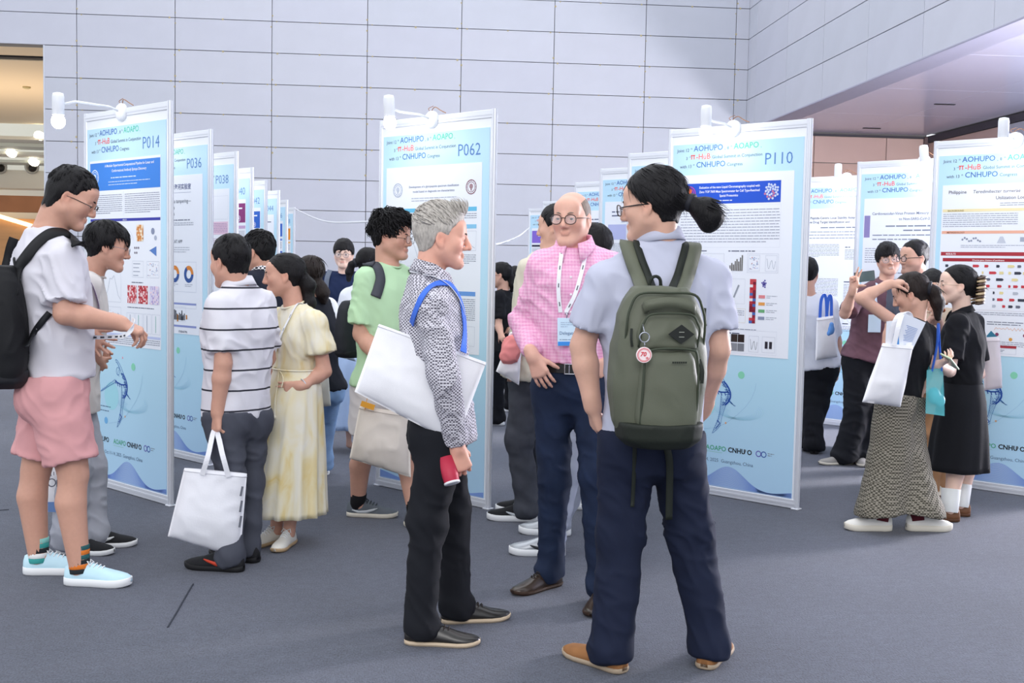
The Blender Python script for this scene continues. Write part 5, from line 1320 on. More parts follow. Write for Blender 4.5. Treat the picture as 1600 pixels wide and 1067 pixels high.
    if socks:
        for i in (0, 1):
            sk_ = socks[i] if isinstance(socks, (list, tuple)) else socks
            if sk_ is None: continue
            a = AN[i]; u = unit(KN[i]-a); h = sk_.get('h', .07); r0 = .040*s*sk_.get('w', 1); k = MB()
            n_ = len(sk_['m']); 
            for q in range(n_):
                z0, z1 = -.03+(h+.03)*q/n_, -.03+(h+.03)*(q+1)/n_; f = lambda z: r0*(1.06+.12*max(0, z)/.1)
                k.lathe([(f(z0)*.98, z0), (f(z0), z0+.001), (f(z1), z1-.001), (f(z1)*.97, z1)], 18, q, a, u)
            k.build('sock', sk_['m'], root, True)
    return out
def skirt(o, rings, m, name='skirt', folds=13, amp=.012, seed=1, fine=72, start=.25, th=.004):
    """rings: (centre, half width, half depth, right vector) from the waist down; a soft tube of cloth whose folds deepen to the hem"""
    root, base = o['root'], o['base']; R = []; r = random.Random(seed); ph = [r.uniform(0, 6.28) for _ in range(4)]; K = len(rings); dense = []
    for i in range(K-1):
        for q in range(6): t = q/6; a, b = rings[i], rings[i+1]; dense.append([np.array(a[j])*(1-t)+np.array(b[j])*t for j in range(4)])
    dense.append([np.array(x) for x in rings[-1]])
    def ring(c, a, b, rt, t, dr):
        rt = unit(rt); fw = np.cross((0, 0, 1.), rt); P = []
        for k in range(fine):
            an = 2*PI*k/fine; f = amp*min(1, max(0, (t-start*.3)/(1-start*.3)))*(math.sin(folds*an+ph[0]+1.2*math.sin(2*an+ph[1]))+.5*math.sin((folds*1.7//1)*an+ph[2]+t*2))
            P.append(c+rt*(float(a)+f+dr)*math.cos(an)+fw*(float(b)+f+dr)*math.sin(an))
        return np.array(P)
    n = len(dense)
    for i, (c, a, b, rt) in enumerate(dense): R.append(ring(c, a, b, rt, i/(n-1), 0))
    for i, (c, a, b, rt) in list(enumerate(dense))[::-1]: R.append(ring(c, a, b, rt, i/(n-1), -th))
    V, Fc = loft_rings(R, False); ob = link(name, mesh(name, V, Fc), m, root); o['trees'].append(bvh(V+base, [q for q in Fc])); return ob
def lanyard(o, left, right, badge=None, m=None, w=.018, back=True, printed=True, name='lanyard', offs=.007, tree=None):
    """left / right: photo pixels down each strand, laid on the garment; runs behind the neck"""
    m = m or mat('lanyard_white', '#eef0f5', .6); b = MB(); tr = tree or [o['ttree']]; N = o['N']+o['base']; fw, rt = o['fw'], o['rt']; ends = []
    lp = [on_cloth(tr, x, y, offs, N[1]) for x, y in left]; rp = [on_cloth(tr, x, y, offs, N[1]) for x, y in right] if right else []
    sd = rt
    if back:
        r = .074*o['s']; c = N+fw*.0+np.array((0, 0, .022)); arc = [c-fw*r*math.cos(a)+rt*r*math.sin(a)-np.array((0, 0, .014*(1-math.cos(a)))) for a in [math.radians(x) for x in (-70, -40, 0, 40, 70)]]
        # join strands round the nape on whichever side they start
        if rp and (lp[0]-rp[0])@rt > 0: arc = arc[::-1]
        b.ribbon(spline(arc, 4), np.array((0, 0, 1.)), w, .002)
        if lp: lp = [arc[0]]+lp
        if rp: rp = [arc[-1]]+rp
    for P in (lp, rp):
        if len(P) > 1: b.ribbon(spline(P, 5), sd, w, .002)
    ob = b.build(name, m, o['root'], False, tuple(-o['base']))
    if printed:
        k = MB(); kd = mat('lanyard_ink', '#3b3f4c', .6)
        for P in (lp, rp):
            if len(P) < 3: continue
            S = spline(P, 10); L = 0
            for i in range(8, len(S)-4, 9):
                k.ribbon([S[i]+np.array((0, -.0022, 0)), S[i+1]+np.array((0, -.0022, 0)), S[i+2]+np.array((0, -.0022, 0))], sd, w*.22, .001)
        if k.v: k.build('lanyard_print', kd, ob)
    return ob, lp, rp
S_wh = mat('sole_white', '#e9ebee', .6); S_gum = mat('sole_gum', '#b59a78', .7); S_blk = mat('sole_black', '#1b1b1e', .7); S_cream = mat('sole_cream', '#d9d3c6', .7)
lace_w = mat('lace_white', '#eef0f2', .8); lace_d = mat('lace_dark', '#2e2725', .8)
U_blue = mat('shoe_ice_blue', '#bfe0ee', .55, var=.06, vscale=8); U_leather = mat('shoe_brown_leather', '#33271f', .28, spec=.6, var=.12, vscale=14); U_black = mat('shoe_black_mesh', '#1c1d21', .8, bump=.3, bscale=400)
navy_tr = mat('navy_trouser', '#151d34', .85, var=.08, vscale=20, bump=.15, bscale=500); black_tr = mat('black_trouser', '#14161d', .9, var=.08, vscale=20, bump=.1, bscale=500)
denim = mat('dark_denim', '#192640', .85, var=.22, vscale=9, bump=.3, bscale=600)
tee_w = mat('tee_white', '#d3d1da', .9, var=.015, vscale=6, bump=.1, bscale=600)

def dotmat(name, c1, c2, sc, rough=.85, mode='CHECK', ratio=.5):
    """small woven check of two yarn colours"""
    m = mat(name, c1, rough, bump=.1, bscale=600); nt = m.node_tree; N = nt.nodes; L = nt.links; b = N['Principled BSDF']
    tc = N.new('ShaderNodeTexCoord'); sp = N.new('ShaderNodeSeparateXYZ'); L.new(tc.outputs['Object'], sp.inputs[0])
    def wave(a_, b_, s_, off=0.):
        q = N.new('ShaderNodeMath'); q.operation = 'ADD'
        L.new(sp.outputs[a_], q.inputs[0])
        if b_: L.new(sp.outputs[b_], q.inputs[1])
        else: q.inputs[1].default_value = off
        k = N.new('ShaderNodeMath'); k.operation = 'MULTIPLY'; k.inputs[1].default_value = s_; L.new(q.outputs[0], k.inputs[0])
        si = N.new('ShaderNodeMath'); si.operation = 'SINE'; L.new(k.outputs[0], si.inputs[0]); return si.outputs[0]
    def op(o_, x, y):
        q = N.new('ShaderNodeMath'); q.operation = o_; L.new(x, q.inputs[0])
        if isinstance(y, float): q.inputs[1].default_value = y
        else: L.new(y, q.inputs[1])
        return q.outputs[0]
    if mode == 'CHECK': v = op('GREATER_THAN', op('MULTIPLY', op('ADD', wave('X', None, sc), wave('Y', None, sc)), wave('Z', None, sc)), ratio-.5)
    elif mode == 'GINGHAM': v = op('MULTIPLY', op('ADD', op('GREATER_THAN', op('ADD', wave('X', None, sc), wave('Y', None, sc)), 0.), op('GREATER_THAN', wave('Z', None, sc), 0.)), .5)
    elif mode == 'STRIPE': v = op('GREATER_THAN', wave('Z', None, sc), ratio)
    mx = N.new('ShaderNodeMix'); mx.data_type = 'RGBA'; mx.inputs['A'].default_value = rgb(c1); mx.inputs['B'].default_value = rgb(c2); L.new(v, mx.inputs['Factor']); L.new(mx.outputs['Result'], b.inputs['Base Color'])
    return m

# ---- the grey-haired man with the patterned shirt
shirt_grey = dotmat('shirt_grey_pattern', '#5a5763', '#cfcdd6', 500, ratio=.42)
gm = person('grey-haired man in a grey patterned shirt and black trousers, holding a red paper cup', 4.45, 'rosy', .985, 'm', face=84, hface=88,
    head=(690, 374), hrot=(88, 3, 0), ho=dict(stubble=.15, nose=1.3, mouth_open=1, buzz=.55, buzzcol=(.23, .22, .22)), neck=(669, 431), pel=(688, 672),
    sh=[(668, 474, .17), (676, 480, -.17)], el=[(655, 590, .24), (694, 590, -.235)], wr=[(697, 650, .18), (714, 698, -.17)],
    hands=[dict(lo=1), dict(d=(.25, .05, -.97), n=(-.25, .97, .1), curl=(38, 48, 30), spread=1, thumb=(40, 25))],
    kn=[(706, 800, .06), (668, 815, -.1)], an=[('g', 712, 940), ('g', 657, 972)], toe=[80, 96],
    hair=dict(style='swept', top=.032, side=.006, back=.012, volume=[((0, .052, .120), (.050, .042, .028))], locks=900, locklen=.05, lift=.55, lockr=.0042, crown=(0, .02, .02), drift=(0, -1.1, .45), seed=4, grain=(60, 20, 30), rough=.006, lockz=.05), hairm=hair_grey,
    top=dict(m=shirt_grey, name='shirt', sleeve=(1.93, 1.96), w=.98, d=1.05, belly=.02, hem=-.08, hemw=.98, fold=.008, collar=dict(r=.070, gap=14, point=.035, h=.034), er=.058, cr=.043, arm=1.03),
    bot=dict(m=black_tr, r=(.094, .074, .060), w=.98, belt=mat('belt_black', '#121214', .4, spec=.5), waist=.2, foot=.055),
    shoes=dict(style='dress', up=mat('shoe_black_leather', '#22201f', .3, spec=.55, var=.1, vscale=12), so=mat('sole_tan_welt', '#cdb9a0', .6), lace=lace_d, L=.295), seed=3, body=dict(neckw=1.02, browm=hair_brown))

# ---- the tall balding man in the pink shirt
pink_sh = dotmat('shirt_pink_gingham', '#efc0d8', '#e39cc4', 430, mode='GINGHAM')
pm = person('balding man with round dark glasses in a pink gingham shirt, wearing a delegate badge', 5.08, 'fair', 1.03, 'm', face=196, hface=192,
    head=(893, 343), hrot=(207, 2, 0), ho=dict(stubble=.12, nose=1.15, gaze=.25, lips=.005, lipc=.35, jaw=1.05, chin=1.04), neck=(898, 387), pel=(893, 612), shw=.19,
    sh=[(953, 414, .06), (846, 415, -.01)], el=[(992, 505, .10), (817, 503, .08)], wr=[(958, 566, -.08), (832, 556, -.12)],
    hands=[dict(d=(-.75, -.3, -.3), n=(0, 1, .1), curl=(20, 25, 15)), dict(d=(.42, -.1, -.9), n=(.35, .93, .1), curl=(14, 18, 12), spread=3, thumb=(10, 10))],
    kn=[(930, 745, .0), (866, 745, -.06)], an=[('g', 940, 912), ('g', 860, 888)], toe=[200, 232],
    hair=dict(style='bald', top=.0, side=.004, back=.006, locks=0, rough=.003, seed=2), hairm=hair_thin,
    glasses=dict(c='#3a2620', t=.0021, w=.025, h=.021, sq=2.3),
    top=dict(m=pink_sh, sleeve=(1.9, 1.9), w=.99, d=.98, hem=.2, fold=.008, collar=dict(r=.072, gap=20, point=.045, h=.036), er=.058, cr=.042),
    bot=dict(m=denim, r=(.094, .070, .058), belt=mat('belt_black', '#121214', .4, spec=.5), waist=.24, belt_h=.112, name='jeans', foot=.04),
    shoes=dict(style='dress', up=U_leather, so=mat('sole_dark_welt', '#3d2c22', .6), lace=lace_d, L=.30), seed=5, body=dict(browm=hair_thin))
lb, lp, rp = lanyard(pm, [(877, 398), (874, 425), (873, 455), (876, 488)], [(915, 396), (908, 425), (898, 460), (884, 488)])
bd = MB(); c = on_cloth([pm['ttree']], 885, 518, .016, 5.); a = c-pm['base']
bd.box((0, 0, 0), (.088, .004, .125), 0, .0015).box((0, -.0025, -.052), (.086, .001, .018), 1)
bo = bd.build('badge', [mat('badge_sky', '#cfe6f6', .4), mat('badge_blue', '#3f8fe0', .5)], pm['root'], False, a); bo.rotation_euler = (math.radians(-4), 0, math.radians(14))
p = Print(0); p.text('Delegate', -.036, -.012, .0205, '#4b6c93', 8); p.greek(-.03, .045, .035, 3, .009, .005, '#9db4cc', 8, 2); p.greek(-.035, -.03, .03, 1, .009, .006, '#8aa0b8', 8, 3)
pr = link('badge_lettering', p.me('badge_lettering'), None, bo)
MB().tube([(0, 0, .062), (0, -.004, .075), (0, 0, .09)], .003, 6).tube([(-.01, 0, .08), (0, -.003, .086), (.01, 0, .08)], .002, 5).build('badge_clip', steel, bo)
bt = MB()
for yy in (433, 460, 487, 514, 545):
    q = on_cloth([pm['ttree']], 892, yy, .003, 5.)-pm['base']; bt.lathe([(.0055, 0), (.0055, .002), (.003, .0028)], 10, 0, q, (-.2, -1, 0))
tag(bt.build('shirt_buttons', mat('button_pearl', '#f2eaf0', .3), pm['top']), kind='stuff')

# ---- the ponytailed man seen from behind
shirt_lav = mat('shirt_lavender_grey', '#b9bccf', .85, var=.02, vscale=8, bump=.15, bscale=700)
bm_ = person('long-haired man in a lavender-grey shirt and navy trousers, seen from behind', 4.02, 'asian', 1.04, 'm', face=-8, hface=-4,
    head=(1019, 324), hrot=(-58, 6, 0), ho=dict(fat=.004), neck=(1032, 380), pel=(1018, 690), shw=.20,
    sh=[(945, 440, .0), (1112, 436, .02)], el=[(910, 540, .02), (1122, 545, .0)], wr=[(926, 633, -.0), (1098, 640, .16)],
    hands=[dict(d=(.25, .25, -.93), n=(.9, .2, .2), curl=(15, 15, 10)), dict(d=(-.3, .5, -.8), n=(-.9, 0, 0), curl=(15, 20, 12))],
    kn=[(970, 832, .06), (1078, 830, .05)], an=[('g', 956, 1010), ('g', 1108, 1004)], toe=[-38, 30],
    hair=dict(style='tied', top=.026, side=.014, back=.020, locks=500, locklen=.075, lift=.08, lockr=.003, crown=(0, .03, .14), drift=(0, -.8, -.3), seed=6, lockz=-.02, rough=.004, clump=.006,
              tail=dict(pts=[(0, -.115, .01), (.0, -.150, -.005), (.01, -.185, -.030), (.015, -.20, -.06), (.01, -.195, -.085)], r=[.030, .026, .045, .046, .026]), tie=((0, -.142, 0), (0, -1, -.45), .034)),
    glasses=dict(c='#17171b', t=.0022, w=.024, h=.019, sq=3),
    top=dict(m=shirt_lav, sleeve=(.74, .74), w=1.06, d=1.02, hem=.02, fold=.006, freq=(10, 10, 6), sr=(.066, .078), collar=dict(r=.072, gap=20, point=.03, h=.034), shr=1.05),
    bot=dict(m=navy_tr, r=(.100, .084, .072), w=1.04, fold=.005, foot=.045, waist=.2),
    shoes=dict(style='casual', up=mat('shoe_tan_suede', '#94663f', .8, var=.12, vscale=18, bump=.2, bscale=300), so=mat('sole_taupe', '#a3927e', .7), L=.30, W=1.12), seed=8, body=dict(arm=1.06))
# ---- left: the man in the white tee and pink shorts
pink_sho = mat('shorts_pink', '#d9a0a2', .9, var=.04, vscale=14, bump=.15, bscale=600)
sk_t = [mat('sock_teal', '#3c9a97', .9), mat('sock_white', '#e8eaea', .9), mat('sock_dark', '#252a2e', .9), mat('sock_teal', '#3c9a97', .9), mat('sock_mint', '#8fd3cb', .9)]
sk_o = [mat('sock_dark', '#252a2e', .9), mat('sock_orange', '#d9772e', .9), mat('sock_dark', '#252a2e', .9), mat('sock_teal2', '#2f5d60', .9), mat('sock_orange', '#d9772e', .9), mat('sock_teal2', '#2f5d60', .9)]
p1 = person('heavy-set man in a white tee and pink shorts wearing a black backpack', 5.24, 'tan', 1.06, 'm', face=62, hface=72,
    head=(111, 311), hrot=(80, 24, 0), ho=dict(fat=.008, jaw=1.08, nose=.8, buzz=.75, napez=-.035), neck=(73, 357), pel=(88, 606), shw=.20,
    sh=[(44, 398, .17), (98, 404, -.17)], el=[(70, 492, .24), (102, 490, -.22)], wr=[(132, 520, .16), (188, 505, -.12)],
    hands=[dict(d=(.8, -.25, -.5), n=(.1, -.9, .3), curl=(10, 12, 8), spread=12, thumb=(0, 5), sgn=-1), dict(d=(.88, .1, -.42), n=(-.25, .2, -.9), each=[(62, 35, 15), (50, 40, 20), (38, 45, 25), (25, 45, 25)], spread=7, thumb=(30, 15))],
    kn=[(56, 735, .09), (115, 742, -.10)], an=[('g', 60, 868), ('g', 124, 884)], toe=[88, 98],
    hair=dict(style='short', napez=-.03, nape=1.16, top=.022, side=.004, back=.008, locks=800, locklen=.03, lift=.55, lockr=.0032, crown=(0, -.05, .10), seed=11, lockz=.06, hairline=.0),
    glasses=dict(c='#1d1d22', t=.0016, w=.024, h=.019, half=True),
    top=dict(m=tee_w, sleeve=.80, w=1.10, d=1.22, belly=.02, hem=.06, fold=.008, freq=(9, 9, 5), sr=(.064, .086), twist=.6, nko=1.05, rib=False),
    bot=dict(kind='shorts', name='shorts', m=pink_sho, r=(.118, .112), len=.83, w=1.12, fold=.006, freq=(7, 7, 9), waist=.2, seat=1.2),
    shoes=dict(style='chunky', up=U_blue, so=S_wh, lace=lace_w, L=.305, W=1.1), socks=[dict(m=sk_t, h=.085), dict(m=sk_o, h=.095)], seed=12, body=dict(legs=True, leg=1.16, arm=1.14, neckw=1.22))

# ---- the young man bending to the board beside him
tee_off = mat('tee_offwhite', '#d9d4d2', .9, var=.02, vscale=8); grey_tr = mat('grey_trouser', '#a4a7b2', .9, var=.05, vscale=20)
p2 = person('young man with thin glasses bending towards board P014 in an off-white tee', 5.95, 'tan', .98, 'm', face=75, hface=80,
    head=(168, 388), hrot=(76, 10, -6), ho=dict(jaw=.95, nose=1., gaze=.1), neck=(139, 432), pel=(112, 628),
    el=[(120, 520, .2), (140, 530, -.17)], wr=[(150, 545, .12), (150, 560, -.05)], hands=[dict(lo=1), dict(lo=1)],
    an=[('g', 141, 829), ('g', 108, 838)], kn=[(140, 735), (112, 740)], toe=[82, 98],
    hair=dict(style='mop', front=.022, top=.030, side=.018, back=.020, locks=800, locklen=.055, lift=.22, lockr=.0036, crown=(0, -.05, .13), seed=13, lockz=.0, part=.25, hairline=.01),
    glasses=dict(c='#8a8f99', t=.0011, w=.0225, h=.017, metal=.6), top=dict(m=tee_off, sleeve=.8, hem=-.05, w=1.02), bot=dict(m=grey_tr, r=(.10, .088, .08)),
    shoes=dict(style='sneaker', up=U_black, so=S_wh, L=.29, extra=mat('flash_white', '#e8eaec', .6)), seed=14)
lanyard(p2, [(139, 437), (146, 452), (152, 472), (156, 492)], [], m=mat('lanyard_purple', '#6a4a8e', .6), printed=False, w=.02)

# ---- striped polo man
def stripes(name, base, dark, per, wid, off):
    m = mat(name, base, .9, bump=.12, bscale=600); nt = m.node_tree; N = nt.nodes; L = nt.links; b = N['Principled BSDF']
    tc = N.new('ShaderNodeTexCoord'); sp = N.new('ShaderNodeSeparateXYZ'); L.new(tc.outputs['Object'], sp.inputs[0])
    def op(o_, x, y):
        q = N.new('ShaderNodeMath'); q.operation = o_; L.new(x, q.inputs[0]); q.inputs[1].default_value = y; return q.outputs[0]
    v = op('LESS_THAN', op('FRACT', op('MULTIPLY', op('ADD', sp.outputs['Z'], off), 1/per), 0.), wid/per)
    mx = N.new('ShaderNodeMix'); mx.data_type = 'RGBA'; mx.inputs['A'].default_value = rgb(base); mx.inputs['B'].default_value = rgb(dark); L.new(v, mx.inputs['Factor']); L.new(mx.outputs['Result'], b.inputs['Base Color']); return m
polo = stripes('polo_striped', '#dedde5', '#33343e', .098, .0085, .035); polo_w = mat('polo_white', '#dedde5', .9)
p3 = person('man in a white polo with thin dark stripes carrying a white shopping bag', 5.55, 'tan', 1.0, 'm', face=-42, hface=-50,
    head=(360, 411), hrot=(-50, 6, 0), ho=dict(fat=.003, buzz=.6), neck=(374, 450), pel=(370, 650),
    sh=[(344, 478, -.13), (412, 474, .13)], el=[(349, 567, -.17), (418, 560, .18)], wr=[(340, 642, -.16), (385, 585, .2)],
    hands=[dict(d=(-.08, -.05, -1), n=(.75, .6, 0), curl=(55, 70, 40), spread=0, thumb=(45, 30)), dict(lo=1)],
    kn=[(362, 755, -.05), (390, 752, .08)], an=[('g', 362, 864), ('g', 388, 850)], toe=[-74, -58],
    hair=dict(style='short', top=.024, side=.010, back=.012, locks=800, locklen=.035, lift=.35, lockr=.0032, seed=15, lockz=.02),
    top=dict(m=polo, sleeve=.82, w=1.06, d=1.08, hem=.0, fold=.007, freq=(9, 9, 6), sr=(.066, .074), collar=dict(r=.068, gap=22, h=.030, fall=.042), colm=polo_w),
    bot=dict(m=mat('charcoal_trouser', '#474a55', .85, var=.06, vscale=20), r=(.094, .070, .057), waist=.18),
    shoes=dict(style='sneaker', up=U_black, so=S_blk, L=.30, extra=mat('flash_red', '#c8452f', .6)), seed=16)

# ---- woman in the yellow dress
dress_y = mat('dress_yellow', '#ece2bc', .85, var=.0); nt = dress_y.node_tree
tc = nt.nodes.new('ShaderNodeTexCoord'); mp = nt.nodes.new('ShaderNodeMapping'); mp.inputs['Scale'].default_value = (9, 9, 4); nz = nt.nodes.new('ShaderNodeTexNoise'); nz.inputs['Scale'].default_value = 1; nz.inputs['Detail'].default_value = 3; nz.inputs['Distortion'].default_value = 1.2
rp_ = nt.nodes.new('ShaderNodeValToRGB'); e = rp_.color_ramp; e.elements[0].position = .35; e.elements[0].color = rgb('#e6e2d4'); e.elements[1].position = .72; e.elements[1].color = rgb('#dcc480'); q = e.elements.new(.56); q.color = rgb('#e4dab8')
nt.links.new(tc.outputs['Object'], mp.inputs[0]); nt.links.new(mp.outputs[0], nz.inputs['Vector']); nt.links.new(nz.outputs['Fac'], rp_.inputs[0]); nt.links.new(rp_.outputs[0], nt.nodes['Principled BSDF'].inputs['Base Color'])
p4 = person('laughing woman in a pale yellow tiered dress with a hand on her hip', 5.95, 'tan', .93, 'f', face=238, hface=236,
    head=(443, 433), hrot=(264, 2, 4), ho=dict(smile=1, squint=1, fat=.004, nose=.75, jaw=.95), neck=(463, 480), pel=(462, 618),
    sh=[(493, 505, -.13), (436, 500, .13)], el=[(507, 580, -.14), (425, 580, .2)], wr=[(470, 603, -.22), (440, 640, .1)],
    hands=[dict(d=(-.93, .05, -.15), n=(0, 1, .1), curl=(18, 22, 14), spread=3, thumb=(15, 10), sgn=-1), dict(lo=1)],
    an=[('g', 452, 826), ('g', 432, 822)], toe=[196, 220],
    hair=dict(style='tied', top=.018, side=.010, back=.018, locks=200, locklen=.07, lift=.05, lockr=.003, crown=(0, .06, .10), drift=(0, -.8, -.2), seed=17, lockz=.0, rough=.003,
              tail=dict(pts=[(0, -.115, -.01), (.0, -.14, -.05), (.015, -.135, -.10), (.0, -.14, -.15), (.015, -.13, -.20), (.01, -.13, -.235)], r=[.036, .042, .035, .040, .032, .020])),
    top=dict(name='dress_bodice', m=dress_y, sleeve=.62, puff=.022, w=1.04, d=1.05, hem=.22, fold=.006, freq=(14, 14, 5), sr=(.062, .066), hollow=False, vneck=.05), seed=18, body=dict(legs=True, leg=.95, arm=1.1),
    shoes=dict(style='casual', up=mat('shoe_white_canvas', '#e6e4dc', .8), so=S_gum, lace=lace_w, L=.25), brow=True)
def pr_(o, px, py, dy=0.): return at(px, py, o['base'][1]+dy)-o['base']
rt4 = p4['rh']
sk4 = skirt(p4, [(pr_(p4, 462, 575), .135, .105, rt4), (pr_(p4, 461, 600), .160, .125, rt4), (pr_(p4, 457, 640), .175, .150, rt4), (pr_(p4, 453, 700), .19, .175, rt4), (pr_(p4, 450, 750), .20, .188, rt4), (pr_(p4, 448, 800), .212, .20, rt4)], dress_y, 'dress_skirt', 15, .012, 3)
c = pr_(p4, 462, 576); MB().tube([c+rt4*.139*math.cos(a)+p4['fh']*.112*math.sin(a) for a in [2*PI*k/32 for k in range(32)]], .004, 6, closed=True).build('waist_tie', dress_y, p4['top'], True)
kn_ = [on_cloth(p4['trees'][-3:], x, y, .008, 5.8)-p4['base'] for x, y in ((438, 577), (436, 600), (432, 625), (430, 652))]; k2 = [on_cloth(p4['trees'][-3:], x, y, .008, 5.8)-p4['base'] for x, y in ((438, 577), (444, 592), (441, 606))]
MB().tube(spline(kn_, 5), .004, 6).tube(spline(k2, 5), .004, 6).lathe([(.006, -.008), (.008, .0), (.005, .01)], 8, 0, kn_[-1]).build('tie_cord', dress_y, p4['top'], True)
lanyard(p4, [(466, 476), (452, 500), (441, 522), (432, 548)], [], w=.018)
w_ = p4['WR'][0]+np.array((-.0, 0, 0)); ax_ = unit(p4['WR'][0]-p4['EL'][0]); u_ = unit(np.cross(ax_, (0, 0, 1.))); v_ = np.cross(ax_, u_)
MB().tube([w_-ax_*.015+.032*(u_*math.cos(a)+v_*math.sin(a)) for a in [2*PI*k/20 for k in range(20)]], .0035, 6, closed=True).build('bracelet', mat('bracelet_silver', '#c8ccd4', .3, metal=.7), p4['root'], True)

# ---- behind: navy jacket man, brown-haired woman, boy in navy, woman in white, man in green
navy_j = mat('jacket_navy', '#1c2030', .85, var=.06, vscale=12)
person('man in a dark navy jacket reading a poster, mostly hidden behind the striped polo', 6.95, 'tan', 1.0, 'm', face=-60, head=(404, 396), hrot=(-62, 8, 0), ho=dict(buzz=.7), neck=(414, 428), pel=(420, 580), an=[('g', 402, 741), ('g', 424, 736)], toe=[-60, -50], near=False,
    hair=dict(style='short', top=.026, side=.006, back=.008, locks=700, locklen=.045, lift=.6, lockr=.006, seed=19, lockz=.06), glasses=dict(c='#22242a', t=.0018), hands=[dict(lo=1), dict(lo=1)],
    top=dict(m=navy_j, name='jacket', sleeve=1.9, collar=dict(r=.07, h=.03), colm=dotmat('collar_mottled', '#1b1c24', '#e6e6ea', 260)), bot=dict(m=black_tr), shoes=dict(up=U_black, so=S_blk), seed=20)
vest_b = mat('vest_black', '#171a24', .9, var=.05, vscale=12)
white_top = mat('blouse_white', '#e9ecf4', .85, var=.02, vscale=10)
w6 = person('woman with brown hair in a black vest over a white sleeve, seen from behind', 7.5, 'tan', .93, 'f', face=-40, head=(483, 430), hrot=(-48, 6, 0), neck=(490, 466), pel=(500, 605), near=False, sh=[(470, 482, -.1), (512, 480, .1)],
    el=[(470, 545, -.1), (523, 540, .1)], wr=[(462, 590, -.2), (505, 585, -.1)], hands=[dict(lo=1), dict(lo=1)], an=[('g', 488, 726), ('g', 505, 722)], toe=[-45, -30], hairm=hair_brown,
    hair=dict(style='long', top=.022, side=.016, back=.022, locks=200, locklen=.08, lift=.2, lockr=.006, seed=21, drift=(0, -.3, -.8), lockz=-.05, tail=dict(pts=[(0, -.09, -.08), (.02, -.11, -.14), (.03, -.10, -.19)], r=[.05, .05, .03])),
    top=dict(m=vest_b, name='vest', sleeve=.1, hem=-.05, w=1.1), bot=dict(m=mat('jeans_light', '#7d9cc4', .85, var=.15, vscale=14), r=(.09, .075, .068)), shoes=dict(up=mat('shoe_light', '#d8dbe0', .7), so=S_wh, L=.25), seed=22)
F_ = Field(w6['SH'][1]-.2, w6['SH'][1]+.2, .014); F_.lo = 0
F_ = Field(np.minimum(w6['SH'][1], w6['EL'][1])-.15, np.maximum(w6['SH'][1], w6['EL'][1])+.15, .013); F_.chain([w6['SH'][1], (w6['SH'][1]+w6['EL'][1])/2+np.array((.01, 0, 0)), w6['EL'][1]], [.070, .085, .060], .03)
V_, Q_ = F_.extract(1); link('white_sleeve', mesh('white_sleeve', V_, Q_), white_top, w6['root'])
navy_tee = mat('tee_navy', '#1d2a4c', .9, var=.05, vscale=10); jeans_mid = mat('jeans_mid', '#55749f', .85, var=.25, vscale=16)
p7 = person('teenage boy with glasses in a navy tee, facing forward by the far wall', 10.0, 'pale', 1.0, 'm', face=186, head=(537, 398), hrot=(184, 2, 0), ho=dict(lips=.008, lipc=.8), neck=(539, 428), pel=(532, 532), near=False, an=[('g', 520, 655), ('g', 505, 658)], toe=[90, 200],
    body=dict(fine=.006), hair=dict(style='mop', front=.022, top=.028, side=.018, back=.018, locks=300, locklen=.05, lift=.1, lockr=.006, seed=23, lockz=.0, hairline=.002), glasses=dict(c='#55585f', t=.0016, w=.025, h=.02), hands=[dict(lo=1), dict(lo=1)],
    top=dict(m=navy_tee, sleeve=.8, hem=-.06, w=1.05), bot=dict(m=jeans_mid, name='jeans', r=(.098, .084, .078)), shoes=dict(style='chunky', up=mat('shoe_offwhite', '#dfe1e0', .7), so=S_wh, L=.30, extra=mat('flash_black', '#2a2b30', .6)), seed=24)
MB().ribbon(spline([on_cloth([p7['ttree']], x, y, .012, 9.8)-p7['base'] for x, y in ((516, 424), (512, 434), (511, 448), (510, 462))], 4), (1, 0, 0), .042, .006).build('strap', mat('strap_grey', '#6d7687', .8), p7['root'])
sky_sk = mat('skirt_sky', '#b4cbee', .85, var=.04, vscale=12)
w8 = person('dark-haired woman in white, standing behind the green tee with her back turned', 8.9, 'asian', .93, 'f', face=40, head=(578, 413), hrot=(60, 10, 0), neck=(570, 445), pel=(556, 548), near=False, sh=[(545, 462, 0), (592, 462, 0)], an=[('g', 545, 690), ('g', 556, 686)], toe=[60, 40],
    hair=dict(style='tied', top=.022, side=.016, back=.024, locks=120, locklen=.07, lift=.05, lockr=.005, seed=25, rough=.003, tail=dict(pts=[(0, -.11, .0), (-.04, -.15, -.03), (-.06, -.15, -.10), (-.09, -.13, -.16)], r=[.035, .03, .035, .02]), tie=((-.015, -.13, -.012), (-.6, -.6, -.4), .036)), hands=[dict(lo=1), dict(lo=1)],
    top=dict(m=white_top, name='blouse', sleeve=.9, hem=.1, w=1.12), brow=False, eyes=False, seed=26)
skirt(w8, [(pr_(w8, 556, 540), .15, .115, w8['rh']), (pr_(w8, 555, 570), .18, .15, w8['rh']), (pr_(w8, 550, 620), .20, .17, w8['rh']), (pr_(w8, 548, 668), .22, .19, w8['rh'])], sky_sk, 'long_skirt', 11, .014, 5, 60)
green_t = mat('tee_mint', '#b9dcb4', .9, var=.02, vscale=8, bump=.1, bscale=600)
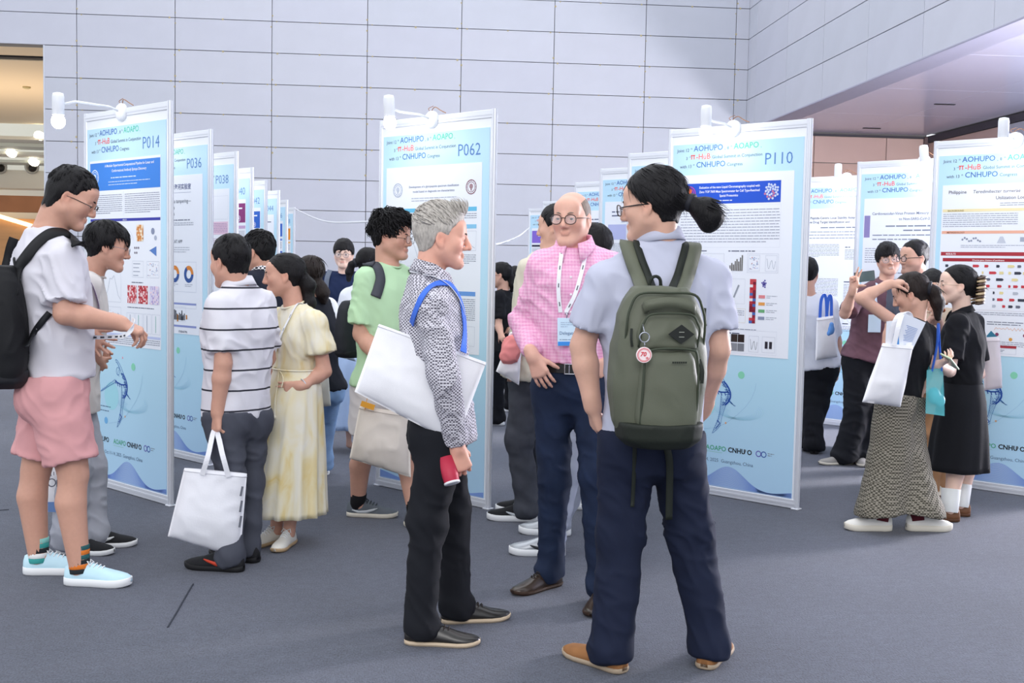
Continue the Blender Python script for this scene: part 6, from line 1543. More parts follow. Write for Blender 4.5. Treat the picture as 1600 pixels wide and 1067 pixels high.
p9 = person('curly-haired man with glasses in a mint green tee and backpack', 6.4, 'tan', 1.02, 'm', face=136, hface=125, head=(613, 372), hrot=(112, 4, 0), ho=dict(fat=.007, jaw=1.06, nose=.85, lipc=.7), neck=(606, 416), pel=(598, 598), shw=.2,
    sh=[(648, 440, .10), (572, 436, -.13)], el=[(655, 525, .0), (564, 522, -.14)], wr=[(630, 570, -.15), (602, 572, -.30)], hands=[dict(lo=1), dict(lo=1)], kn=[(640, 705, .02), (570, 702, -.04)], an=[('g', 648, 800), ('g', 559, 784)], toe=[130, 98],
    hair=dict(style='short', top=.042, side=.020, back=.026, locks=1000, locklen=.055, lift=1.1, curl=.010, lockr=.0045, seed=27, lockz=.035, rough=.016, clump=.018, grain=(50, 50, 50), hairline=-.012, volume=[((0, .04, .115), (.06, .05, .035)), ((.0, -.06, .12), (.06, .05, .04))]),
    glasses=dict(c='#2a2422', t=.0014, w=.0245, h=.0215, sq=3, metal=.3), top=dict(m=green_t, sleeve=.82, w=1.10, d=1.16, belly=.03, hem=-.02, fold=.005, sr=(.060, .080), vneck=.03),
    bot=dict(kind='shorts', name='shorts', m=mat('shorts_bone', '#dcd8da', .9), r=(.115, .108), len=.75, w=1.05), socks=dict(m=[mat('sock_black', '#17171b', .9)], h=.06), seed=28, body=dict(legs=True, leg=1.1, arm=1.1, neckw=1.15),
    shoes=dict(style='sneaker', up=mat('shoe_grey_suede', '#5f666e', .8, var=.15, vscale=16), so=S_cream, lace=mat('lace_grey', '#3c4046', .8), extra=mat('flash_silver', '#c3c9cf', .5), L=.30))
# ---- behind the balding man
cream_c = mat('cardigan_cream', '#d6d0bf', .9, var=.04, vscale=14, bump=.3, bscale=300)
p13 = person('person in a cream cardigan and grey jeans standing behind the balding man', 6.4, 'asian', .99, 'm', face=-70, hface=-80, head=(868, 357), hrot=(-62, 4, 0), neck=(852, 398), pel=(824, 582), hipw=.07, sh=[(826, 420, -.12), (876, 420, .14)], el=[(814, 505, -.13), (880, 505, .15)], wr=[(806, 560, -.18), (870, 560, .1)],
    kn=[(812, 690, .02), (836, 690, .08)], an=[('g', 825, 791), ('g', 836, 780)], toe=[-82, -75], hands=[dict(lo=1), dict(lo=1)], hair=dict(style='short', top=.026, side=.014, back=.016, locks=200, locklen=.05, lift=.2, seed=31, lockz=0), near=False,
    top=dict(m=cream_c, name='cardigan', sleeve=1.9, hem=-.06, w=1.0, d=1.08), bot=dict(m=mat('jeans_charcoal', '#43464f', .85, var=.25, vscale=10), name='jeans', r=(.094, .080, .070)), shoes=dict(style='chunky', up=U_black, so=S_wh, L=.30, extra=mat('flash_silver', '#c3c9cf', .4)), seed=32)
p14 = person('woman in pale grey trousers striding left behind the balding man', 5.78, 'asian', .95, 'f', face=-80, head=(921, 388), hrot=(-70, 4, 0), neck=(928, 424), pel=(918, 610), an=[('g', 866, 842), ('g', 876, 812)], kn=[(890, 735, -.05), (912, 735, .05)], toe=[-82, -78], near=False, hands=[dict(lo=1), dict(lo=1)], sh=[(922, 438, -.13), (934, 438, .14)],
    el=[(928, 510, -.1), (938, 520, .15)], wr=[(925, 560, -.05), (930, 580, .1)], hair=dict(style='long', top=.022, side=.018, back=.022, locks=120, locklen=.07, lift=.05, seed=33), top=dict(m=mat('top_ash', '#b9bcc6', .9), sleeve=.7, hem=.1, w=.95),
    bot=dict(m=mat('trouser_pale_grey', '#a9afc0', .9, var=.05, vscale=12), r=(.085, .066, .056)), shoes=[dict(style='chunky', up=mat('shoe_silver', '#aeb2b8', .35, metal=.5), so=S_wh, L=.29, extra=mat('flash_black', '#2a2b30', .6)), dict(style='chunky', up=mat('shoe_silver', '#aeb2b8', .35, metal=.5), so=S_wh, L=.29)], seed=34)
p15 = person('woman in a navy skirt and chunky white trainers, almost hidden by two men', 6.85, 'asian', .9, 'f', face=-60, head=(973, 432), hrot=(-60, 30, 0), neck=(972, 462), pel=(958, 612), an=[('g', 918, 774), ('g', 950, 769)], kn=[(928, 705), (955, 705)], toe=[-75, -60], near=False, hands=[dict(lo=1), dict(lo=1)], sh=[(960, 475, -.1), (984, 475, .1)],
    hair=dict(style='tied', top=.02, side=.012, back=.02, seed=35), top=dict(m=mat('top_navy', '#20304f', .9), sleeve=.7, hem=.1), body=dict(legs=True), shoes=dict(style='chunky', up=mat('shoe_white_mesh', '#e8eaee', .7, bump=.3, bscale=300), so=S_wh, lace=lace_w, L=.27), socks=dict(m=[mat('sock_white', '#e8eaea', .9)], h=.035), seed=36)
skirt(p15, [(pr_(p15, 958, 600), .14, .11, p15['rh']), (pr_(p15, 950, 660), .17, .15, p15['rh']), (pr_(p15, 942, 722), .19, .17, p15['rh'])], mat('skirt_navy', '#1c3358', .9), 'skirt', 9, .012, 7, 54)
tee_b = mat('tee_black', '#14151b', .9, var=.04, vscale=10)
def far(label, Y, head, hrot, neck, pel, an, face, top, bot, hair, sex='f', s=.95, shoes=None, **k):
    return person(label, Y, 'asian', s, sex, face=face, head=head, hrot=hrot, neck=neck, pel=pel, an=an, near=False, hands=k.pop('hands', [dict(lo=1), dict(lo=1)]), hair=hair, top=top, bot=bot, shoes=shoes or dict(up=S_wh, so=S_wh, L=.25), **k)
far('woman with glasses and a low ponytail in a black tee, beside board P062', 10.2, (781, 431), (-80, 4, 0), (786, 456), (783, 545), [('g', 779, 650), ('g', 770, 649)], -70, dict(m=tee_b, sleeve=.75, hem=-.05), dict(m=black_tr, r=(.09, .07, .062)),
    dict(style='tied', top=.016, side=.008, back=.016, seed=41, tail=dict(pts=[(0, -.11, -.02), (0, -.12, -.09), (0, -.11, -.15)], r=[.035, .035, .02])), glasses=dict(c='#3a3c44', t=.0015), wr=[(782, 520, -.25), (795, 515, -.1)], hands=[{}, {}], seed=42)
far('dark-haired woman with white papers, in black, second behind board P062', 11.2, (803, 436), (-95, 6, 0), (808, 458), (806, 545), [('g', 798, 630), ('g', 806, 629)], -80, dict(m=tee_b, sleeve=.75, hem=-.05), dict(m=black_tr, r=(.09, .07, .062)),
    dict(style='long', top=.02, side=.014, back=.02, seed=43), seed=44, shoes=dict(up=mat('shoe_silver', '#aeb2b8', .35, metal=.5), so=S_wh, L=.25))
pa_ = MB().box((0, 0, 0), (.21, .004, .30), 0, .001); o_ = pa_.build('paper_sheaf', mat('paper_pale_blue', '#d5e2f7', .7), None, False, tuple(at(801, 478, 10.95))); o_.rotation_euler = (.15, .35, .5); tag(o_, 'pale sheaf of papers held in front of the woman in black', 'papers')

# ---- right group
tee_wh2 = mat('tee_white_cotton', '#d9dce6', .9, var=.02, vscale=8)
p17 = far('person in a white tee and black trousers half hidden behind board P110', 8.95, (1262, 428), (20, 2, 0), (1264, 462), (1276, 570), [('g', 1273, 692), ('g', 1262, 688)], 25, dict(m=tee_wh2, sleeve=.8, hem=-.05, w=1.08), dict(m=black_tr, r=(.10, .086, .080)),
    dict(style='short', top=.024, side=.012, back=.018, locks=200, locklen=.05, lift=.2, seed=45, lockz=0), 'm', .98, dict(style='casual', up=U_black, so=S_blk, L=.28), glasses=dict(c='#22242a', t=.0016), sh=[(1245, 478, 0), (1298, 478, 0)], el=[None, (1308, 535, .05)], seed=46)
maroon = mat('tee_maroon_wash', '#6d4f5a', .9, var=.32, vscale=7)
p18 = person('smiling man in a washed maroon tee making a V sign', 8.4, 'asian', 1.0, 'm', face=178, head=(1388, 407), hrot=(196, -2, 8), ho=dict(smile=1, squint=1), neck=(1383, 440), pel=(1354, 562), near=True, body=dict(fine=.0055, legs=False), an=[('g', 1342, 706), ('g', 1322, 708)], kn=[(1362, 640), (1340, 640)], toe=[190, 262],
    sh=[(1416, 458, .0), (1348, 460, .0)], el=[(1425, 520, .05), (1320, 490, -.16)], wr=[(1410, 560, -.2), (1333, 452, -.30)], hands=[dict(lo=1), dict(d=(.05, -.1, 1), n=(.25, -1, 0), sgn=1, each=[(85, 95, 60), (80, 95, 60), (4, 4, 2), (2, 4, 2)], spread=11, thumb=(70, 50))],
    hair=dict(style='mop', front=.022, top=.030, side=.018, back=.018, locks=600, locklen=.05, lift=.2, lockr=.004, seed=47, lockz=.0), glasses=dict(c='#6f6a66', t=.0012, w=.024, h=.021), top=dict(m=maroon, sleeve=.85, hem=-.02, w=1.05, sr=(.06, .076)), bot=dict(m=black_tr, r=(.105, .098, .095), foot=.06), shoes=dict(style='casual', up=mat('shoe_mouse_grey', '#9a9794', .8), so=S_cream, L=.29), seed=48)
lanyard(p18, [(1406, 446), (1398, 462), (1388, 478), (1374, 494)], [(1370, 446), (1368, 465), (1370, 480), (1372, 494)], m=mat('lanyard_sky', '#cfe0f2', .6), printed=False)
q = on_cloth([p18['ttree']], 1366, 505, .012, 8.3)-p18['base']; MB().box(q, (.10, .004, .135), 0, .001).build('badge', mat('badge_sky', '#cfe6f6', .4), p18['root'])
p19 = far('man with short dark hair, beard and round dark glasses, looking left', 7.85, (1428, 404), (258, 2, 0), (1434, 441), (1440, 574), [('g', 1434, 719), ('g', 1448, 715)], 240, dict(m=mat('shirt_slate', '#5a5f6e', .9), sleeve=.8, hem=-.05), dict(m=black_tr),
    dict(style='short', top=.020, side=.008, back=.010, locks=160, locklen=.03, lift=.3, seed=49, lockz=.03), 'm', 1.0, glasses=dict(c='#17181f', t=.0024, w=.024, h=.020), ho=dict(stubble=.75, smile=1), body=dict(fine=.006), seed=50)
hound = dotmat('houndstooth', '#454239', '#8d877b', 330, ratio=.5); knit_b = mat('knit_black', '#121318', .95, bump=.3, bscale=400)
hair_hl = hair_brown
p20 = person('woman in black top and wide houndstooth trousers, raising an arm to her hair', 6.25, 'asian', .94, 'f', face=-52, hface=-40, head=(1423, 461), hrot=(-58, 22, 0), ho=dict(), neck=(1430, 502), pel=(1405, 628), hairm=hair_brown,
    sh=[(1412, 513, -.10), (1447, 522, .10)], el=[(1345, 466, -.16), (1450, 575, .06)], wr=[(1390, 444, -.12), (1434, 620, .0)], hands=[dict(d=(.95, .1, .2), n=(.1, .2, -1), curl=(35, 35, 20), spread=3, thumb=(20, 10), sgn=-1), dict(lo=1)],
    kn=[(1390, 720, -.03), (1415, 720, .05)], an=[('g', 1378, 806), ('g', 1432, 806)], toe=[-84, 92], hair=dict(style='tied', top=.018, side=.012, back=.020, locks=200, locklen=.06, lift=.08, lockr=.004, seed=51, lockz=-.02, rough=.004, drift=(0, -.6, -.4), tail=dict(pts=[(0, -.11, .01), (.01, -.135, -.03), (.02, -.13, -.10), (.02, -.10, -.19)], r=[.035, .038, .042, .020]), tie=((0, -.118, .0), (0, -1, -.5), .042)),
    top=dict(m=knit_b, name='knit_top', sleeve=(.12, .6), hem=.04, w=1.08, d=1.1, fold=.006), bot=dict(m=hound, name='wide_trousers', r=(.105, .135, .160), foot=-.03, fold=.005, freq=(9, 9, 1.5), twist=0, stack=0, seat=.95, w=1.0),
    shoes=dict(style='chunky', up=mat('shoe_white_suede', '#e4e2dd', .8), so=S_cream, lace=lace_w, L=.27), socks=dict(m=[mat('sock_maroon', '#5a1f2a', .9)], h=.05), seed=52)
p21 = person('woman in a long black dress with a tortoiseshell hair claw, holding a phone', 6.5, 'pale', .96, 'f', face=-72, hface=-64, head=(1494, 447), hrot=(-78, -2, 0), ho=dict(nose=.8, lips=.007, lipc=.7), neck=(1504, 490), pel=(1505, 622),
    sh=[(1497, 507, -.13), (1520, 505, .14)], el=[(1484, 580, -.17), (1530, 585, .14)], wr=[(1464, 570, -.36), (1505, 575, .0)], hands=[dict(d=(.3, -.55, .35), n=(-.2, .5, .9), curl=(30, 40, 25), sgn=-1), dict(lo=1)], an=[('g', 1484, 792), ('g', 1501, 784)], kn=[(1490, 715, -.05), (1508, 712, .05)], toe=[-78, -62],
    hair=dict(style='tied', top=.018, side=.010, back=.018, locks=200, locklen=.07, lift=.05, lockr=.003, seed=53, rough=.003, crown=(0, .06, .10), drift=(0, -.8, -.2), tail=dict(pts=[(0, -.10, -.02), (0, -.125, .0), (0, -.135, .03)], r=[.04, .035, .02])), glasses=dict(c='#b9a58f', t=.0011, metal=.6),
    top=dict(m=tee_b, name='dress_bodice', sleeve=.75, hem=.10, w=1.05, d=1.12, sr=(.06, .074), collar=dict(r=.064, gap=30, h=.026, fall=.035), fold=.005), body=dict(legs=True, leg=1.0), shoes=dict(style='casual', up=mat('clog_brown', '#6f4a33', .6), so=mat('sole_brown', '#5a3c2b', .8), L=.265, W=1.12),
    socks=dict(m=[mat('sock_white', '#e8eaea', .9)], h=.11, w=1.22), seed=54)
skirt(p21, [(pr_(p21, 1505, 598), .142, .112, p21['rh']), (pr_(p21, 1503, 625), .166, .135, p21['rh']), (pr_(p21, 1499, 680), .185, .160, p21['rh']), (pr_(p21, 1496, 733), .195, .175, p21['rh'])], tee_b, 'dress_skirt', 7, .008, 9, 60)
T21 = lambda x, y, z: p21['C']+p21['M']@(np.array((x, y, z))*p21['hs'])
cl = MB(); tort = [mat('claw_brown', '#4a3527', .25, spec=.6), mat('claw_amber', '#cdb48f', .25, spec=.6)]
for i in range(9):
    for sx in (-1, 1):
        z = .07-.02*i; cl.tube(spline([T21(sx*.006, -.150-.006*math.sin(i), z), T21(sx*.034, -.165, z-.004), T21(sx*.058, -.140, z-.010), T21(sx*.052, -.110, z-.016)], 4), [.010]*3+[.009]*8+[.006]*2, 6, i % 2)
cl.build('hair_claw', tort, p21['root'], True)
p22 = far('dark-haired person in beige holding a small plush, behind the woman with the hair claw', 7.2, (1456, 452), (200, 25, 0), (1458, 486), (1458, 606), [('g', 1453, 758), ('g', 1466, 754)], 205, dict(m=mat('blouse_beige', '#cbb9a6', .9), sleeve=.8, hem=-.05), dict(m=mat('trouser_tan', '#a57b58', .9)),
    dict(style='long', top=.02, side=.014, back=.02, seed=55), wr=[(1466, 500, -.25), (1452, 505, -.2)], el=[(1480, 545, 0), (1436, 545, 0)], seed=56, shoes=dict(up=mat('sandal_cream', '#d8cfc0', .7), so=mat('sole_brown', '#5a3c2b', .8), L=.24), hands=[dict(curl=(30, 35, 20)), dict(lo=1)])
# ------------------------------------------------------------------ bags and things people carry
def W(o, *p): return np.array(p)
cotton = mat('cotton_white', '#e9e9ee', .9, var=.03, vscale=10, bump=.25, bscale=500); cotton_n = mat('cotton_natural', '#d8d0c8', .9, var=.05, vscale=9, bump=.3, bscale=450)
def soft_bag(name, label, cat, TL, TR, BR, BL, th, m, seed=1, n=26, out=None, wr_=.006, group=None, round_=.0, top_sag=0., open_=True):
    """a filled cloth bag: two bellied panels joined at the seams, creased; corners are world points"""
    TL, TR, BR, BL = [np.array(q, float) for q in (TL, TR, BR, BL)]
    nn = np.cross(TR-TL, BL-TL); nn = unit(nn); 
    if nn[1] > 0: nn = -nn
    c = (TL+TR+BR+BL)/4; V = []; Fc = []; us = np.linspace(0, 1, n)
    for side in (1, -1):
        for j in us:
            for i in us:
                P = (TL*(1-i)+TR*i)*(1-j)+(BL*(1-i)+BR*i)*j
                b = (max(0, 1-abs(2*i-1)**3.0))**.55*(max(0, 1-(max(j-.45, 0)/.55)**3.2))**.6*(.30+.70*min(1, j*1.6))
                P = P+(TR-TL)*0
                P = P+nn*side*(th/2)*b
                if top_sag: P = P+np.array((0, 0, -top_sag*(1-(2*i-1)**2)*max(0, 1-j*3)))
                if round_: P = P+(c-P)*round_*(abs(2*i-1)*abs(2*j-1))**4
                V.append(P)
    V = np.array(V); idx = lambda s_, j, i: s_*n*n+j*n+i
    q = V*9+seed; w = (vnoise(q*np.array((1, 1, .55)), seed)-.5)*1.3+((1-np.abs(2*vnoise(q*1.7, seed+3)-1))**2-.45)*.9
    e = np.concatenate([(1-np.abs(2*np.tile(us, n)-1)**6)]*2)
    V = V+nn*(w*wr_*e*np.concatenate([np.ones(n*n), -np.ones(n*n)]))[:, None]
    for s_ in (0, 1):
        for j in range(n-1):
            for i in range(n-1):
                f = (idx(s_, j, i), idx(s_, j+1, i), idx(s_, j+1, i+1), idx(s_, j, i+1)); Fc.append(f if s_ == 0 else f[::-1])
    for k in range(n-1):
        Fc.append((idx(0, n-1, k), idx(1, n-1, k), idx(1, n-1, k+1), idx(0, n-1, k+1)))
        Fc.append((idx(0, k, 0), idx(1, k, 0), idx(1, k+1, 0), idx(0, k+1, 0))); Fc.append((idx(0, k+1, n-1), idx(1, k+1, n-1), idx(1, k, n-1), idx(0, k, n-1)))
        Fc.append((idx(0, 0, k+1), idx(1, 0, k+1), idx(1, 0, k), idx(0, 0, k)))
    base = np.array([c[0], c[1], V[:, 2].min()]); t = thing(name, label, cat, base, 0, group)
    b = link('bag_body', mesh('bag_body', V-base, Fc), m, t)
    hem = MB(); hem.tube([V[idx(0, 1, i)]-base+nn*.001 for i in range(n)], .003, 5); hem.build('hem', m, b, True)
    return t, base, nn, b
def strap(t, base, pts, w, m, side=None, th=.003, name='strap', seg=6):
    P = [np.array(p)-base for p in spline(pts, seg)]
    sd = np.array((0, 1., 0)) if side is None else side
    MB().ribbon(P, sd, w, th).build(name, m, t)
blue_web = mat('webbing_blue', '#3f6fd8', .7, bump=.3, bscale=500)

# big white tote under the grey-haired man's arm
Yg = 4.28
t, b0, nn, bb = soft_bag('tote_bag', 'large white cotton tote with a blue strap under the grey-haired man\'s arm', 'bag', at(592, 506, Yg+.06), at(760, 566, Yg+.02), at(712, 694, Yg+.00), at(554, 612, Yg+.04), .11, cotton, 3, 34, wr_=.004)
g = gm['trees']
q, _, _ = laid_strap(g[:1]+g[-2:], [(645, 506), (650, 490), (660, 466), (672, 451), (687, 444), (702, 446), (715, 463), (722, 490), (724, 520)], b0, .026, .004, .007, 4.2, [], [(at(724, 550, 4.27), np.array((.2, -1., 0)))]); q.build('strap', blue_web, t)
w_ = gm['WR'][1]+gm['base']; cc = w_+np.array((-.030, -.006, -.090)); ax_ = unit((.25, -.35, -.9))
cup = MB().lathe([(.028, -.05), (.0385, .048), (.040, .05), (.036, .05), (.027, -.045)], 24, 0, (0, 0, 0), ax_*-1).lathe([(.0405, .036), (.0425, .038), (.0425, .052), (.038, .056)], 24, 1, (0, 0, 0), ax_*1)
cup = MB().lathe([(.037, -.05), (.030, .046), (.029, .048)], 24, 0, (0, 0, 0), ax_).lathe([(.030, .046), (.0315, .047), (.0315, .054), (.029, .055)], 24, 1, (0, 0, 0), ax_).build('paper_cup', [mat('cup_red', '#b8324a', .5), mat('cup_white', '#e9e9ee', .5)], None, True, tuple(cc)); tag(cup, 'red paper cup with a white base in the grey-haired man\'s hand', 'cup')
lanyard(gm, [(664, 431), (674, 433), (690, 440), (704, 452), (716, 470), (724, 492)], [], w=.017)

# white shopping bag of the striped polo man
shop = mat('shopping_white', '#e4e5ec', .6, var=.03, vscale=6, bump=.15, bscale=120, trans=.0)
Ys = 5.32
t, b0, nn, bb = soft_bag('shopping_bag', 'white non-woven shopping bag hanging from the striped polo man\'s hand', 'bag', at(288, 731, Ys), at(386, 740, Ys+.02), at(375, 872, Ys+.02), at(262, 838, Ys-.02), .13, shop, 8, 30, wr_=.008)
hp = p3['WR'][0]+p3['base']+np.array((-.01, 0, -.085))
for dy in (-.03, .03): strap(t, b0, [at(316, 742, Ys+dy), at(325, 712, Ys+dy), hp+np.array((0, dy*.3, .0)), at(348, 712, Ys+dy), at(357, 745, Ys+dy)], .024, shop, np.array((1., 0, .3)), .002, 'handle')
k = MB()
for (x0, y0, x1, y1) in ((382, 760, 379, 775), (381, 782, 378, 800), (380, 806, 377, 824)): k.ribbon([at(x0-3, y0, Ys-.045), at(x1-3, y1, Ys-.045)], (1, 0, 0), .010, .002)
k.build('bag_print', mat('print_grey', '#6a6d78', .6), bb, False, tuple(-b0))

# cream tote of the man in green
t, b0, nn, bb = soft_bag('tote_bag', 'crumpled cream cotton tote low in front of the green tee man', 'bag', at(562, 634, 6.12), at(640, 646, 6.1), at(642, 746, 6.1), at(546, 716, 6.14), .12, cotton_n, 12, 26, wr_=.010)
strap(t, b0, [at(570, 640, 6.1), at(580, 600, 6.1), at(600, 575, 6.08), at(615, 600, 6.1), at(625, 648, 6.1)], .03, mat('webbing_amber', '#d99a35', .7), None, .003, 'handle')
MB().ribbon([at(564, 630, 6.05)-b0, at(585, 637, 6.05)-b0], (0, 0, 1), .03, .004).build('amber_trim', mat('webbing_amber', '#d99a35', .7), t)

# backpacks in a frame of their own (x right, y into the wearer, z up)
def pack_frame(c, right, lean=0.):
    r = unit(right); o = unit(np.cross((0, 0, 1.), r)); u = np.array((0, 0, 1.)); M = np.stack([r, o, u], 1)
    return np.array(c), M
def sdf_mesh(F, name, m, t, C, M, base, folds=None):
    V, Q = F.extract(1)
    if folds: V = cloth_folds(V, Q, *folds)
    Wv = C+V@M.T; return link(name, mesh(name, Wv-base, Q), m, t), Wv
def backpack(label, c, right, mats, sc=1., straps=(), detail=True, group=None):
    C, M = pack_frame(c, right); T = lambda x, y, z: C+M@(np.array((x, y, z))*sc); base = T(0, 0, -.27)
    t = thing('backpack', label, 'backpack', base, 0, group); m0, m1, m2 = mats
    h = .0075 if detail else .013; S = sc; X = np.array((1., 0, 0))
    F = Field((-.24*S, -.24*S, -.34*S), (.24*S, .16*S, .32*S), h)
    F.loft((0, 0, -.26*S), (0, 0, .26*S), [(0, .125*S, .085*S, -.0*S), (.1, .150*S, .100*S), (.35, .172*S, .105*S), (.6, .168*S, .098*S), (.82, .148*S, .085*S), (.95, .118*S, .062*S), (1, .09*S, .04*S)], X, X, .01, 2.8)
    body, Wv = sdf_mesh(F, 'pack_body', m0, t, C, M, base, (.006*S, (9, 9, 7), 5))
    F = Field((-.2*S, -.26*S, -.30*S), (.2*S, .0, .12*S), h)
    F.loft((0, -.075*S, -.235*S), (0, -.082*S, .045*S), [(0, .098*S, .055*S), (.2, .112*S, .062*S), (.6, .108*S, .062*S), (.92, .092*S, .052*S), (1, .075*S, .035*S)], X, X, .01, 3.2)
    sdf_mesh(F, 'front_pocket', m0, body if False else t, C, M, base, (.004*S, (9, 9, 6), 9))
    F = Field((-.2*S, -.24*S, -.02*S), (.2*S, .0, .24*S), h)
    F.loft((0, -.070*S, .05*S), (0, -.055*S, .165*S), [(0, .108*S, .050*S), (.4, .112*S, .054*S), (.8, .096*S, .046*S), (1, .07*S, .03*S)], X, X, .01, 3.0)
    sdf_mesh(F, 'upper_pocket', m0, t, C, M, base, (.004*S, (9, 9, 6), 13))
    F = Field((-.22*S, -.26*S, -.36*S), (.22*S, .16*S, -.12*S), h)
    F.loft((0, -.02*S, -.285*S), (0, -.02*S, -.20*S), [(0, .105*S, .095*S), (.35, .140*S, .122*S), (1, .146*S, .126*S)], X, X, .01, 2.8)
    sdf_mesh(F, 'base_panel', m1, t, C, M, base, (.003*S, (9, 9, 6), 17))
    if detail:
        z = MB()
        arc = lambda w, z0, z1, y, r: spline([T(-w, y+.02, z0), T(-w, y, (z0+z1)/2), T(-w*.93, y, z1-r), T(-w*.7, y-.002, z1), T(0, y-.006, z1+.005), T(w*.7, y-.002, z1), T(w*.93, y, z1-r), T(w, y, (z0+z1)/2), T(w, y+.02, z0)], 6)
        z.tube([p-base for p in arc(.098, -.21, .052, -.128, .02)], .0045*S, 6); z.tube([p-base for p in arc(.104, .06, .168, -.112, .03)], .004*S, 6); z.tube([p-base for p in arc(.140, .02, .235, -.070, .05)], .0045*S, 6)
        z.build('zip', m2, t, True)
        hd = MB().ribbon([p-base for p in spline([T(-.085, -.085, .185), T(-.075, -.105, .20), T(0, -.112, .21), T(.075, -.105, .196), T(.09, -.085, .178)], 6)], M@np.array((0, 0, 1.)), .034*S, .012*S).build('grab_handle', m0, t, True)
        MB().tube([p-base for p in spline([T(-.022, .05, .255), T(-.016, .045, .285), T(.0, .045, .295), T(.016, .045, .285), T(.022, .05, .255)], 5)], .006*S, 6).build('hang_loop', m1, t, True)
        pc = T(.03, -.131, .105); R_ = M[:, 0]; U_ = M[:, 2]; O_ = -M[:, 1]
        D = [pc-R_*.046, pc-U_*.032, pc+R_*.046, pc+U_*.032]; pm_ = MB().add([q-base for q in D]+[q+O_*.004-base for q in D], [(3, 2, 1, 0), (4, 5, 6, 7), (0, 1, 5, 4), (1, 2, 6, 5), (2, 3, 7, 6), (3, 0, 4, 7)])
        for q in (.007, -.009): pm_.box(pc+U_*q+O_*.004-base, (.018, .003, .0025), 1)
        pm_.build('diamond_patch', [mat('patch_black', '#1f2220', .6), mat('patch_slot', '#8e938a', .6)], t)
        lg = T(.02, -.149, .012); tx = MB(); V, Fc = text_mesh('PACKWAY' if False else 'ııııııı', .02, .0, 'CENTER')
        for q in range(7): tx.box(lg+R_*(q-3)*.0075-base, (.0055, .002, .006))
        tx.build('stamped_label', m1, t)
        for x, zz, y in ((.103, .0, -.118), (.108, -.01, -.115)): MB().ribbon([p-base for p in spline([T(x, y, zz+.02), T(x+.004, y-.012, zz-.01), T(x+.002, y-.014, zz-.05)], 5)], R_, .010, .004).build('zip_pull', m1, t)
        for x, zz, y in ((-.128, .12, -.075), (.142, .19, -.05)): MB().ribbon([p-base for p in spline([T(x, y-.01, zz), T(x-.004, y-.02, zz-.03), T(x, y-.02, zz-.06)], 4)], R_, .008, .004).build('zip_pull', m1, t)
    for st in straps:
        if 'px' in st:
            q, P, sd_ = laid_strap(st['trees'], st['px'], base, st['w'], st.get('t', .010), st.get('off', .010), st.get('Y', 5.), st.get('pre', ()), st.get('post', ()))
            q.build(st.get('name', 'shoulder_strap'), st.get('m', m0), t, True); continue
        P = [np.array(p)-base for p in spline(st['pts'], 7)]
        so = MB().ribbon(P, st.get('side', M[:, 0]), st['w'], st.get('t', .010)).build(st.get('name', 'shoulder_strap'), st.get('m', m0), t, True)
        if st.get('edge'): e_ = st['edge']; MB().ribbon([p+M[:, 0]*e_*st['w']*.36+np.array((0, -.006, .004)) for p in P], st.get('side', M[:, 0]), st['w']*.36, .006).build('strap_lining', m1, so, True)
    return t, base, T, M
olive = mat('nylon_olive', '#5b5f50', .55, var=.06, vscale=6, bump=.12, bscale=300, spec=.4); olive_d = mat('nylon_black', '#20251f', .6, bump=.1, bscale=300); zipm = mat('zip_olive', '#3c4336', .6)
tb = [bm_['ttree']]
cpk = at(1028, 566, 4.02-.235)
t, b0, T, M_ = backpack('olive green backpack with a diamond patch and round red tag, on the long-haired man', cpk, bm_['rt'], (olive, olive_d, zipm), 1.0,
    [dict(pts=[on_cloth(tb, 984, 378, -.01, 4.0), on_cloth(tb, 986, 388, .012, 3.95), on_cloth(tb, 993, 412, .014, 3.9), on_cloth(tb, 1002, 434, .016, 3.85), at(1010, 458, 3.80)], w=.072, edge=1), dict(pts=[on_cloth(tb, 1078, 380, -.01, 4.0), on_cloth(tb, 1077, 390, .012, 3.95), on_cloth(tb, 1071, 414, .014, 3.9), on_cloth(tb, 1064, 436, .016, 3.85), at(1058, 458, 3.80)], w=.072, edge=-1),
     dict(pts=[T_ for T_ in (at(992, 690, 3.86), at(991, 730, 3.88), at(989, 775, 3.90), at(988, 792, 3.90))], w=.014, t=.003, m=olive_d, name='loose_webbing'), dict(pts=[at(1040, 690, 3.87), at(1046, 722, 3.88), at(1046, 770, 3.90), at(1045, 812, 3.91)], w=.026, t=.003, m=olive_d, name='loose_webbing')])
kr = at(1007, 527, 3.615); key = thing('key_ring_tag', 'steel key ring with a round white and red tag hanging on the olive backpack', 'key ring', kr)
MB().tube([(.016*math.cos(a), 0, .016*math.sin(a)) for a in [2*PI*i/22 for i in range(22)]], .0022, 6, closed=True).build('ring', steel, key, True)
MB().tube([(0, 0, -.016), (.001, -.003, -.024), (0, 0, -.032)], .0018, 5).tube([(0, 0, .016), (-.002, .01, .03), (0, .03, .04)], .0018, 5).build('chain', steel, key, True)
tgm = MB().lathe([(.0255, 0), (.0265, .0015), (.0255, .004)], 26, 0, (0, .002, -.058), (0, -1, 0)).build('tag_disc', mat('tag_white', '#f1dfe0', .4), key, False)
p = Print(-.0026); p.ring(0, -.058, .0225, '#d2414f', .0018, 1); p.ring(0, -.058, .019, '#d2414f', .001, 1, 20, 320); p.text('70', -.0135, -.062, .020, '#d2414f', 2, .03, shear=.2); p.text('th', .006, -.071, .011, '#d2414f', 2, .02); link('tag_print', p.me('tag_print'), None, tgm)

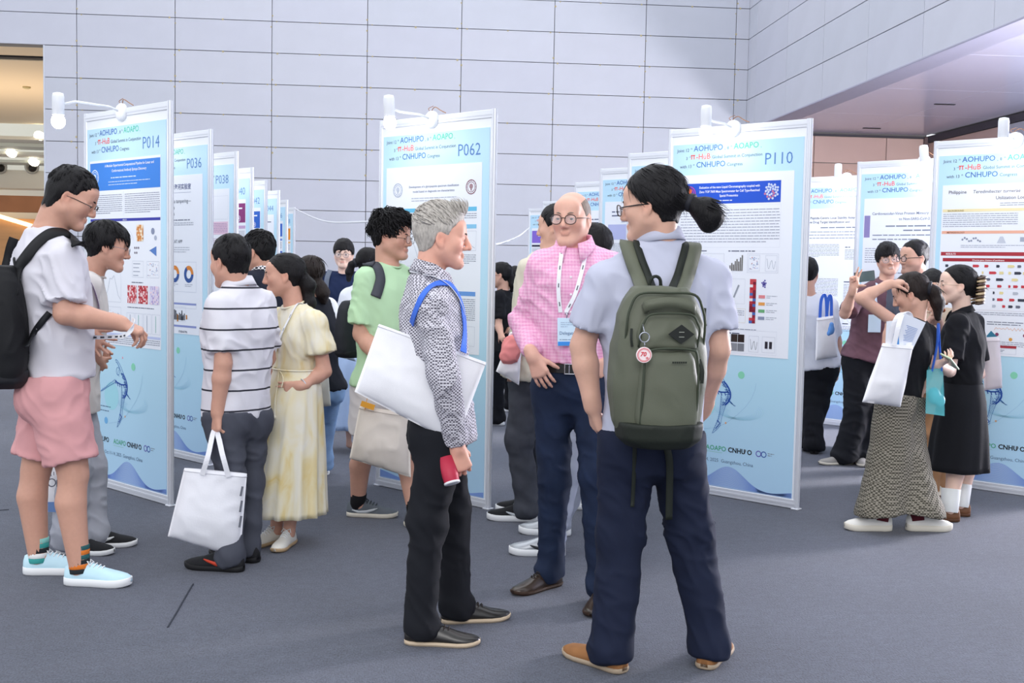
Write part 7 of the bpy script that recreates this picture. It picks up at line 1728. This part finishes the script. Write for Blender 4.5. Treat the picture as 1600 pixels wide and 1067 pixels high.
blk = mat('nylon_jet', '#15161a', .7, bump=.15, bscale=260, var=.05, vscale=8); blk2 = mat('nylon_soot', '#1d1e23', .6); blk3 = mat('zip_soot', '#2a2b30', .5)
tw_ = [p1['ttree']]
r1 = unit(p1['rt']*.9+p1['fw']*-.15)
backpack('black backpack hanging low on the man in pink shorts', at(6, 506, 5.10), r1, (blk, blk2, blk3), .98,
    [dict(px=[(30, 422), (45, 399), (62, 379), (82, 366), (100, 366), (114, 373), (122, 381)], trees=tw_+p1['trees'][:1], w=.060, t=.008, Y=5.0, off=.008, pre=[(at(18, 462, 5.0), np.array((-.3, -1, .2)))]),
     dict(px=[(54, 522), (66, 504), (78, 487)], trees=tw_, w=.028, t=.004, m=blk2, Y=5.0, pre=[(at(42, 542, 4.98), np.array((-.2, -1, 0)))]),
     dict(px=[(12, 408), (17, 386), (22, 372)], trees=tw_, w=.042, t=.006, Y=5.3, pre=[(at(4, 440, 5.25), np.array((-.6, -1, 0)))])])
t9 = [p9['ttree']]; grey_st = mat('strap_graphite', '#4a4d55', .8)
backpack('dark backpack of the curly-haired man in green, seen at his shoulder', at(549, 512, 6.66), p9['rt'], (mat('nylon_graphite', '#2b2d34', .7), blk2, blk3), .62,
    [dict(px=[(574, 416), (582, 413), (589, 420), (593, 436), (590, 452), (586, 464)], trees=t9, w=.058, t=.010, Y=6.3, m=grey_st), dict(px=[(640, 421), (645, 428), (649, 440)], trees=t9, w=.05, t=.008, Y=6.3, m=grey_st)], False)

# further totes
def tote(label, px, Y, th, m, strap_px=None, sm=None, sw=.024, seed=1, wr_=.006, dys=None):
    t, b0, nn, bb = soft_bag('tote_bag', label, 'bag', *[at(x, y, Y) for x, y in px], th, m, seed, 20, wr_=wr_)
    if strap_px:
        for S in strap_px: strap(t, b0, [at(q[0], q[1], Y+(q[2] if len(q) > 2 else 0)) for q in S], sw, sm or m, np.array((1., -.1, .2)), .003, 'handle')
    return t, b0, bb
t, b0, bb = tote('beige cotton tote behind the yellow dress, beside the brown-haired woman', [(488, 560), (511, 556), (517, 634), (487, 638)], 7.30, .07, mat('cotton_beige', '#c3bfb8', .9, bump=.3, bscale=450), [[(494, 562), (498, 520), (504, 500), (506, 530), (507, 560)]], None, .022, 21)
tote('small white paper pouch in front of the beige tote', [(480, 598), (493, 592), (495, 618), (484, 626)], 7.27, .03, cotton, None, seed=22)
tote('pale blue bag beside the dark backpack, behind the green tee man', [(534, 498), (556, 500), (556, 565), (529, 558)], 7.6, .05, mat('bag_ice', '#c2d5ee', .7), None, seed=23)
tote('white tote low beside the cream cardigan, left of the pink shirt', [(789, 545), (815, 540), (811, 602), (775, 580)], 6.12, .10, cotton, [[(792, 548), (800, 520), (806, 545)]], seed=24, wr_=.008)
F = Field((-.11, -.09, -.12), (.11, .09, .12), .008); F.ell((0, 0, 0), (.055, .05, .075), None, .02); F.ell((.02, -.01, .045), (.04, .035, .04), None, .02); F.ell((-.02, 0, -.04), (.045, .04, .04), None, .02); V, Q = F.extract(1); V = cloth_folds(V, Q, .010, (14, 14, 14), 5)
o = link('rolled_jacket', mesh('rolled_jacket', V, Q), mat('cloth_coral', '#e58d8c', .8, var=.06, vscale=12), None, tuple(at(800, 546, 6.08))); tag(o, 'coral pink rolled cloth bundle above a white tote, left of the pink shirt', 'cloth')
t17 = [p17['ttree']]
t, b0, bb = tote('white tote with blue straps on the person behind board P110', [(1276, 497), (1302, 493), (1309, 558), (1274, 563)], 8.74, .09, cotton, [[(1281, 500), (1283, 470), (1288, 461), (1291, 470), (1292, 498)], [(1291, 500), (1294, 470), (1297, 462), (1299, 470), (1299, 498)]], blue_web, .024, 25)
F = Field((-.06, -.05, -.09), (.06, .05, .07), .006); F.ell((0, 0, 0), (.026, .02, .04), None, .01); F.ell((0, 0, .04), (.018, .016, .02), None, .01); F.ell((-.02, 0, -.03), (.016, .014, .02), None, .01); V, Q = F.extract(1)
o = link('blue_charm', mesh('blue_charm', V, Q), mat('charm_blue', '#5f94d8', .5), None, tuple(at(1299, 515, 8.52))); tag(o, 'small blue plush charm hanging on the white tote behind P110', 'charm')
t, b0, bb = tote('big white tote on the shoulder of the woman in houndstooth trousers', [(1379, 536), (1427, 540), (1407, 636), (1347, 628)], 5.98, .13, cotton, [[(1386, 542), (1400, 500), (1414, 488, .05), (1424, 500, .1), (1420, 541)]], None, .03, 26, .008)
strap(t, b0, [at(1397, 540, 5.93), at(1404, 508, 5.95), at(1411, 489, 6.02), at(1416, 500, 6.1)], .026, cotton, np.array((1., 0, .2)), .003, 'handle')
for i, (pxs, m, lb) in enumerate(((((1385, 502), (1408, 500), (1412, 545), (1383, 545)), mat('paper_pale', '#e4e9f2', .6), 'pale booklet with a blue tab sticking out of the white tote'), (((1412, 489), (1446, 504), (1426, 545), (1398, 542)), mat('paper_print', '#dfe4f0', .6), 'printed programme sheets leaning out of the white tote'))):
    q = [at(x, y, 5.985+.012*i) for x, y in pxs]; nn_ = np.array((0, -.004, 0)); b = MB().add([a for a in q]+[a+nn_ for a in q], [(3, 2, 1, 0), (4, 5, 6, 7), (0, 1, 5, 4), (1, 2, 6, 5), (2, 3, 7, 6), (3, 0, 4, 7)])
    c0 = np.array(q).mean(0); o = MB(); o.v = [tuple(np.array(v)-c0) for v in b.v]; o.f = b.f; o.m = b.m; o = o.build('booklet', m, None, False, tuple(c0)); tag(o, lb, 'booklet')
    k = MB(); f = lambda u, v: (q[0]*(1-u)+q[1]*u)*(1-v)+(q[3]*(1-u)+q[2]*u)*v+nn_*1.4-c0
    for u0, v0, u1, v1 in (((.45, .2, .75, .9),) if i == 0 else tuple((.25+.05*(j % 3), .3+.05*j, .8, .32+.05*j) for j in range(10))): k.add([f(u0, v0), f(u1, v0), f(u1, v1), f(u0, v1)], [(0, 1, 2, 3)])
    k.build('booklet_print', ink('#4f8fd0') if i == 0 else ink('#8fa4cf'), o)
t, b0, bb = tote('off-white tote with a teal folder on the far side of the black dress', [(1534, 528), (1562, 528), (1566, 606), (1538, 610)], 6.72, .07, mat('cotton_blush', '#d6cdd2', .9, bump=.3, bscale=450), [[(1540, 530), (1532, 510), (1528, 500)]], seed=27)
q = [at(x, y, 6.72) for x, y in ((1540, 527), (1549, 517), (1558, 526))]; o = MB().add([a for a in q]+[a+np.array((0, .006, 0)) for a in q], [(0, 1, 2), (5, 4, 3), (0, 3, 4, 1), (1, 4, 5, 2), (2, 5, 3, 0)]).build('folder', mat('folder_teal', '#2f7590', .5)); tag(o, 'corner of a teal folder showing above the off-white tote', 'folder')
vin = mat('vinyl_teal', '#6fd6de', .1, alpha=.45, spec=.6); vin2 = mat('vinyl_blue', '#3f86ad', .1, alpha=.5, spec=.6)
c = at(1466, 612, 6.12); t = thing('vinyl_bag', 'see-through turquoise vinyl shopper hanging between the two women in black', 'bag', (c[0], c[1], c[2]-.13))
P4 = [at(1448, 578, 6.12)-np.array(t.location), at(1473, 574, 6.12)-np.array(t.location), at(1476, 650, 6.12)-np.array(t.location), at(1446, 646, 6.12)-np.array(t.location)]; P4b = [p_+np.array((.05, .10, .02)) for p_ in P4]
MB().add(P4+P4b, [(3, 2, 1, 0), (4, 5, 6, 7), (2, 3, 7, 6), (3, 0, 4, 7)]).add([P4[1], P4[2], P4b[2], P4b[1]], [(0, 1, 2, 3)], 1).build('vinyl_panel', [vin, vin2], t)
F = Field(P4[3]-.03, P4b[1]+.05, .008); cc = (P4[0]+P4[2]+P4b[0]+P4b[2])/4; F.ell(cc+np.array((-.01, 0, -.03)), (.035, .035, .05), None, .01); F.ell(cc+np.array((.03, 0, -.06)), (.025, .03, .04), None, .01); V, Q = F.extract(1); link('bag_contents', mesh('bag_contents', V, Q), mat('pouch_aqua', '#6fc9d6', .5), t)
for q in (0, 1): strap(t, np.array(t.location), [at(1456, 580, 6.12+.1*q), at(1464, 540, 6.14), at(1466, 505, 6.2), at(1468, 540, 6.14), at(1471, 580, 6.12+.1*q)], .022, blue_web, None, .003, 'handle')
wp = p21['WR'][0]+p21['base']; ph = MB().box((0, 0, 0), (.072, .009, .15), 0, .003).box((0, -.0048, 0), (.066, .0006, .142), 1).build('phone', [mat('phone_case', '#cfe0c0', .4), mat('phone_glass', '#8f9c86', .1)], None, False, tuple(wp+np.array((.045, -.06, .025)))); ph.rotation_euler = (math.radians(60), math.radians(20), math.radians(-60)); tag(ph, 'pale green phone in the hand of the woman in the black dress', 'phone')
ph = MB().box((0, 0, 0), (.078, .009, .16), 0, .003).box((0, -.0048, 0), (.072, .0006, .15), 1).build('phone', [mat('phone_dark', '#33383c', .4), mat('phone_screen', '#5d6f70', .1)], None, False, tuple(at(1351, 432, 8.28))); ph.rotation_euler = (0, math.radians(82), 0); tag(ph, 'dark phone held sideways beside the V sign', 'phone')
F = Field((-.09, -.08, -.12), (.09, .08, .12), .006); F.ell((0, 0, .035), (.045, .04, .045), None, .01); F.ell((0, 0, -.03), (.038, .034, .045), None, .01)
for x in (-1, 1): F.ell((x*.032, 0, .078), (.014, .012, .018), None, .01); F.cone((x*.03, -.02, -.02), (x*.045, -.045, -.03), .014, .012, .01); F.cone((x*.02, -.02, -.06), (x*.025, -.05, -.075), .016, .014, .01)
V, Q = F.extract(1); pt = thing('plush_toy', 'small brown plush toy with a pale pink band held behind the black dress', 'toy', at(1463, 466, 6.86)); link('plush_body', mesh('plush_body', V, Q), mat('plush_rust', '#9c5330', .95, bump=.6, bscale=200), pt)
MB().lathe([(.047, -.014), (.050, -.010), (.050, .010), (.047, .014)], 20, 0, (0, 0, .035), (.9, -.1, .3)).build('plush_band', mat('band_pink', '#f0d4dc', .7), pt, True)
# white bag with a blue foot by the bending man's legs
t, b0, bb = tote('white bag with a blue lower band hanging by the bending man\'s legs', [(74, 722), (98, 720), (102, 800), (72, 800)], 5.72, .07, cotton, [[(80, 724), (86, 660), (92, 722)]], seed=28)
k = MB(); k.ribbon([at(75, 792, 5.66)-b0, at(99, 792, 5.66)-b0], (0, 0, 1), .05, .003); k.build('blue_band', mat('band_denim', '#6f8fc4', .8), bb)
k = MB(); k.tube([at(81+6*math.cos(a), 754+6*math.sin(a), 5.66)-b0 for a in [2*PI*i/14 for i in range(14)]], .003, 5, closed=True).tube([at(89, 760, 5.66)-b0, at(89, 750, 5.66)-b0, at(92, 756, 5.66)-b0, at(95, 750, 5.66)-b0, at(95, 760, 5.66)-b0], .003, 5)
for i in range(4): k.tube([at(80+4*i, 744-1.5*i, 5.66)-b0, at(79+5*i, 738-i, 5.66)-b0], .002, 5)
k.build('bag_print', mat('print_grey', '#6a6d78', .6), bb)
# lanyard strip the man in pink shorts holds
w_ = p1['WR'][1]+p1['base']; A = [at(139, 527, 5.26), at(160, 527, 5.2), at(180, 526, 5.1), at(192, 525, 5.06), at(200, 521, 5.04), at(207, 512, 5.04), at(210, 502, 5.06), at(206, 499, 5.12)]
ln = MB().ribbon(spline(A, 7), (.2, -.1, 1.), .018, .002).build('lanyard', mat('lanyard_white', '#eef0f5', .6)); tag(ln, 'white printed lanyard strip stretched between the hands of the man in pink shorts', 'lanyard')
k = MB(); S = spline(A, 7)
for i in range(2, 26, 4): k.ribbon([S[i]+np.array((0, -.003, 0)), S[i+1]+np.array((0, -.003, 0)), S[i+2]+np.array((0, -.003, 0))], (.2, -.1, 1.), .007, .001)
k.build('lanyard_print', mat('lanyard_ink', '#3b3f4c', .6), ln)
